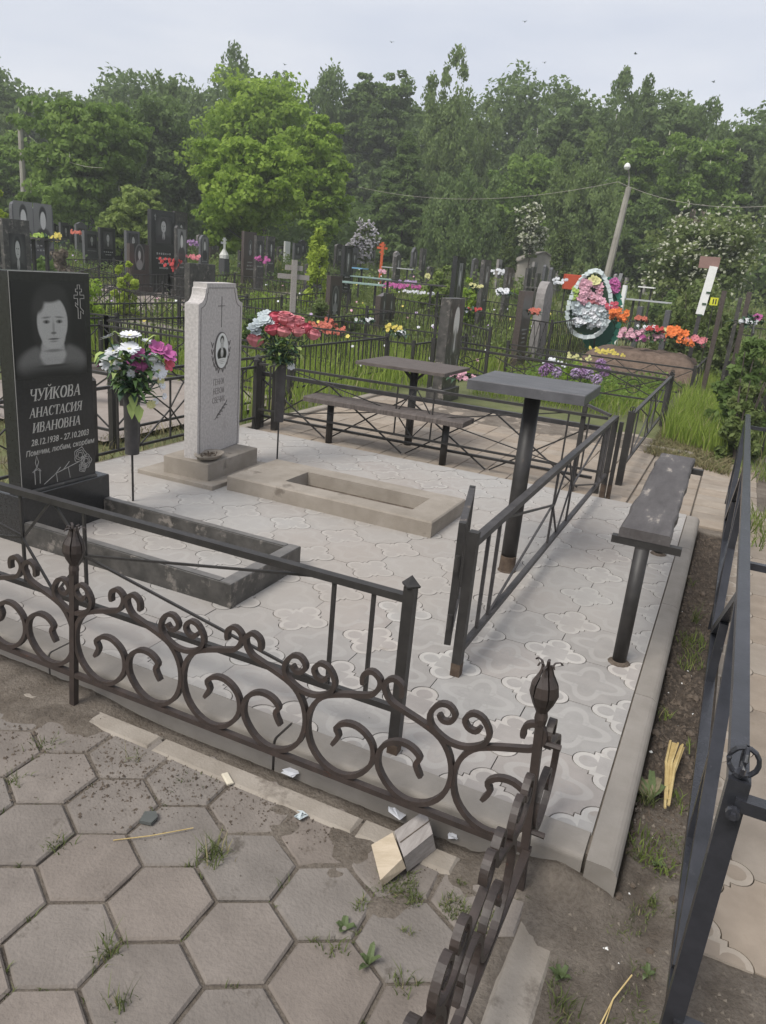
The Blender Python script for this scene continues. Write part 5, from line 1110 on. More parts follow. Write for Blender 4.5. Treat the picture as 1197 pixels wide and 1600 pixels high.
# the wood closing the view: one far mass
def wood(name, label, D0, D1, az0, az1, hfn, n, lf, m, seed, zmin=0):
    rg = np.random.default_rng(seed); a = rg.uniform(az0, az1, n); D = rg.uniform(D0, D1, n); h = np.array([hfn(x) for x in a]); z = zmin + (h-zmin)*rg.uniform(0, 1, n)**.75
    C_ = np.stack([D*np.sin(a), D*np.cos(a), z+1.0], 1); V, F, S = leaves_at(C_, rg.uniform(.5, 1.2, n), 30, lf, rg); S = S*.85
    return tag(put(name, np_mesh(name, V, F, m, S)), label, 'woodland', None, 'stuff')
wood('woodland', 'soft dark green woodland closing the view behind the trees', 58, 68, math.radians(-66), math.radians(16), lambda a: 10.4 + 2.6*sm(-.9, -.1, a) + .9*math.sin(a*17) + .6*math.sin(a*41+1) + .4*math.sin(a*97), 11500, .34, LM['birchd'], 5)
wood('undergrowth', 'dark undergrowth below the trees at the far edge of the graves', 40, 56, math.radians(-62), math.radians(14), lambda a: 2.9 + .6*math.sin(a*23), 2600, .34, LM['dark'], 6)
# ------------------------------------------------------------------ poles, wires, shed
def pole(label, px, pyt, D, r, lamp=False, lean=(0, 0)):
    P = sight(px, 400, D); T_ = sight(px, pyt, D); g0 = gz(P.x, P.y); t = thing('utility_pole', label, 'pole', (P.x, P.y, g0)); H = T_.z-g0
    MB().bar([(0, 0, -.2), (lean[0], lean[1], H)], r*2, n=8, w1=r*1.3, up=(0, 1, 0)).build('pole_shaft', M['cementpole'], t)
    if lamp:
        MB().bar([(lean[0], lean[1], H-.1), (lean[0]-.05, lean[1], H+.35), (lean[0]-.1, lean[1]-.3, H+.55)], .05, n=5).build('lamp_arm', M['cementpole'], t)
        MB().lathe([(.001, -.10), (.07, -.07), (.11, .0), (.08, .08), (.03, .12), (.001, .13)], 10, (lean[0]-.1, lean[1]-.4, H+.55)).build('lamp_head', M['white'], t)
    return t
Pm = sight(948, 420, 30); 
pole('leaning concrete lamp pole behind the wreath', 949, 290, 28, .14, True, (.30, .1)); pole('grey concrete pole at the left beside the dark tree', 43, 203, 36, .14)
def wire(label, a, b, sag):
    A = sight(*a); B_ = sight(*b); t_ = MB().bar([A.lerp(B_, k/14) - Vector((0, 0, sag*4*(k/14)*(1-k/14))) for k in range(15)], .013, n=4).build('wire', M['cementpole']); return tag(t_, label, 'wire')
wire('pale sagging wire running right from the leaning lamp pole', (966, 284, 28), (1240, 318, 24), .35); wire('pale sagging wire running left from the leaning lamp pole to the maples', (966, 284, 28), (560, 292, 34), .5); wire('thin wire at the left pole top', (45, 212, 36), (160, 262, 30), .3)
P = sight(834, 430, 37); sh_ = thing('shed', 'small grey concrete shed with a low gable between two thujas', 'shed', (P.x, P.y, gz(P.x, P.y)), math.radians(28))
wz = sight(802, 408, 37).z-gz(P.x, P.y); gab = sight(840, 395, 37).z-gz(P.x, P.y)
mb = MB(); mb.v = [(-1.0, -1.1, -.3), (1.0, -1.1, -.3), (1.0, -1.1, wz), (.1, -1.1, gab), (-1.0, -1.1, wz), (-1.0, 1.1, -.1), (1.0, 1.1, -.1), (1.0, 1.1, wz), (.1, 1.1, gab), (-1.0, 1.1, wz)]
mb.f = [(0, 1, 2, 3, 4), (9, 8, 7, 6, 5), (1, 6, 7, 2), (5, 0, 4, 9)]; mb.mi = [0]*4; mb.build('wall', M['shedwall'] if 'shedwall' in M else mat('shed_concrete', (.30, .27, .24), (.42, .39, .35), scale=1.4, rough=.95, bump=.3, c3=(.20, .18, .16), c3s=1.2, c3t=.6), sh_)
for a, b in (((-1.06, wz-.02), (.1, gab+.01)), ((.1, gab+.01), (1.06, wz-.02))):
    MB().add([(a[0], -1.18, a[1]), (b[0], -1.18, b[1]), (b[0], 1.18, b[1]), (a[0], 1.18, a[1]), (a[0], -1.18, a[1]+.05), (b[0], -1.18, b[1]+.05), (b[0], 1.18, b[1]+.05), (a[0], 1.18, a[1]+.05)], [(3, 2, 1, 0), (4, 5, 6, 7), (0, 1, 5, 4), (1, 2, 6, 5), (2, 3, 7, 6), (3, 0, 4, 7)]).build('roof', M['kerb'], sh_)
# ------------------------------------------------------------------ the other graves
TX = flat('pale_engraving', (.30, .30, .29))
def stele_outline(kind, w, h):
    if kind == 'rect': return [(0, 0), (w, 0), (w, h), (0, h)]
    if kind == 'arch': return [(0, 0), (w, 0), (w, h-.16*w)] + [(w/2+w/2*math.cos(t), h-.16*w+.16*w*math.sin(t)) for t in [PI*k/8 for k in range(1, 8)]] + [(0, h-.16*w)]
    if kind == 'round': return [(0, 0), (w, 0), (w, h-w/2)] + [(w/2+w/2*math.cos(t), h-w/2+w/2*math.sin(t)) for t in [PI*k/10 for k in range(1, 10)]] + [(0, h-w/2)]
    if kind == 'heart': return [(0, 0), (w, 0), (w, h*.86)] + [(w*(.5+.5*math.cos(t)), h*(.9+.1*abs(math.sin(2*t))**.7) if abs(t-PI/2) > .08 else h*.93) for t in [PI*k/14 for k in range(0, 15)]] + [(0, h*.86)]
    if kind == 'wave': return [(0, 0), (w, 0), (w, h*.90)] + [(w*(1-k/12), h*(.93+.07*math.sin(PI*k/12)**2)) for k in range(13)] + [(0, h*.9)]
    if kind == 'slant': return [(0, 0), (w, 0), (w, h*.92), (w*.15, h), (0, h*.96)]
    if kind == 'peak': return [(0, 0), (w, 0), (w, h*.86), (w*.5, h), (0, h*.86)]
def headstone(label, px, top, D, w, t=.09, kind='rect', m='granite', face=None, lines=3, ped=True, rz=0.0, fw=.62, fh=.36, cross=False, extra=None, base=True, fz=None, group=None):
    P = sight(px, 420, D); g0 = gz(P.x, P.y); H = sight(px, top, D).z-g0; g_ = thing('headstone', label, 'headstone', (P.x, P.y, g0), rz, group)
    pb = .22 if ped else 0
    if ped: MB().bbox((-t*1.3, -w/2-.08, -.05), (t*.9, w/2+.08, pb), .006).build('base', M[m], g_)
    mb = MB(); so = [(y-w/2, z) for y, z in stele_outline(kind, w, H-pb)]; n_ = len(so); mb.v = [(t/2, y, z+pb) for y, z in so] + [(-t/2, y, z+pb) for y, z in so]
    mb.f = [tuple(range(n_)), tuple(reversed(range(n_, 2*n_)))] + [(i, i+n_, (i+1) % n_+n_, (i+1) % n_) for i in range(n_)]; mb.mi = [0]*len(mb.f); mb.build('stele', M[m], g_)
    h = H-pb; zc = pb + h*(fz or .70)
    if face:
        for k, yc in enumerate([0] if face[0] == 1 else [-w*.24, w*.24]):
            plane('portrait', w*fw*(1 if face[0] == 1 else .62), h*fh, M[face[1]], g_, (t/2+.002, yc, zc))
    q = random.Random(int(px*7+top))
    for k in range(lines):
        lw = w*q.uniform(.35, .7); z = pb + h*(.42-.065*k); mb = MB(); nw = q.randint(4, 9)
        for j in range(nw): mb.box((t/2+.002, -lw/2+lw*(j+.5)/nw, z), (.002, lw/nw*.62, h*q.uniform(.016, .03)))
        mb.build('inscription', TX, g_)['kind'] = 'stuff'
    if cross:
        mb = MB(); y = w*.0-w*.34; z = pb + h*.90; mb.box((t/2+.002, y, z), (.002, .018, .16)); mb.box((t/2+.002, y, z+.03), (.002, .08, .018)); mb.build('engraved_cross', TX, g_)
    return g_
LG = 'graves on the left side'
HSL = [
 ('black headstone with oval portrait and four lines behind the black stone at the left edge', 27, 343, 14, .50, .07, 'rect', 'granited', (1, 'portrait_far'), 4, False, .62, .36),
 ('grey heart shaped double headstone with two portraits at the left', 54, 318, 23, 1.28, .11, 'heart', 'greygranite', (2, 'portrait_grey'), 2, True, .75, .62),
 ('dark headstone cut off by the left edge of the photo', 0, 341, 16, .5, .08, 'rect', 'granited', None, 1, True, .6, .4),
 ('narrow grey headstone in the far row behind the yellow flowers', 104, 348, 33, .5, .1, 'rect', 'greygranite', (1, 'portrait_far'), 1, False, .6, .4),
 ('small dark headstone in the far left row next to the arched one', 121, 352, 34, .6, .1, 'rect', 'granited', None, 2, True, .6, .4),
 ('arched headstone with white carved edge in the far left row', 142, 339, 33, .74, .1, 'peak', 'greygranite', (1, 'portrait_oval'), 1, True, .6, .5),
 ('low brown grey headstone beside the white edged arch', 143, 361, 27, .6, .1, 'rect', 'greygranite', (1, 'portrait_far'), 1, True, .6, .4),
 ('black headstone with bright portrait in the middle of the left row', 168, 356, 26, .62, .1, 'rect', 'granite', (1, 'portrait_far'), 2, True, .62, .42),
 ('narrow black headstone with tall portrait right behind its neighbour', 184, 354, 27, .42, .1, 'rect', 'granite', (1, 'portrait_far'), 1, True, .8, .5),
 ('dark grey headstone with portrait above the brown one', 207, 361, 25, .55, .1, 'rect', 'greygranite', (1, 'portrait_far'), 0, True, .7, .5),
 ('brown granite headstone with a big oval woman portrait', 216, 381, 22, .72, .1, 'rect', 'browngranite', (1, 'portrait_oval'), 0, True, .55, .62),
 ('tallest black headstone with cross, portrait and red flowers at its foot', 253, 329, 23, .98, .13, 'rect', 'granite', (1, 'portrait_far'), 4, True, .66, .36),
 ('dark headstone with faint portrait right behind the tallest one', 281, 331, 26, .60, .11, 'rect', 'granited', (1, 'portrait_far'), 0, True, .6, .3),
 ('narrow black and white headstone with curved border beside the tallest one', 282, 353, 22, .42, .08, 'slant', 'granited', (1, 'portrait_grey'), 2, True, .8, .5),
 ('small blue grey headstone with white portrait behind the pink flowers', 318, 367, 25, .40, .08, 'round', 'greygranite', (1, 'portrait_grey'), 2, True, .7, .5),
 ('low wide black headstone top showing behind the pale terrazzo stone', 313, 412, 12, .60, .09, 'rect', 'granited', None, 0, True, .6, .4),
 ('brown grey headstone with a carved cross right of the white cross', 388, 362, 25, .66, .1, 'rect', 'browngranite', (1, 'portrait_oval'), 3, True, .3, .3),
 ('dark narrow headstone behind the carved cross headstone', 404, 368, 24, .42, .09, 'rect', 'granited', (1, 'portrait_far'), 1, True, .6, .4),
 ('small dark headstone under the maple left of the white panel', 421, 369, 26, .42, .09, 'rect', 'granited', (1, 'portrait_far'), 1, True, .6, .4),
 ('plain bright white headstone under the maple', 447, 377, 36, .42, .08, 'rect', 'white', None, 0, False, .6, .4),
 ('grey headstone in the shade right of the white one', 463, 380, 34, .6, .1, 'rect', 'greygranite', (1, 'portrait_far'), 1, True, .6, .4),
 ('dark blue wavy topped headstone with two portraits', 491, 411, 25, 1.05, .1, 'wave', 'granited', (2, 'portrait_grey'), 3, True, .5, .5),
 ('black headstone with an oval framed portrait beside tall grass', 524, 431, 17, .52, .10, 'rect', 'browngranite', (1, 'portrait_oval'), 3, False, .62, .48),
 ('tall black headstone with a standing portrait above the oval one', 541, 384, 23, .50, .10, 'rect', 'granite', (1, 'portrait_far'), 4, True, .6, .5),
 ('low grey brown headstone with curved top in the tall grass', 607, 458, 17, .78, .12, 'wave', 'browngranite', (2, 'portrait_oval'), 3, False, .32, .6),
 ('dark headstone with white top edge in front of the spruce', 620, 398, 27, .4, .1, 'arch', 'granited', (1, 'portrait_far'), 1, True, .6, .5),
 ('grey pointed headstone in front of the spruce', 645, 386, 31, .42, .1, 'peak', 'greygranite', (1, 'portrait_far'), 0, True, .6, .5),
 ('dark headstone right of the pointed one with pale portrait', 659, 388, 30, .42, .1, 'rect', 'granited', (1, 'portrait_far'), 0, True, .5, .4),
 ('tall thin black headstone beside the green shrub', 717, 401, 15.5, .52, .09, 'rect', 'granite', (1, 'portrait_grey'), 3, True, .4, .46),
 ('dark tall headstone left of the black bouquet of white flowers', 759, 406, 19, .50, .10, 'rect', 'granited', (1, 'portrait_grey'), 1, True, .4, .42),
 ('dark headstone just left of the grey shed', 796, 418, 22, .52, .09, 'rect', 'granited', (1, 'portrait_grey'), 1, True, .35, .4),
 ('dark stone with red flowers left of the rough grey stone', 828, 455, 14.3, .62, .11, 'rect', 'browngranite', None, 4, True, .6, .4),
 ('rough rounded grey red stone left of the wreath', 857, 440, 15.5, .66, .17, 'round', 'roughgrey', None, 0, False, .6, .4),
 ('first thin dark headstone in front of the shed from the left', 827, 419, 26, .5, .09, 'rect', 'granited', None, 0, False, .6, .4),
 ('second thin dark headstone in front of the shed', 834, 417, 28, .42, .08, 'rect', 'granited', None, 0, False, .6, .4),
 ('short dark headstone in the middle before the shed', 842, 427, 26, .42, .08, 'rect', 'granited', None, 0, False, .6, .4),
 ('taller grey headstone before the right corner of the shed', 853, 414, 27, .42, .09, 'slant', 'greygranite', None, 0, False, .6, .4),
 ('slanted grey headstone at the right corner of the shed', 864, 418, 25, .48, .09, 'slant', 'greygranite', None, 0, False, .6, .4),
 ('small grey headstone among the green shrub right of the wreath', 972, 427, 24, .34, .1, 'peak', 'greygranite', None, 0, False, .6, .4),
 ('narrow white post stone right of the wreath', 982, 446, 20, .2, .09, 'rect', 'white', None, 0, False, .6, .4),
 ('grey small headstone beyond the orange flowers', 1013, 480, 17, .3, .1, 'rect', 'greygranite', None, 0, False, .6, .4),
 ('grey green small headstone near the right fence', 1058, 486, 16, .25, .1, 'rect', 'greygranite', None, 0, False, .6, .4),
 ('dark headstone seen edge on near the right edge', 1140, 455, 12.5, .22, .065, 'rect', 'browngranite', None, 0, False, .6, .4),
 ('dark thin headstone with white cap at the right edge', 1180, 457, 13, .22, .07, 'rect', 'browngranite', None, 0, False, .6, .4),
 ('short dark headstone left of the white capped one at the right', 1168, 466, 13.5, .2, .06, 'rect', 'granited', None, 0, False, .6, .4),
]
for (lab, px, top, D, w, t, kind, m, face, lines, ped, fw, fh) in HSL:
    headstone(lab, px, top, D, w, t, kind, m, face, lines, ped, 0, fw, fh, cross='tallest black' in lab, fz=.74 if 'tallest black' in lab else (.60 if 'oval framed' in lab else None), group='headstones in the rows')
# the near neighbour's black stone
nh = thing('headstone', 'tall black headstone with worn long portrait behind the old brown table', 'headstone', (-3.42, 9.45, 0))
MB().bbox((-.14, -.30, -.05), (.10, .30, .14), .006).build('base', M['granited'], nh); MB().bbox((-.075, -.27, .14), (.055, .27, sight(700, 465, 10).z), .004).build('stele', M['granited'], nh)
plane('portrait', .34, .62, M['portrait_oval2'] if 'portrait_oval2' in M else portrait_mat('worn_portrait', .05, [(0, .16, .30, .32, .08, .62, 0), (0, -.18, .16, .26, .2, .5, 0), (-.2, -.3, .12, .3, .4, .10, -.3), (.2, -.3, .12, .3, .4, .10, .3)], .3), nh, (.058, .02, .88))
st_ = MB(); qs = random.Random(2)
for k in range(9): y = qs.uniform(-.2, .2); st_.box((.0575, y, qs.uniform(.2, .5)), (.001, .010, qs.uniform(.05, .2)))
st_.build('pale_drips', TX, nh)
def cross_thing(label, px, top, base_z, D, h_, m, w, kind='simple', arm=.3, rz=PI/2*.6):
    P = sight(px, 420, D); g0 = gz(P.x, P.y); H = sight(px, top, D).z-g0; t = thing('grave_cross', label, 'cross', (P.x, P.y, g0), rz)
    MB().bar([(0, 0, -.15), (0, 0, H)], w, w*.7, up=(0, 1, 0)).build('upright', m, t)
    for f, l_ in ((.66, arm), (.84, arm*.55)) if kind != 'simple' else ((.62, arm),): MB().box((0, w*.35+.004, H-h_+h_*f), (l_*2, w*.5, w*.9)).build('arm', m, t)
    if kind == 'ortho': MB().box((0, w*.35+.004, H-h_+h_*.38), (arm*.9, w*.5, w*.8), rot=Matrix.Rotation(.4, 3, 'Y')).build('footrest', m, t)
    return t
GW = M['greywood']
cw = cross_thing('weathered grey wooden cross with two arms behind the pink roses', 460, 406, 0, 15, .90, GW, .10, 'two', .30, .75)
OR = flat('orange_paint', (.62, .13, .05)); cross_thing('small orange cross in front of the dark spruce', 595, 378, 0, 30, .62, OR, .09, 'ortho', .2, .7)
wc = thing('grave_cross', 'white stone cross monument under the maple', 'cross', tuple(Vector((sight(350, 420, 27).x, sight(350, 420, 27).y, gz(*sight(350, 420, 27).xy)))), .7); Hc = sight(350, 371, 27).z-gz(*sight(350, 420, 27).xy)
MB().box((0, 0, Hc-.19), (.075, .07, .38)).build('upright', M['white'], wc); MB().box((0, .003, Hc-.17), (.23, .06, .07)).build('arm', M['white'], wc); MB().box((0, .003, Hc-.07), (.14, .06, .05)).build('arm', M['white'], wc)
MB().lathe([(.15, Hc-.66), (.16, Hc-.55), (.08, Hc-.42), (.045, Hc-.36)], 10).build('pedestal', M['white'], wc); MB().lathe([(.20, -.15), (.17, Hc-.66)], 4).build('plinth', M['greygranite'], wc)
# white leaning post with a brown board
P = sight(1104, 440, 15.3); wp = thing('memorial_post', 'white ribbed leaning post with a brown board on top near the right', 'post', (P.x, P.y, 0))
Hw = sight(1112, 416, 15.3).z; zw = sight(1100, 492, 15.3).z
MB().bar([(-.03, 0, -.05), (0, 0, zw)], .07, .05, up=(0, 1, 0)).build('dark_foot', M['paintworn'], wp)
MB().bar([(0, 0, zw), (.07, .0, Hw)], .14, .04, up=(0, 1, 0)).build('white_slat', M['white'], wp)
MB().box((-.02, .05, Hw+.06), (.34, .05, .20)).build('brown_board', flat('faded_brown_board', (.24, .15, .13)), wp)
for k in range(3): MB().box((.07-.03*k, -.03, Hw-.45-.2*k), (.07, .01, .03)).build('leaf_motif', C['leafdark'], wp)
yb = thing('metal_tag', 'yellow number board on a thin stake near the white ribbed post', 'sign', tuple(Vector((sight(1116, 470, 12.6).x, sight(1116, 470, 12.6).y, 0)))); zy = sight(1116, 471, 12.6).z
MB().bar([(0, 0, 0), (0, 0, zy)], .012, .012, up=(0, 1, 0)).build('stake', M['paint'], yb); MB().box((0, -.01, zy), (.11, .01, .11)).build('board', flat('yellow_paint', (.62, .62, .05)), yb)
MB().box((-.01, -.018, zy), (.015, .004, .07)).build('mark', M['paint'], yb); MB().box((.025, -.018, zy), (.015, .004, .07)).build('mark', M['paint'], yb)
# tables and benches among the far graves
def far_table(label, px, py, D, w, d, h_dummy, top, leg='paint', cat='table', rz=0):
    P = sight(px, py, D); g0 = gz(P.x, P.y); P = Vector((P.x, P.y, P.z-g0)); t = thing('grave_table', label, cat, (P.x, P.y, g0), rz); MB().box((0, 0, P.z), (w, d, .035)).build('table_top', top, t)
    for s in (-1, 1): MB().bar([(s*w*.3, 0, -.15), (s*w*.3, 0, P.z-.018)], .05, .05, up=(0, 1, 0)).build('leg', M[leg], t)
    return t
BLU = flat('blue_enamel', (.16, .34, .52)); GRN = flat('pale_green_enamel', (.26, .36, .33)); GRY = flat('pale_grey_metal', (.38, .39, .40))
far_table('light blue table behind the tall black headstone', 558, 419, 26, .6, .5, 0, BLU); far_table('pale green table right of the oval portrait headstone', 566, 443, 19, 1.1, .4, 0, GRN, rz=.3); far_table('long pale green bench behind the pale green table', 580, 434, 23, 1.2, .3, 0, GRN, cat='bench', rz=.3)
far_table('long dark bench in front of the purple flower bed', 640, 442, 20, 1.9, .25, 0, M['paintworn'], cat='bench', rz=.2); far_table('thin grey blue bench near the orange cross', 622, 419, 27, 1.1, .3, 0, GRY, cat='bench', rz=.2); far_table('dark table with yellow green bouquets on the left graves', 62, 373, 16, .55, .5, 0, M['granited'])
far_table('white topped table far right behind the flower mound', 1011, 449, 24, .45, .4, 0, M['white']); far_table('long grey bench far right behind the flower mound', 1020, 471, 20, 1.5, .3, 0, GRY, cat='bench', rz=-.1); far_table('black topped table right of the dark headstone before the shed', 848, 451, 21, .8, .5, 0, M['granited'])
rb = thing('red_box', 'orange red metal box left of the wreath', 'box', tuple(Vector((sight(895, 440, 24).x, sight(895, 440, 24).y, gz(*sight(895, 440, 24).xy)))), .35); zr = sight(895, 429, 24).z-gz(*sight(895, 440, 24).xy); MB().bbox((-.26, -.2, zr-.42), (.26, .2, zr), .01).build('box_body', flat('orange_red_enamel', (.46, .07, .03)), rb)
for s in (-1, 1): MB().bar([(s*.2, 0, -.05), (s*.2, 0, zr-.42)], .04, .04, up=(0, 1, 0)).build('leg', M['paint'], rb)

# ------------------------------------------------------------------ background fences round the graves
def bg_fence(label, pts, h=.62, style='bars', m='paint', rail=.028, step=.13, close=False, lo=.12):
    P = [Vector((*p, gz(*p))) for p in pts]; t = thing('plot_fence', label, 'fence', tuple(P[0]), 0, 'low metal fences round the graves'); o = P[0]
    for i in range(len(P)-1):
        a, b = P[i]-o, P[i+1]-o; L_ = (b-a).length; u = (b-a).normalized()
        MB().bar([a+Vector((0, 0, h)), b+Vector((0, 0, h))], rail, rail*.8).build('rail', M[m], t); MB().bar([a+Vector((0, 0, lo)), b+Vector((0, 0, lo))], rail*.8, rail*.7).build('rail', M[m], t)
        mb = MB(); n = max(2, int(L_/step))
        if style == 'bars':
            for k in range(1, n): p = a+u*(L_*k/n); mb.bar([p+Vector((0, 0, lo)), p+Vector((0, 0, h))], .011, .011, up=(0, 1, 0))
        elif style == 'cross':
            n = max(1, int(L_/.6))
            for k in range(n): p, q = a+u*(L_*k/n), a+u*(L_*(k+1)/n); mb.bar([p+Vector((0, 0, lo)), q+Vector((0, 0, h))], .011, .011); mb.bar([p+Vector((0, 0, h)), q+Vector((0, 0, lo))], .011, .011)
        elif style == 'mesh':
            for k in range(n): p, q = a+u*(L_*k/n), a+u*(L_*(k+1)/n); mb.bar([p+Vector((0, 0, lo)), p.lerp(q, .5)+Vector((0, 0, (h+lo)/2)), p+Vector((0, 0, h))], .009, .009); mb.bar([q+Vector((0, 0, lo)), p.lerp(q, .5)+Vector((0, 0, (h+lo)/2)), q+Vector((0, 0, h))], .009, .009)
        mb2 = mb.build('infill', M[m], t); mb2['kind'] = 'stuff'
    for p in P[:(-1 if close else None)]:
        q = p-o; MB().bar([q+Vector((0, 0, -.1)), q+Vector((0, 0, h+.06))], .045, .045, up=(0, 1, 0)).build('post', M[m], t)
    return t
PADS = [(-7.4, 4.6, -4.6, 7.6), (-11.7, 10.4, -9.0, 12.5), (-16.6, 13.4, -12.2, 18.4), (-13.6, 18.8, -11.4, 21.6)]
M['pad'] = mat('pinkish_paving', (.24, .205, .18), (.31, .27, .24), scale=3, rough=.95, bump=.2)
def plotrect(x0, y0, x1, y1): return [(x0, y0), (x1, y0), (x1, y1), (x0, y1), (x0, y0)]
BF = [
 ('near low fence with curved rails left of the pale headstone', plotrect(-7.3, 4.6, -4.5, 7.3), .58, 'cross'),
 ('black fence directly behind the left plots', plotrect(-10.4, 5.2, -7.7, 8.0), .62, 'bars'),
 ('black fence behind the pale terrazzo headstone', plotrect(-7.6, 7.7, -4.7, 10.3), .60, 'bars'),
 ('fence in front of the tallest black headstone', plotrect(-13.2, 8.9, -9.2, 12.0), .64, 'bars'),
 ('thin mesh fence in the tall grass behind the pink roses', plotrect(-6.9, 10.6, -4.4, 13.0), .52, 'bars'),
 ('fence round the oval portrait headstone', plotrect(-9.8, 12.6, -7.0, 15.4), .58, 'bars'),
 ('fence by the weathered wooden cross', plotrect(-12.6, 12.3, -10.2, 14.6), .58, 'cross'),
 ('mesh fence behind the near black headstone', [(-7.4, 15.9), (-3.2, 14.2), (-3.0, 17.4), (-7.2, 18.6)], .85, 'mesh'),
 ('fence with diamond mesh left of the dark red stone', [(-3.55, 11.6), (-5.2, 13.5), (-6.5, 13.2)], .78, 'mesh'),
 ('fence in front of the wreath mound', [(-3.6, 12.9), (-.55, 12.6), (-.45, 16.6)], .50, 'cross'),
 ('fence behind the flower mound', [(-3.4, 18.6), (.2, 18.2), (.2, 22.0)], .75, 'bars'),
 ('dark fence round the dark blue wavy headstone', plotrect(-13.6, 16.0, -9.8, 18.8), .62, 'bars'),
 ('fence under the maple trees', plotrect(-17.2, 14.8, -14.0, 17.8), .62, 'bars'),
 ('fence in front of the left row of portraits', [(-16.4, 10.6), (-13.6, 12.2), (-15.8, 15.8)], .60, 'bars'),
 ('fence round the heart shaped double headstone', plotrect(-16.6, 12.6, -14.2, 15.0), .55, 'cross'),
 ('far fence in front of the shed', [(-12.4, 22.2), (-7.2, 24.6), (-5.6, 21.6)], .70, 'bars'),
 ('far fence right of the wreath', [(-1.6, 20.6), (2.6, 20.0), (3.0, 23.5)], .75, 'bars'),
 ('fence at the right edge beyond the grass path', [(.45, 9.0), (.45, 12.6), (1.9, 12.9)], .66, 'bars'),
 ('low fence with thin posts beside the grass path far end', [(-.1, 13.0), (.9, 13.4), (1.0, 16.4)], .60, 'bars'),
]
for lab, pts, h, stl in BF: bg_fence(lab, pts, h, stl)
sl = [(-8.6, 6.3, 1.7, .85, 'grey stone bench slab left behind the black headstone'), (-6.0, 5.6, 1.3, .3, 'dark plank bench seen between the two near headstones')]
for x, y, w, d, lab in sl:
    t = thing('plank_bench', lab, 'bench', (x, y, 0), .5); MB().bbox((-w/2, -d/4, .36), (w/2, d/4, .40), .004).build('seat', M['boardold'], t)
    for s in (-1, 1): MB().bar([(s*w*.38, 0, 0), (s*w*.38, 0, .36)], .05, .05, up=(0, 1, 0)).build('leg', M['paint'], t)
# pale paved plots showing between the fences on the left
for i, (x0, y0, x1, y1) in enumerate(PADS):
    n_ = 6; V = [(x0+(x1-x0)*a/n_, y0+(y1-y0)*b/n_, gz(x0+(x1-x0)*a/n_, y0+(y1-y0)*b/n_)+.012) for b in range(n_+1) for a in range(n_+1)]; F = [(b*(n_+1)+a, b*(n_+1)+a+1, (b+1)*(n_+1)+a+1, (b+1)*(n_+1)+a) for b in range(n_) for a in range(n_)]
    tag(MB().add(V, F).build('concrete_pad', M['pad']), kind='structure')

# ------------------------------------------------------------------ the wreath and the flower mound
PW = sight(921, 480, 16.2); zt, zb = sight(930, 420, 16.2).z, sight(918, 530, 16.2).z
mo = thing('grave_mound', 'brown earth grave mound covered with funeral flowers', 'grave mound', (-1.62, 15.0, gz(-1.6, 15.0)))
def mound_h(x, y):
    return .52*max(0, 1-(abs(x)/1.12)**8)*max(0, 1-(abs(y)/.90)**6)
xs_, ys_ = np.linspace(-1.15, 1.15, 40), np.linspace(-1.0, 1.0, 22); V = np.array([(x, y, mound_h(x, y) - .02 + .05*noise.noise(Vector((x*5, y*5, 0))) + .03*noise.noise(Vector((x*14, y*14, 3)))) for y in ys_ for x in xs_]); i_ = (np.arange(39)[None, :] + 40*np.arange(21)[:, None]).ravel()
put('earth', np_mesh('earth', V, np.stack([i_, i_+1, i_+41, i_+40], 1), M['redbrown']), mo)
wr_ = thing('wreath', 'tall white edged oval funeral wreath with pink and pale flowers', 'wreath', (PW.x, PW.y, 0), .42)
Hm, cz_ = (zt-zb)/2, (zt+zb)/2; Wr = 32*16.2/FPX
egg = lambda t, k=1: (k*Wr*math.cos(t)*(1-.22*math.sin(t)), cz_ + k*Hm*math.sin(t))
bk = MB(); pts = [egg(2*PI*k/28, .86) for k in range(28)]; bk.poly([(x, .03, z) for x, z in pts]); bk.poly([(x, .06, z) for x, z in reversed(pts)]); bk.build('backing', C['leafdark'], wr_)
for s in (-.3, .3): MB().bar([(s, .12, -.02), (s*.4, .07, cz_+Hm*.6)], .025, .025).build('leg', M['paint'], wr_)
mb = MB(); q = random.Random(6)
for k in range(40):
    t = 2*PI*k/40; x, z = egg(t, .95); mb.box((x, q.uniform(-.04, .01), z), (.080, .04, .088), rot=Matrix.Rotation(-t+q.uniform(-.2, .2), 3, 'Y') @ Matrix.Rotation(q.uniform(-.4, .4), 3, 'Z'))
mb.build('ruffled_edge', flat('pale_ribbon', (.60, .66, .66)), wr_)
def scatterfl(par, n, fn, c, r, seed, name='flower', kinds=('lily', 'daisy')):
    q = random.Random(seed); mb = MB()
    for k in range(n):
        x, y, z = fn(q); petal_ring(mb, (x, y, z), (q.uniform(-.5, .5), -1, q.uniform(-.2, .7)), r*q.uniform(.8, 1.2), 6 if q.random() < .6 else 8, r*.75, 0, .3, .1, k); petal_ring(mb, (x, y-.01, z), (q.uniform(-.3, .3), -1, .3), r*.6, 5, r*.5, 0, .7, .1, k+3)
    o = mb.build(name, C[c], par); tag(o, kind='stuff'); return o
scatterfl(wr_, 26, lambda q: (q.uniform(-.24, .22), -.03-q.uniform(0, .05), cz_+Hm*q.uniform(.05, .62)), 'palepink', .075, 1); scatterfl(wr_, 10, lambda q: (q.uniform(-.1, .16), -.05, cz_+Hm*q.uniform(.05, .5)), 'pink', .06, 9)
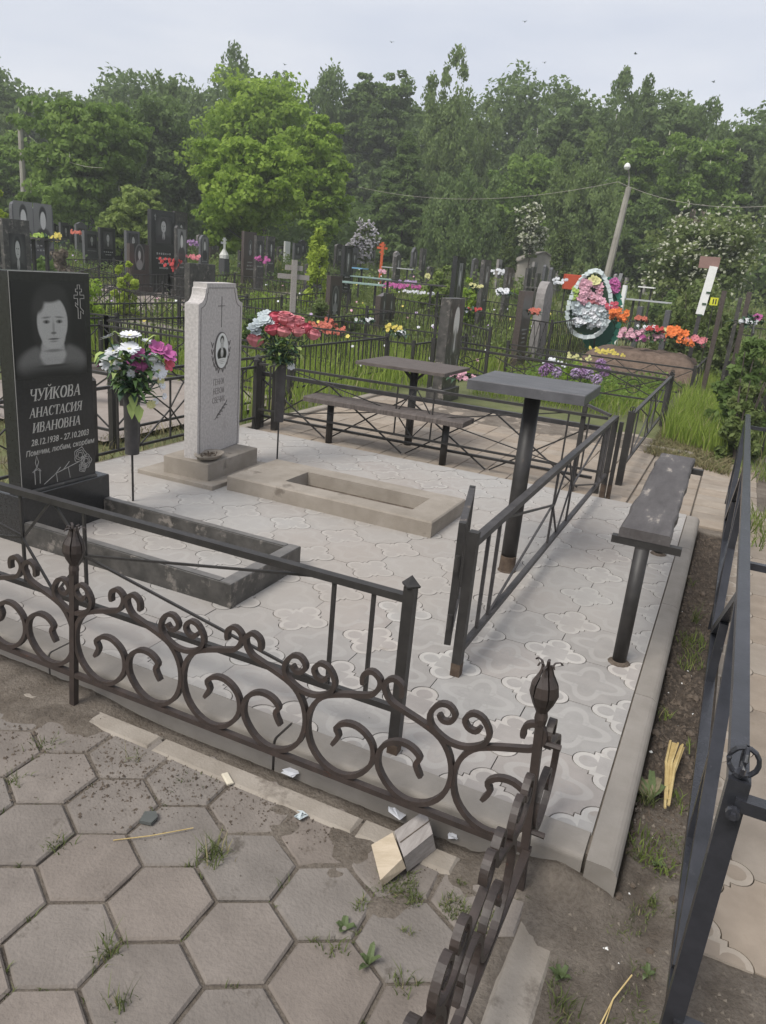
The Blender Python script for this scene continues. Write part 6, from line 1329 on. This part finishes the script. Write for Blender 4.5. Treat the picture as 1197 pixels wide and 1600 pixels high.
scatterfl(wr_, 34, lambda q: (q.uniform(-.33, .34), -.02-q.uniform(0, .05), cz_-Hm*q.uniform(.02, .60)), 'bluewhite', .085, 2); scatterfl(wr_, 12, lambda q: (q.uniform(-.26, .26), -.07, cz_-Hm*q.uniform(.05, .55)), 'white', .08, 22); scatterfl(wr_, 3, lambda q: (q.uniform(-.05, .05), -.05, cz_+Hm*q.uniform(.64, .72)), 'paleyellow', .10, 3); scatterfl(wr_, 7, lambda q: (-.34+q.uniform(-.05, .05), -.03, cz_+Hm*q.uniform(.1, .4)), 'lime', .06, 4)
w2 = thing('wreath', 'green and magenta wreath standing behind the white edged one', 'wreath', (PW.x+.22, PW.y+.45, 0), .3)
MB().poly([(.36*math.cos(t)*(1-.2*math.sin(t)), 0, 1.0+.72*math.sin(t)) for t in [2*PI*k/20 for k in range(20)]]).build('backing', flat('wreath_green', (.02, .10, .07)), w2)
rr_ = random.Random(3); mb = MB()
for k in range(30): t = 2*PI*k/30; mb.box((.33*math.cos(t)*(1-.2*math.sin(t)), -.03, 1.0+.72*math.sin(t)), (.10, .04, .12), rot=Matrix.Rotation(-t, 3, 'Y'))
mb.build('leaf_edge', flat('wreath_green_light', (.03, .16, .11)), w2); scatterfl(w2, 16, lambda q: (.10+q.uniform(-.08, .1), -.06, 1.0+.72*q.uniform(.72, 1.02)), 'magenta', .07, 5); MB().bar([(-.2, .05, 0), (0, .02, 1.4)], .02, .02).build('leg', M['paint'], w2)
def flowerheap(label, px, py, D, wx, h, c, r, n, seed, group='funeral bouquets on the mound', z=None, name='bouquet', leaves=True):
    r *= .62; n = int(n*1.7)
    P = sight(px, py, D); t = thing(name, label, 'flowers', (P.x, P.y, P.z), 0, group); q = random.Random(seed)
    scatterfl(t, n, lambda q: (q.uniform(-wx, wx), q.uniform(-wx*.5, wx*.5), q.uniform(-h*.5, h*.6)*(1-.3)), c, r, seed, 'flower')
    if leaves:
        mb = MB()
        for k in range(26): leafq(mb, (q.uniform(-wx, wx), q.uniform(-wx*.5, wx*.5), -h*.5), (q.uniform(-1, 1), q.uniform(-1, 1), q.uniform(-.2, .8)), .13, .05, 0)
        tag(mb.build('foliage', C['leafdark'], t), kind='stuff')
    return t
FH = [('orange flowers against the right side of the wreath', 968, 493, 14.9, .16, .22, 'orange', .085, 10), ('red and white flowers high beside the green wreath', 957, 478, 15.3, .10, .2, 'deeppink', .07, 8), ('pink violet flower bunch at the foot of the wreath', 985, 522, 14.9, .20, .20, 'palepink', .075, 14), ('pink rosy bunch left on the mound', 997, 527, 14.9, .14, .14, 'magenta', .06, 8),
      ('orange red flowers behind the mound middle', 1004, 500, 15.3, .12, .10, 'coral', .08, 7), ('white flowers in the middle of the mound', 1012, 513, 14.9, .2, .12, 'white', .055, 9), ('dark red and white bunch on the mound', 1024, 514, 14.9, .14, .14, 'red', .07, 8), ('pale pink bunch right of the mound middle', 1027, 527, 14.9, .13, .14, 'palepink', .06, 9),
      ('cream flowers on the back of the mound', 1040, 518, 15.3, .16, .10, 'paleyellow', .05, 8), ('large bright orange bunch on the right of the mound', 1057, 521, 14.9, .16, .22, 'orange', .095, 12), ('bright orange bunch at the right end of the mound', 1072, 535, 14.9, .12, .12, 'orange', .08, 7), ('crimson pink bunch at the right end of the mound', 1086, 533, 14.9, .16, .16, 'pink', .075, 12)]
for i, (lab, px, py, D, wx, h, c, r, n) in enumerate(FH): flowerheap(lab, px, py, D, wx, h, c, r, n, 40+i)
OF = [('red artificial roses at the foot of the tallest black headstone', 265, 414, 22, .28, .36, 'red', .085, 14), ('violet flowers behind the tallest headstone', 301, 380, 23, .15, .15, 'violet', .08, 8), ('pink and white bunch right of the tallest headstone', 301, 402, 22, .2, .15, 'pink', .075, 10), ('lilac pink bunch beside the carved cross headstone', 410, 406, 20, .16, .16, 'magenta', .07, 9), ('yellow green bouquet on the dark table at left', 62, 370, 16, .2, .06, 'lime', .09, 8), ('yellow flowers right of the double headstone', 89, 372, 19, .13, .2, 'yellow', .08, 8),
      ('round flower ball before the far left row', 118, 363, 24, .2, .1, 'coral', .07, 8), ('orange red lilies in the tall grass behind the pink roses', 505, 512, 12.2, .34, .16, 'coral', .06, 22), ('tall orange lily in the grass under the oval portrait headstone', 517, 503, 12.4, .1, .2, 'coral', .055, 8), ('white flowers in the grass beside the orange lilies', 570, 500, 13.5, .16, .08, 'white', .05, 8), ('yellow flowers in the grass before the low curved headstone', 616, 513, 12.6, .14, .12, 'yellow', .055, 12), ('small white bunch right of the yellow flowers', 628, 521, 12.3, .10, .06, 'white', .05, 5),
      ('pink white flowers below the orange cross', 598, 424, 26, .12, .15, 'palepink', .08, 8), ('violet flower bed beyond the long dark bench', 625, 447, 21, .55, .10, 'magenta', .08, 24), ('white flower row below the violet bed', 655, 457, 20.5, .5, .05, 'white', .06, 16), ('blue violet flowers on the bed', 636, 441, 21.5, .26, .06, 'lilac', .08, 8), ('small lit looking cream bunch by the dark headstones', 668, 431, 25, .07, .16, 'paleyellow', .09, 5), ('white bouquet left of the dark red stone', 787, 457, 15.5, .12, .10, 'white', .085, 9), ('pale cream flowers beside the tall thin headstone', 743, 447, 18, .14, .10, 'paleyellow', .075, 7),
      ('red flowers hanging on the dark red stone', 833, 486, 14.0, .10, .10, 'coral', .06, 7), ('reddish flowers right of the near black headstone', 733, 483, 14.5, .22, .06, 'red', .05, 8), ('white blossoms by the near black headstone', 726, 484, 14.4, .06, .06, 'white', .05, 5), ('white flowers on a far grave left of the shed', 781, 425, 28, .3, .2, 'white', .08, 12), ('white and red bunch right of the rough grey stone', 875, 440, 22, .2, .2, 'white', .07, 9), ('pink peonies behind the slate grey table', 723, 586, 9.6, .16, .10, 'palepink', .055, 14), ('magenta flowers near the right edge', 1175, 495, 13, .12, .06, 'magenta', .07, 5),
      ('white blossoms above the dark bush at the right', 1168, 503, 10.5, .16, .05, 'white', .04, 7)]
for i, (lab, px, py, D, wx, h, c, r, n) in enumerate(OF): flowerheap(lab, px, py, D, wx, h, c, r, n, 90+i, 'flowers on the graves', leaves=D < 20)
# garden plants of the neighbouring plots
def allium(label, x, y, h, seed):
    t = thing('allium', label, 'flower', (x, y, 0), 0, 'purple alliums'); MB().bar([(0, 0, 0), (.01, 0, h)], .010, .010, n=4).build('stem', C['leaf'], t); q = random.Random(seed); mb = MB()
    for k in range(90):
        d = Vector((q.gauss(0, 1), q.gauss(0, 1), q.gauss(0, 1))).normalized(); mb.bar([d*.03, d*.078], .005, w1=.014); 
    tag(mb.build('flower_ball', C['lilac'] if seed % 2 else C['violet'], t, (.01, 0, h+.03)), kind='stuff')
for i, (px, py, lab) in enumerate(((937, 572, 'highest purple allium ball above the table right corner'), (931, 596, 'lowest big allium ball near the table corner'), (944, 583, 'allium ball between the other two'), (898, 587, 'allium left of the large ones'), (908, 586, 'small allium in the middle cluster'), (918, 588, 'allium right in the middle cluster'), (855, 577, 'reddish allium above the table middle'), (868, 585, 'low pale allium above the table'), (848, 583, 'leftmost allium above the table'))):
    P = sight(px, py, 10.9); allium(lab, P.x, P.y, P.z, i)
def plantbush(label, px, py_top, D, wpx, m, n, per, leaf, seed, zb=0, cat='shrub', name='garden_shrub'):
    P = sight(px, py_top, D); g0 = gz(P.x, P.y); rg = np.random.default_rng(seed); H = max(.12, P.z-g0); rad = wpx*D/FPX/2; t = thing(name, label, cat, (P.x, P.y, g0), 0, None); c = []
    while len(c) < n:
        d = rg.normal(0, 1, 3); d /= np.linalg.norm(d); d[2] = abs(d[2]); c.append(d*np.array([rad, rad, H*.96])*rg.uniform(.35, .95))
    V, F, S = leaves_at(np.array(c), rg.uniform(.15, .3, n)*min(rad, H), per, leaf, rg, .9); put('foliage', np_mesh('foliage', V, F, m, S), t)
    mb = MB(); 
    for k in range(6): a = rg.uniform(0, 6.28); mb.bar([(0, 0, -.03), (rad*.5*math.cos(a), rad*.5*math.sin(a), H*.8)], .02, n=4, w1=.008)
    mb.build('stems', M['bark'], t); return t
PB = [('dark leafy peony bush at the right edge above the grass path', 1186, 512, 9.6, 84, 'dark', 90, 60, .08), ('dull green bush at the right edge below the dark one', 1185, 560, 8.4, 70, 'haw', 80, 60, .06), ('tall pale green shrub right of the thin black headstone', 690, 400, 21, 60, 'willow', 70, 60, .13), ('green shrub behind the tall thin black headstone', 738, 425, 19, 44, 'bright', 60, 60, .11),
      ('bright green lilac shrub right of the wreath', 950, 428, 22, 70, 'bright', 70, 60, .13), ('yellowish shrub left of the wreath', 905, 448, 22, 24, 'yellow', 30, 50, .11), ('dull round shrub left of the leaning lamp pole', 905, 405, 32, 40, 'haw', 60, 60, .15), ('dark conifer shrub behind the white topped table', 1052, 448, 25, 60, 'dark', 60, 60, .14),
      ('large olive shrub behind the white ribbed post', 1105, 430, 17, 130, 'haw', 120, 70, .11), ('olive shrub right of the white ribbed post', 1150, 470, 15, 60, 'haw', 60, 60, .10), ('low dark green shrub between the pale headstone and the wooden cross', 398, 476, 12.5, 50, 'dark', 50, 60, .07), ('leafy shrub beside the oval portrait headstone', 498, 460, 16, 52, 'haw', 60, 60, .09),
      ('green shrub right of the oval portrait headstone', 548, 470, 15.5, 40, 'haw', 50, 60, .08), ('small bright shrub among the far left graves', 195, 395, 17, 40, 'yellow', 40, 50, .09), ('bushy plant left of the tallest headstone', 120, 400, 13, 80, 'bright', 60, 60, .07), ('reddish twiggy shrub in the far left row', 100, 375, 21, 70, 'brown', 50, 60, .1), ('bright low shrub before the shed', 815, 436, 25, 40, 'bright', 40, 50, .13),
      ('green clump of garden plants in front of the wreath', 905, 560, 12.2, 60, 'bright', 40, 50, .06), ('leafy green plants above the slate table', 870, 590, 11.0, 60, 'mid', 40, 50, .06), ('dark green shrub mass behind the left plot fences', 60, 395, 18, 90, 'dark', 60, 60, .1)]
for i, (lab, px, py, D, w, m_, n, per, lf) in enumerate(PB): plantbush(lab, px, py, D, w, LM[m_], n, per, lf, 200+i)
def region(n, seed, poly, z=-.02):
    q = np.random.default_rng(seed); out_ = []; xs = [p[0] for p in poly]; ys = [p[1] for p in poly]
    P = np.stack([q.uniform(min(xs), max(xs), n*3), q.uniform(min(ys), max(ys), n*3)], 1); ins = np.zeros(len(P), bool)
    for i in range(len(poly)):
        (x1, y1), (x2, y2) = poly[i], poly[(i+1) % len(poly)]
        if y1 == y2: continue
        c = ((y1 > P[:, 1]) != (y2 > P[:, 1])) & (P[:, 0] < (x2-x1)*(P[:, 1]-y1)/(y2-y1)+x1); ins ^= c
    P = P[ins][:n]
    for (a0, b0, a1, b1) in PADS: P = P[~((P[:, 0] > a0+.1) & (P[:, 0] < a1-.1) & (P[:, 1] > b0+.1) & (P[:, 1] < b1-.1))]
    return np.concatenate([P, np.array([z+gz(a, b) for a, b in P]).reshape(-1, 1)], 1)
def mask_noise(P, s, t, seed):
    k = np.array([noise.noise(Vector((x*s+seed, y*s, seed))) > t for x, y, z in P]); return P[k]
blades('tall_grass', region(9000, 1, [(-.60, 8.9), (.12, 8.3), (.25, 12.0), (-.05, 17), (-.45, 17), (-.62, 12)]), .34, .012, M['grassbright'], .5, 'bright green tall grass growing on the path beside the back fence', 'grass')
blades('mown_grass', region(5200, 2, [(-.66, 8.05), (.16, 7.6), (.14, 9.0), (-.62, 9.6)], .0), .07, .008, M['straw'], 2.4, 'cut dry grass clippings lying on the path', 'grass clippings')
blades('tall_grass', region(14000, 3, [(-9.5, 7.3), (-4.25, 5.75), (-4.2, 9.2), (-3.9, 10.6), (-3.6, 13.5), (-8.5, 15.5), (-11, 12)]), .36, .013, M['grassbright'], .6, 'tall green grass in the plots behind the back fence', 'grass')
blades('tall_grass', mask_noise(region(16000, 4, [(-12.5, 15.5), (-3.6, 13.5), (-3.0, 22), (-14, 26)]), .5, -.15, 3), .45, .02, M['grass'], .7, 'rough green grass among the middle graves', 'grass')
blades('garden_grass', region(5000, 5, [(-3.3, 10.1), (-.8, 10.1), (-.8, 15), (-3.6, 15)]), .20, .010, M['grassbright'], .8, 'garden greenery in the plot before the wreath', 'grass')
blades('tall_grass', mask_noise(region(14000, 6, [(-22, 10), (-7.5, 8.5), (-12, 15), (-20, 28), (-30, 26)]), .5, -.2, 8), .42, .022, M['grassbright'], .7, 'green grass among the left graves', 'grass')
blades('rough_grass', mask_noise(region(16000, 7, [(-30, 24), (-3, 16), (3, 16), (12, 34), (-24, 42)]), .3, -.2, 2), .5, .035, M['grass'], .7, 'rough grass under the far trees', 'grass')
blades('rough_grass', region(5500, 8, [(.3, 8.6), (3, 9), (5, 22), (.2, 20), (.1, 14)]), .36, .016, M['grass'], .8, 'rough grass and weeds right of the grass path', 'grass')
blades('side_grass', region(5000, 9, [(-6.8, 2.0), (-4.06, 2.2), (-4.06, 5.6), (-7.5, 6.5)], -.02), .10, .008, M['straw'], 1.6, 'dry short grass left of the tiled plot', 'grass')
blades('side_grass', mask_noise(region(2600, 10, [(.22, 5.4), (1.5, 5.4), (1.5, 9), (.2, 9)], .0), 1.2, -.1, 4), .13, .008, M['grass'], 1.2, 'grass patch right of the tube fence far end', 'grass')
# loose twigs of the yellow garden flowers
for i, (px, py, D, lab, c) in enumerate(((905, 558, 12.6, 'pale yellow blossoms above the table', 'paleyellow'), (955, 551, 12.8, 'small yellow flowers in front of the mound', 'yellow'), (940, 548, 13.2, 'yellow flower heads left in front of the mound', 'yellow'), (868, 566, 11.6, 'white blossoms above the table', 'white'))):
    flowerheap(lab, px, py, D, .2, .10, c, .035, 14, 300+i, 'garden flowers in the plot before the wreath', leaves=False)
sb = thing('boulder', 'small grey boulder at the lower left of the wreath', 'stone', (PW.x-.75, PW.y-.9, 0)); MB().lathe([(.18, -.05), (.21, .06), (.17, .16), (.08, .21), (.001, .21)], 7, sx=1.1, sy=.8).build('stone', M['roughgrey'], sb)
# ------------------------------------------------------------------ thin air between the viewer and the far trees
hz = MB().bbox((-78, -8, -1.2), (40, 82, 24)).mesh('haze', [])
hm = bpy.data.materials.new('thin_haze'); hm.use_nodes = True; hn = hm.node_tree.nodes; hn.remove(hn['Principled BSDF']); pv_ = hn.new('ShaderNodeVolumePrincipled')
pv_.inputs['Color'].default_value = (.88, .90, .88, 1); pv_.inputs['Density'].default_value = .0024; pv_.inputs['Anisotropy'].default_value = .2
hm.node_tree.links.new(pv_.outputs[0], hn['Material Output'].inputs['Volume']); hz.materials.append(hm); tag(put('haze', hz), 'thin pale haze over the graves and trees', 'haze', None, 'stuff')

# low plants that fill the plots between the graves
def cover(label, poly, n, h, lf, m, seed, thr=-.1, cat='plants', name='ground_plants'):
    P = mask_noise(region(n, seed, poly, 0), .8, thr, seed); rg = np.random.default_rng(seed); k = len(P)
    P = P.copy(); hh = h*rg.uniform(.3, 1.0, k); P[:, 2] += hh*.55; V, F, S = leaves_at(P, hh*.5, 26, lf, rg, 1.0)
    return tag(put(name, np_mesh(name, V, F, m, S)), label, cat, None, 'stuff')
cover('leafy garden plants filling the plots on the left', [(-17, 10), (-5.2, 7.8), (-8, 15), (-16, 24), (-24, 20)], 900, .55, .075, LM['haw'], 501)
cover('dark leafy plants and weeds in the left graves', [(-20, 12), (-6, 8.2), (-6, 13), (-16, 26), (-26, 24)], 700, .50, .085, LM['dark'], 502, .0)
cover('leafy plants among the middle graves', [(-9.5, 15), (-4.2, 13.5), (-3.6, 22), (-13, 26)], 700, .55, .085, LM['haw'], 503)
cover('bright weeds among the middle graves', [(-12, 16), (-4.0, 14.5), (-2.6, 24), (-14, 28)], 500, .6, .09, LM['bright'], 504, .1)
cover('shrubby weeds in the far graves', [(-32, 26), (-6, 24), (6, 22), (8, 36), (-20, 42)], 900, 1.0, .15, LM['haw'], 505, -.05)
cover('weeds and garden plants right of the grass path', [(.5, 8.8), (3, 9), (5, 20), (.4, 20)], 420, .6, .07, LM['haw'], 506)
cover('flower bed greenery before the wreath', [(-3.2, 10.4), (-1.2, 10.4), (-.9, 14.6), (-3.4, 14.8)], 260, .30, .05, LM['mid'], 507)
tiny = np.random.default_rng(12)
for c_, n_, sd in (('white', 75, 1), ('palepink', 25, 2), ('yellow', 30, 3), ('lilac', 40, 4)):
    P = region(n_*2, 600+sd, [(-16, 11), (-4.4, 9.5), (-3.4, 15), (-1.4, 20), (-12, 28), (-22, 22)], 0)[:n_]; mb = MB()
    for x, y, z in P: petal_ring(mb, (x, y, z+tiny.uniform(.15, .6)), (.2, -.8, .6), tiny.uniform(.018, .036), 5, .03, 0, .2, .1, int(x*10))
    tag(mb.build('small_blossoms', C[c_]), 'small %s blossoms dotted among the graves' % {'palepink': 'pale pink'}.get(c_, c_), 'flowers', None, 'stuff')
# rows of distant small headstones closing the view under the trees
qd = random.Random(77)
ORD = 'first second third fourth fifth sixth seventh eighth ninth tenth eleventh twelfth thirteenth fourteenth fifteenth sixteenth seventeenth eighteenth nineteenth twentieth'.split(); ORD = ORD + ['twenty-'+o for o in ORD[:9]] + ['thirtieth'] + ['thirty-'+o for o in ORD[:5]]
for i in range(34):
    px = 60 + i*31 + qd.uniform(-9, 9); D = qd.uniform(30, 39); P = sight(px, 420, D); P.z = gz(P.x, P.y); h = qd.uniform(.85, 1.35); w = qd.uniform(.45, .7); m_ = M[qd.choice(['granited', 'greygranite', 'granited', 'browngranite', 'roughgrey'])]
    t = thing('headstone', '%s from the left of the small distant headstones under the trees' % ORD[i], 'headstone', (P.x, P.y, P.z), 0, 'distant headstones under the trees')
    so = stele_outline(qd.choice(['rect', 'arch', 'rect', 'wave']), w, h); n_ = len(so); mb = MB(); mb.v = [(.05, y-w/2, z) for y, z in so] + [(-.05, y-w/2, z) for y, z in so]
    mb.f = [tuple(range(n_)), tuple(reversed(range(n_, 2*n_)))] + [(k, k+n_, (k+1) % n_+n_, (k+1) % n_) for k in range(n_)]; mb.mi = [0]*len(mb.f); mb.build('stele', m_, t)
    plane('portrait', w*.6, h*.36, M['portrait_far' if i % 3 else 'portrait_grey'], t, (.053, 0, h*.66))

blades('low_weeds', mask_noise(region(2600, 811, [(-.10, 1.2), (.16, 1.2), (.16, 2.2), (.01, 2.2), (.0, 1.80), (-.10, 1.72)], -.012), 9, .12, 4), .016, .0026, M['tuft'], 1.8, 'sparse creeping weeds over the sand beside the tube fence', 'weeds')
blades('low_weeds', mask_noise(region(2200, 812, [(-.62, 1.42), (-.26, 1.42), (-.26, 1.66), (-.50, 1.66)], .0), 10, .05, 7), .018, .0026, M['tuft'], 1.8, 'creeping weeds between the timber offcuts and the corner post', 'weeds')
blades('trench_weeds', mask_noise(region(1600, 813, [(.01, 1.9), (.15, 1.9), (.15, 4.6), (.01, 4.6)], -.02), 5, .22, 3), .045, .004, M['grass'], 1.3, 'scattered weeds in the soil trench beside the right kerb', 'weeds')
lump = np.random.default_rng(5); mbl = MB()
for k in range(60):
    x, y = lump.uniform(.005, .16), lump.uniform(1.7, 4.6); r = lump.uniform(.006, .020); z = near_height(x, y)[0]
    mbl.lathe([(r*.9, -r*.3), (r*1.05, r*.2), (r*.6, r*.7), (.001, r*.8)], 6, (x, y, z), sx=lump.uniform(.7, 1.2), sy=lump.uniform(.7, 1.3))
tag(mbl.build('earth_lumps', M['soil']), 'larger lumps of dug earth in the trench by the kerb', 'debris', None, 'stuff')

# birds in the sky
for i, (px, py, D, lab) in enumerate(((820, 34, 40, 'tiny dark bird highest right of the big birch in the sky'), (612, 66, 42, 'tiny dark bird just left above the tallest birch'), (445, 101, 45, 'tiny dark bird above the tall maple'), (993, 84, 38, 'tiny dark bird above the birches at the right'), (1115, 128, 40, 'tiny dark bird low in the sky at the right'), (851, 98, 44, 'tiny dark bird above the lamp pole trees'), (730, 118, 44, 'tiny dark bird right beside the tallest birch crown'))):
    P = sight(px, py, D); b = thing('bird', lab, 'bird', tuple(P), .6*i, 'birds in the sky')
    MB().lathe([(.001, -.07), (.022, -.03), (.026, .02), (.012, .06), (.001, .085)], 6).build('body', C['leafdark'], b).rotation_euler = (PI/2, 0, 0)
    for s_ in (-1, 1): MB().add([(0, .03, 0), (0, -.03, 0), (s_*.07, -.01, .045), (s_*.07, .04, .045), (s_*.15, -.04, .02)], [(0, 1, 2, 3), (3, 2, 4)]).build('wing', C['leafdark'], b)

cover('weeds creeping over the foot of the earth mound', [(-3.0, 13.6), (-.7, 13.6), (-.6, 14.3), (-3.0, 14.3)], 120, .22, .05, LM['haw'], 508, -.3)
cover('dark low shrubs between the far left headstones', [(-24, 15), (-10, 17), (-12, 28), (-26, 30)], 420, .8, .12, LM['birchd'], 509, .0)
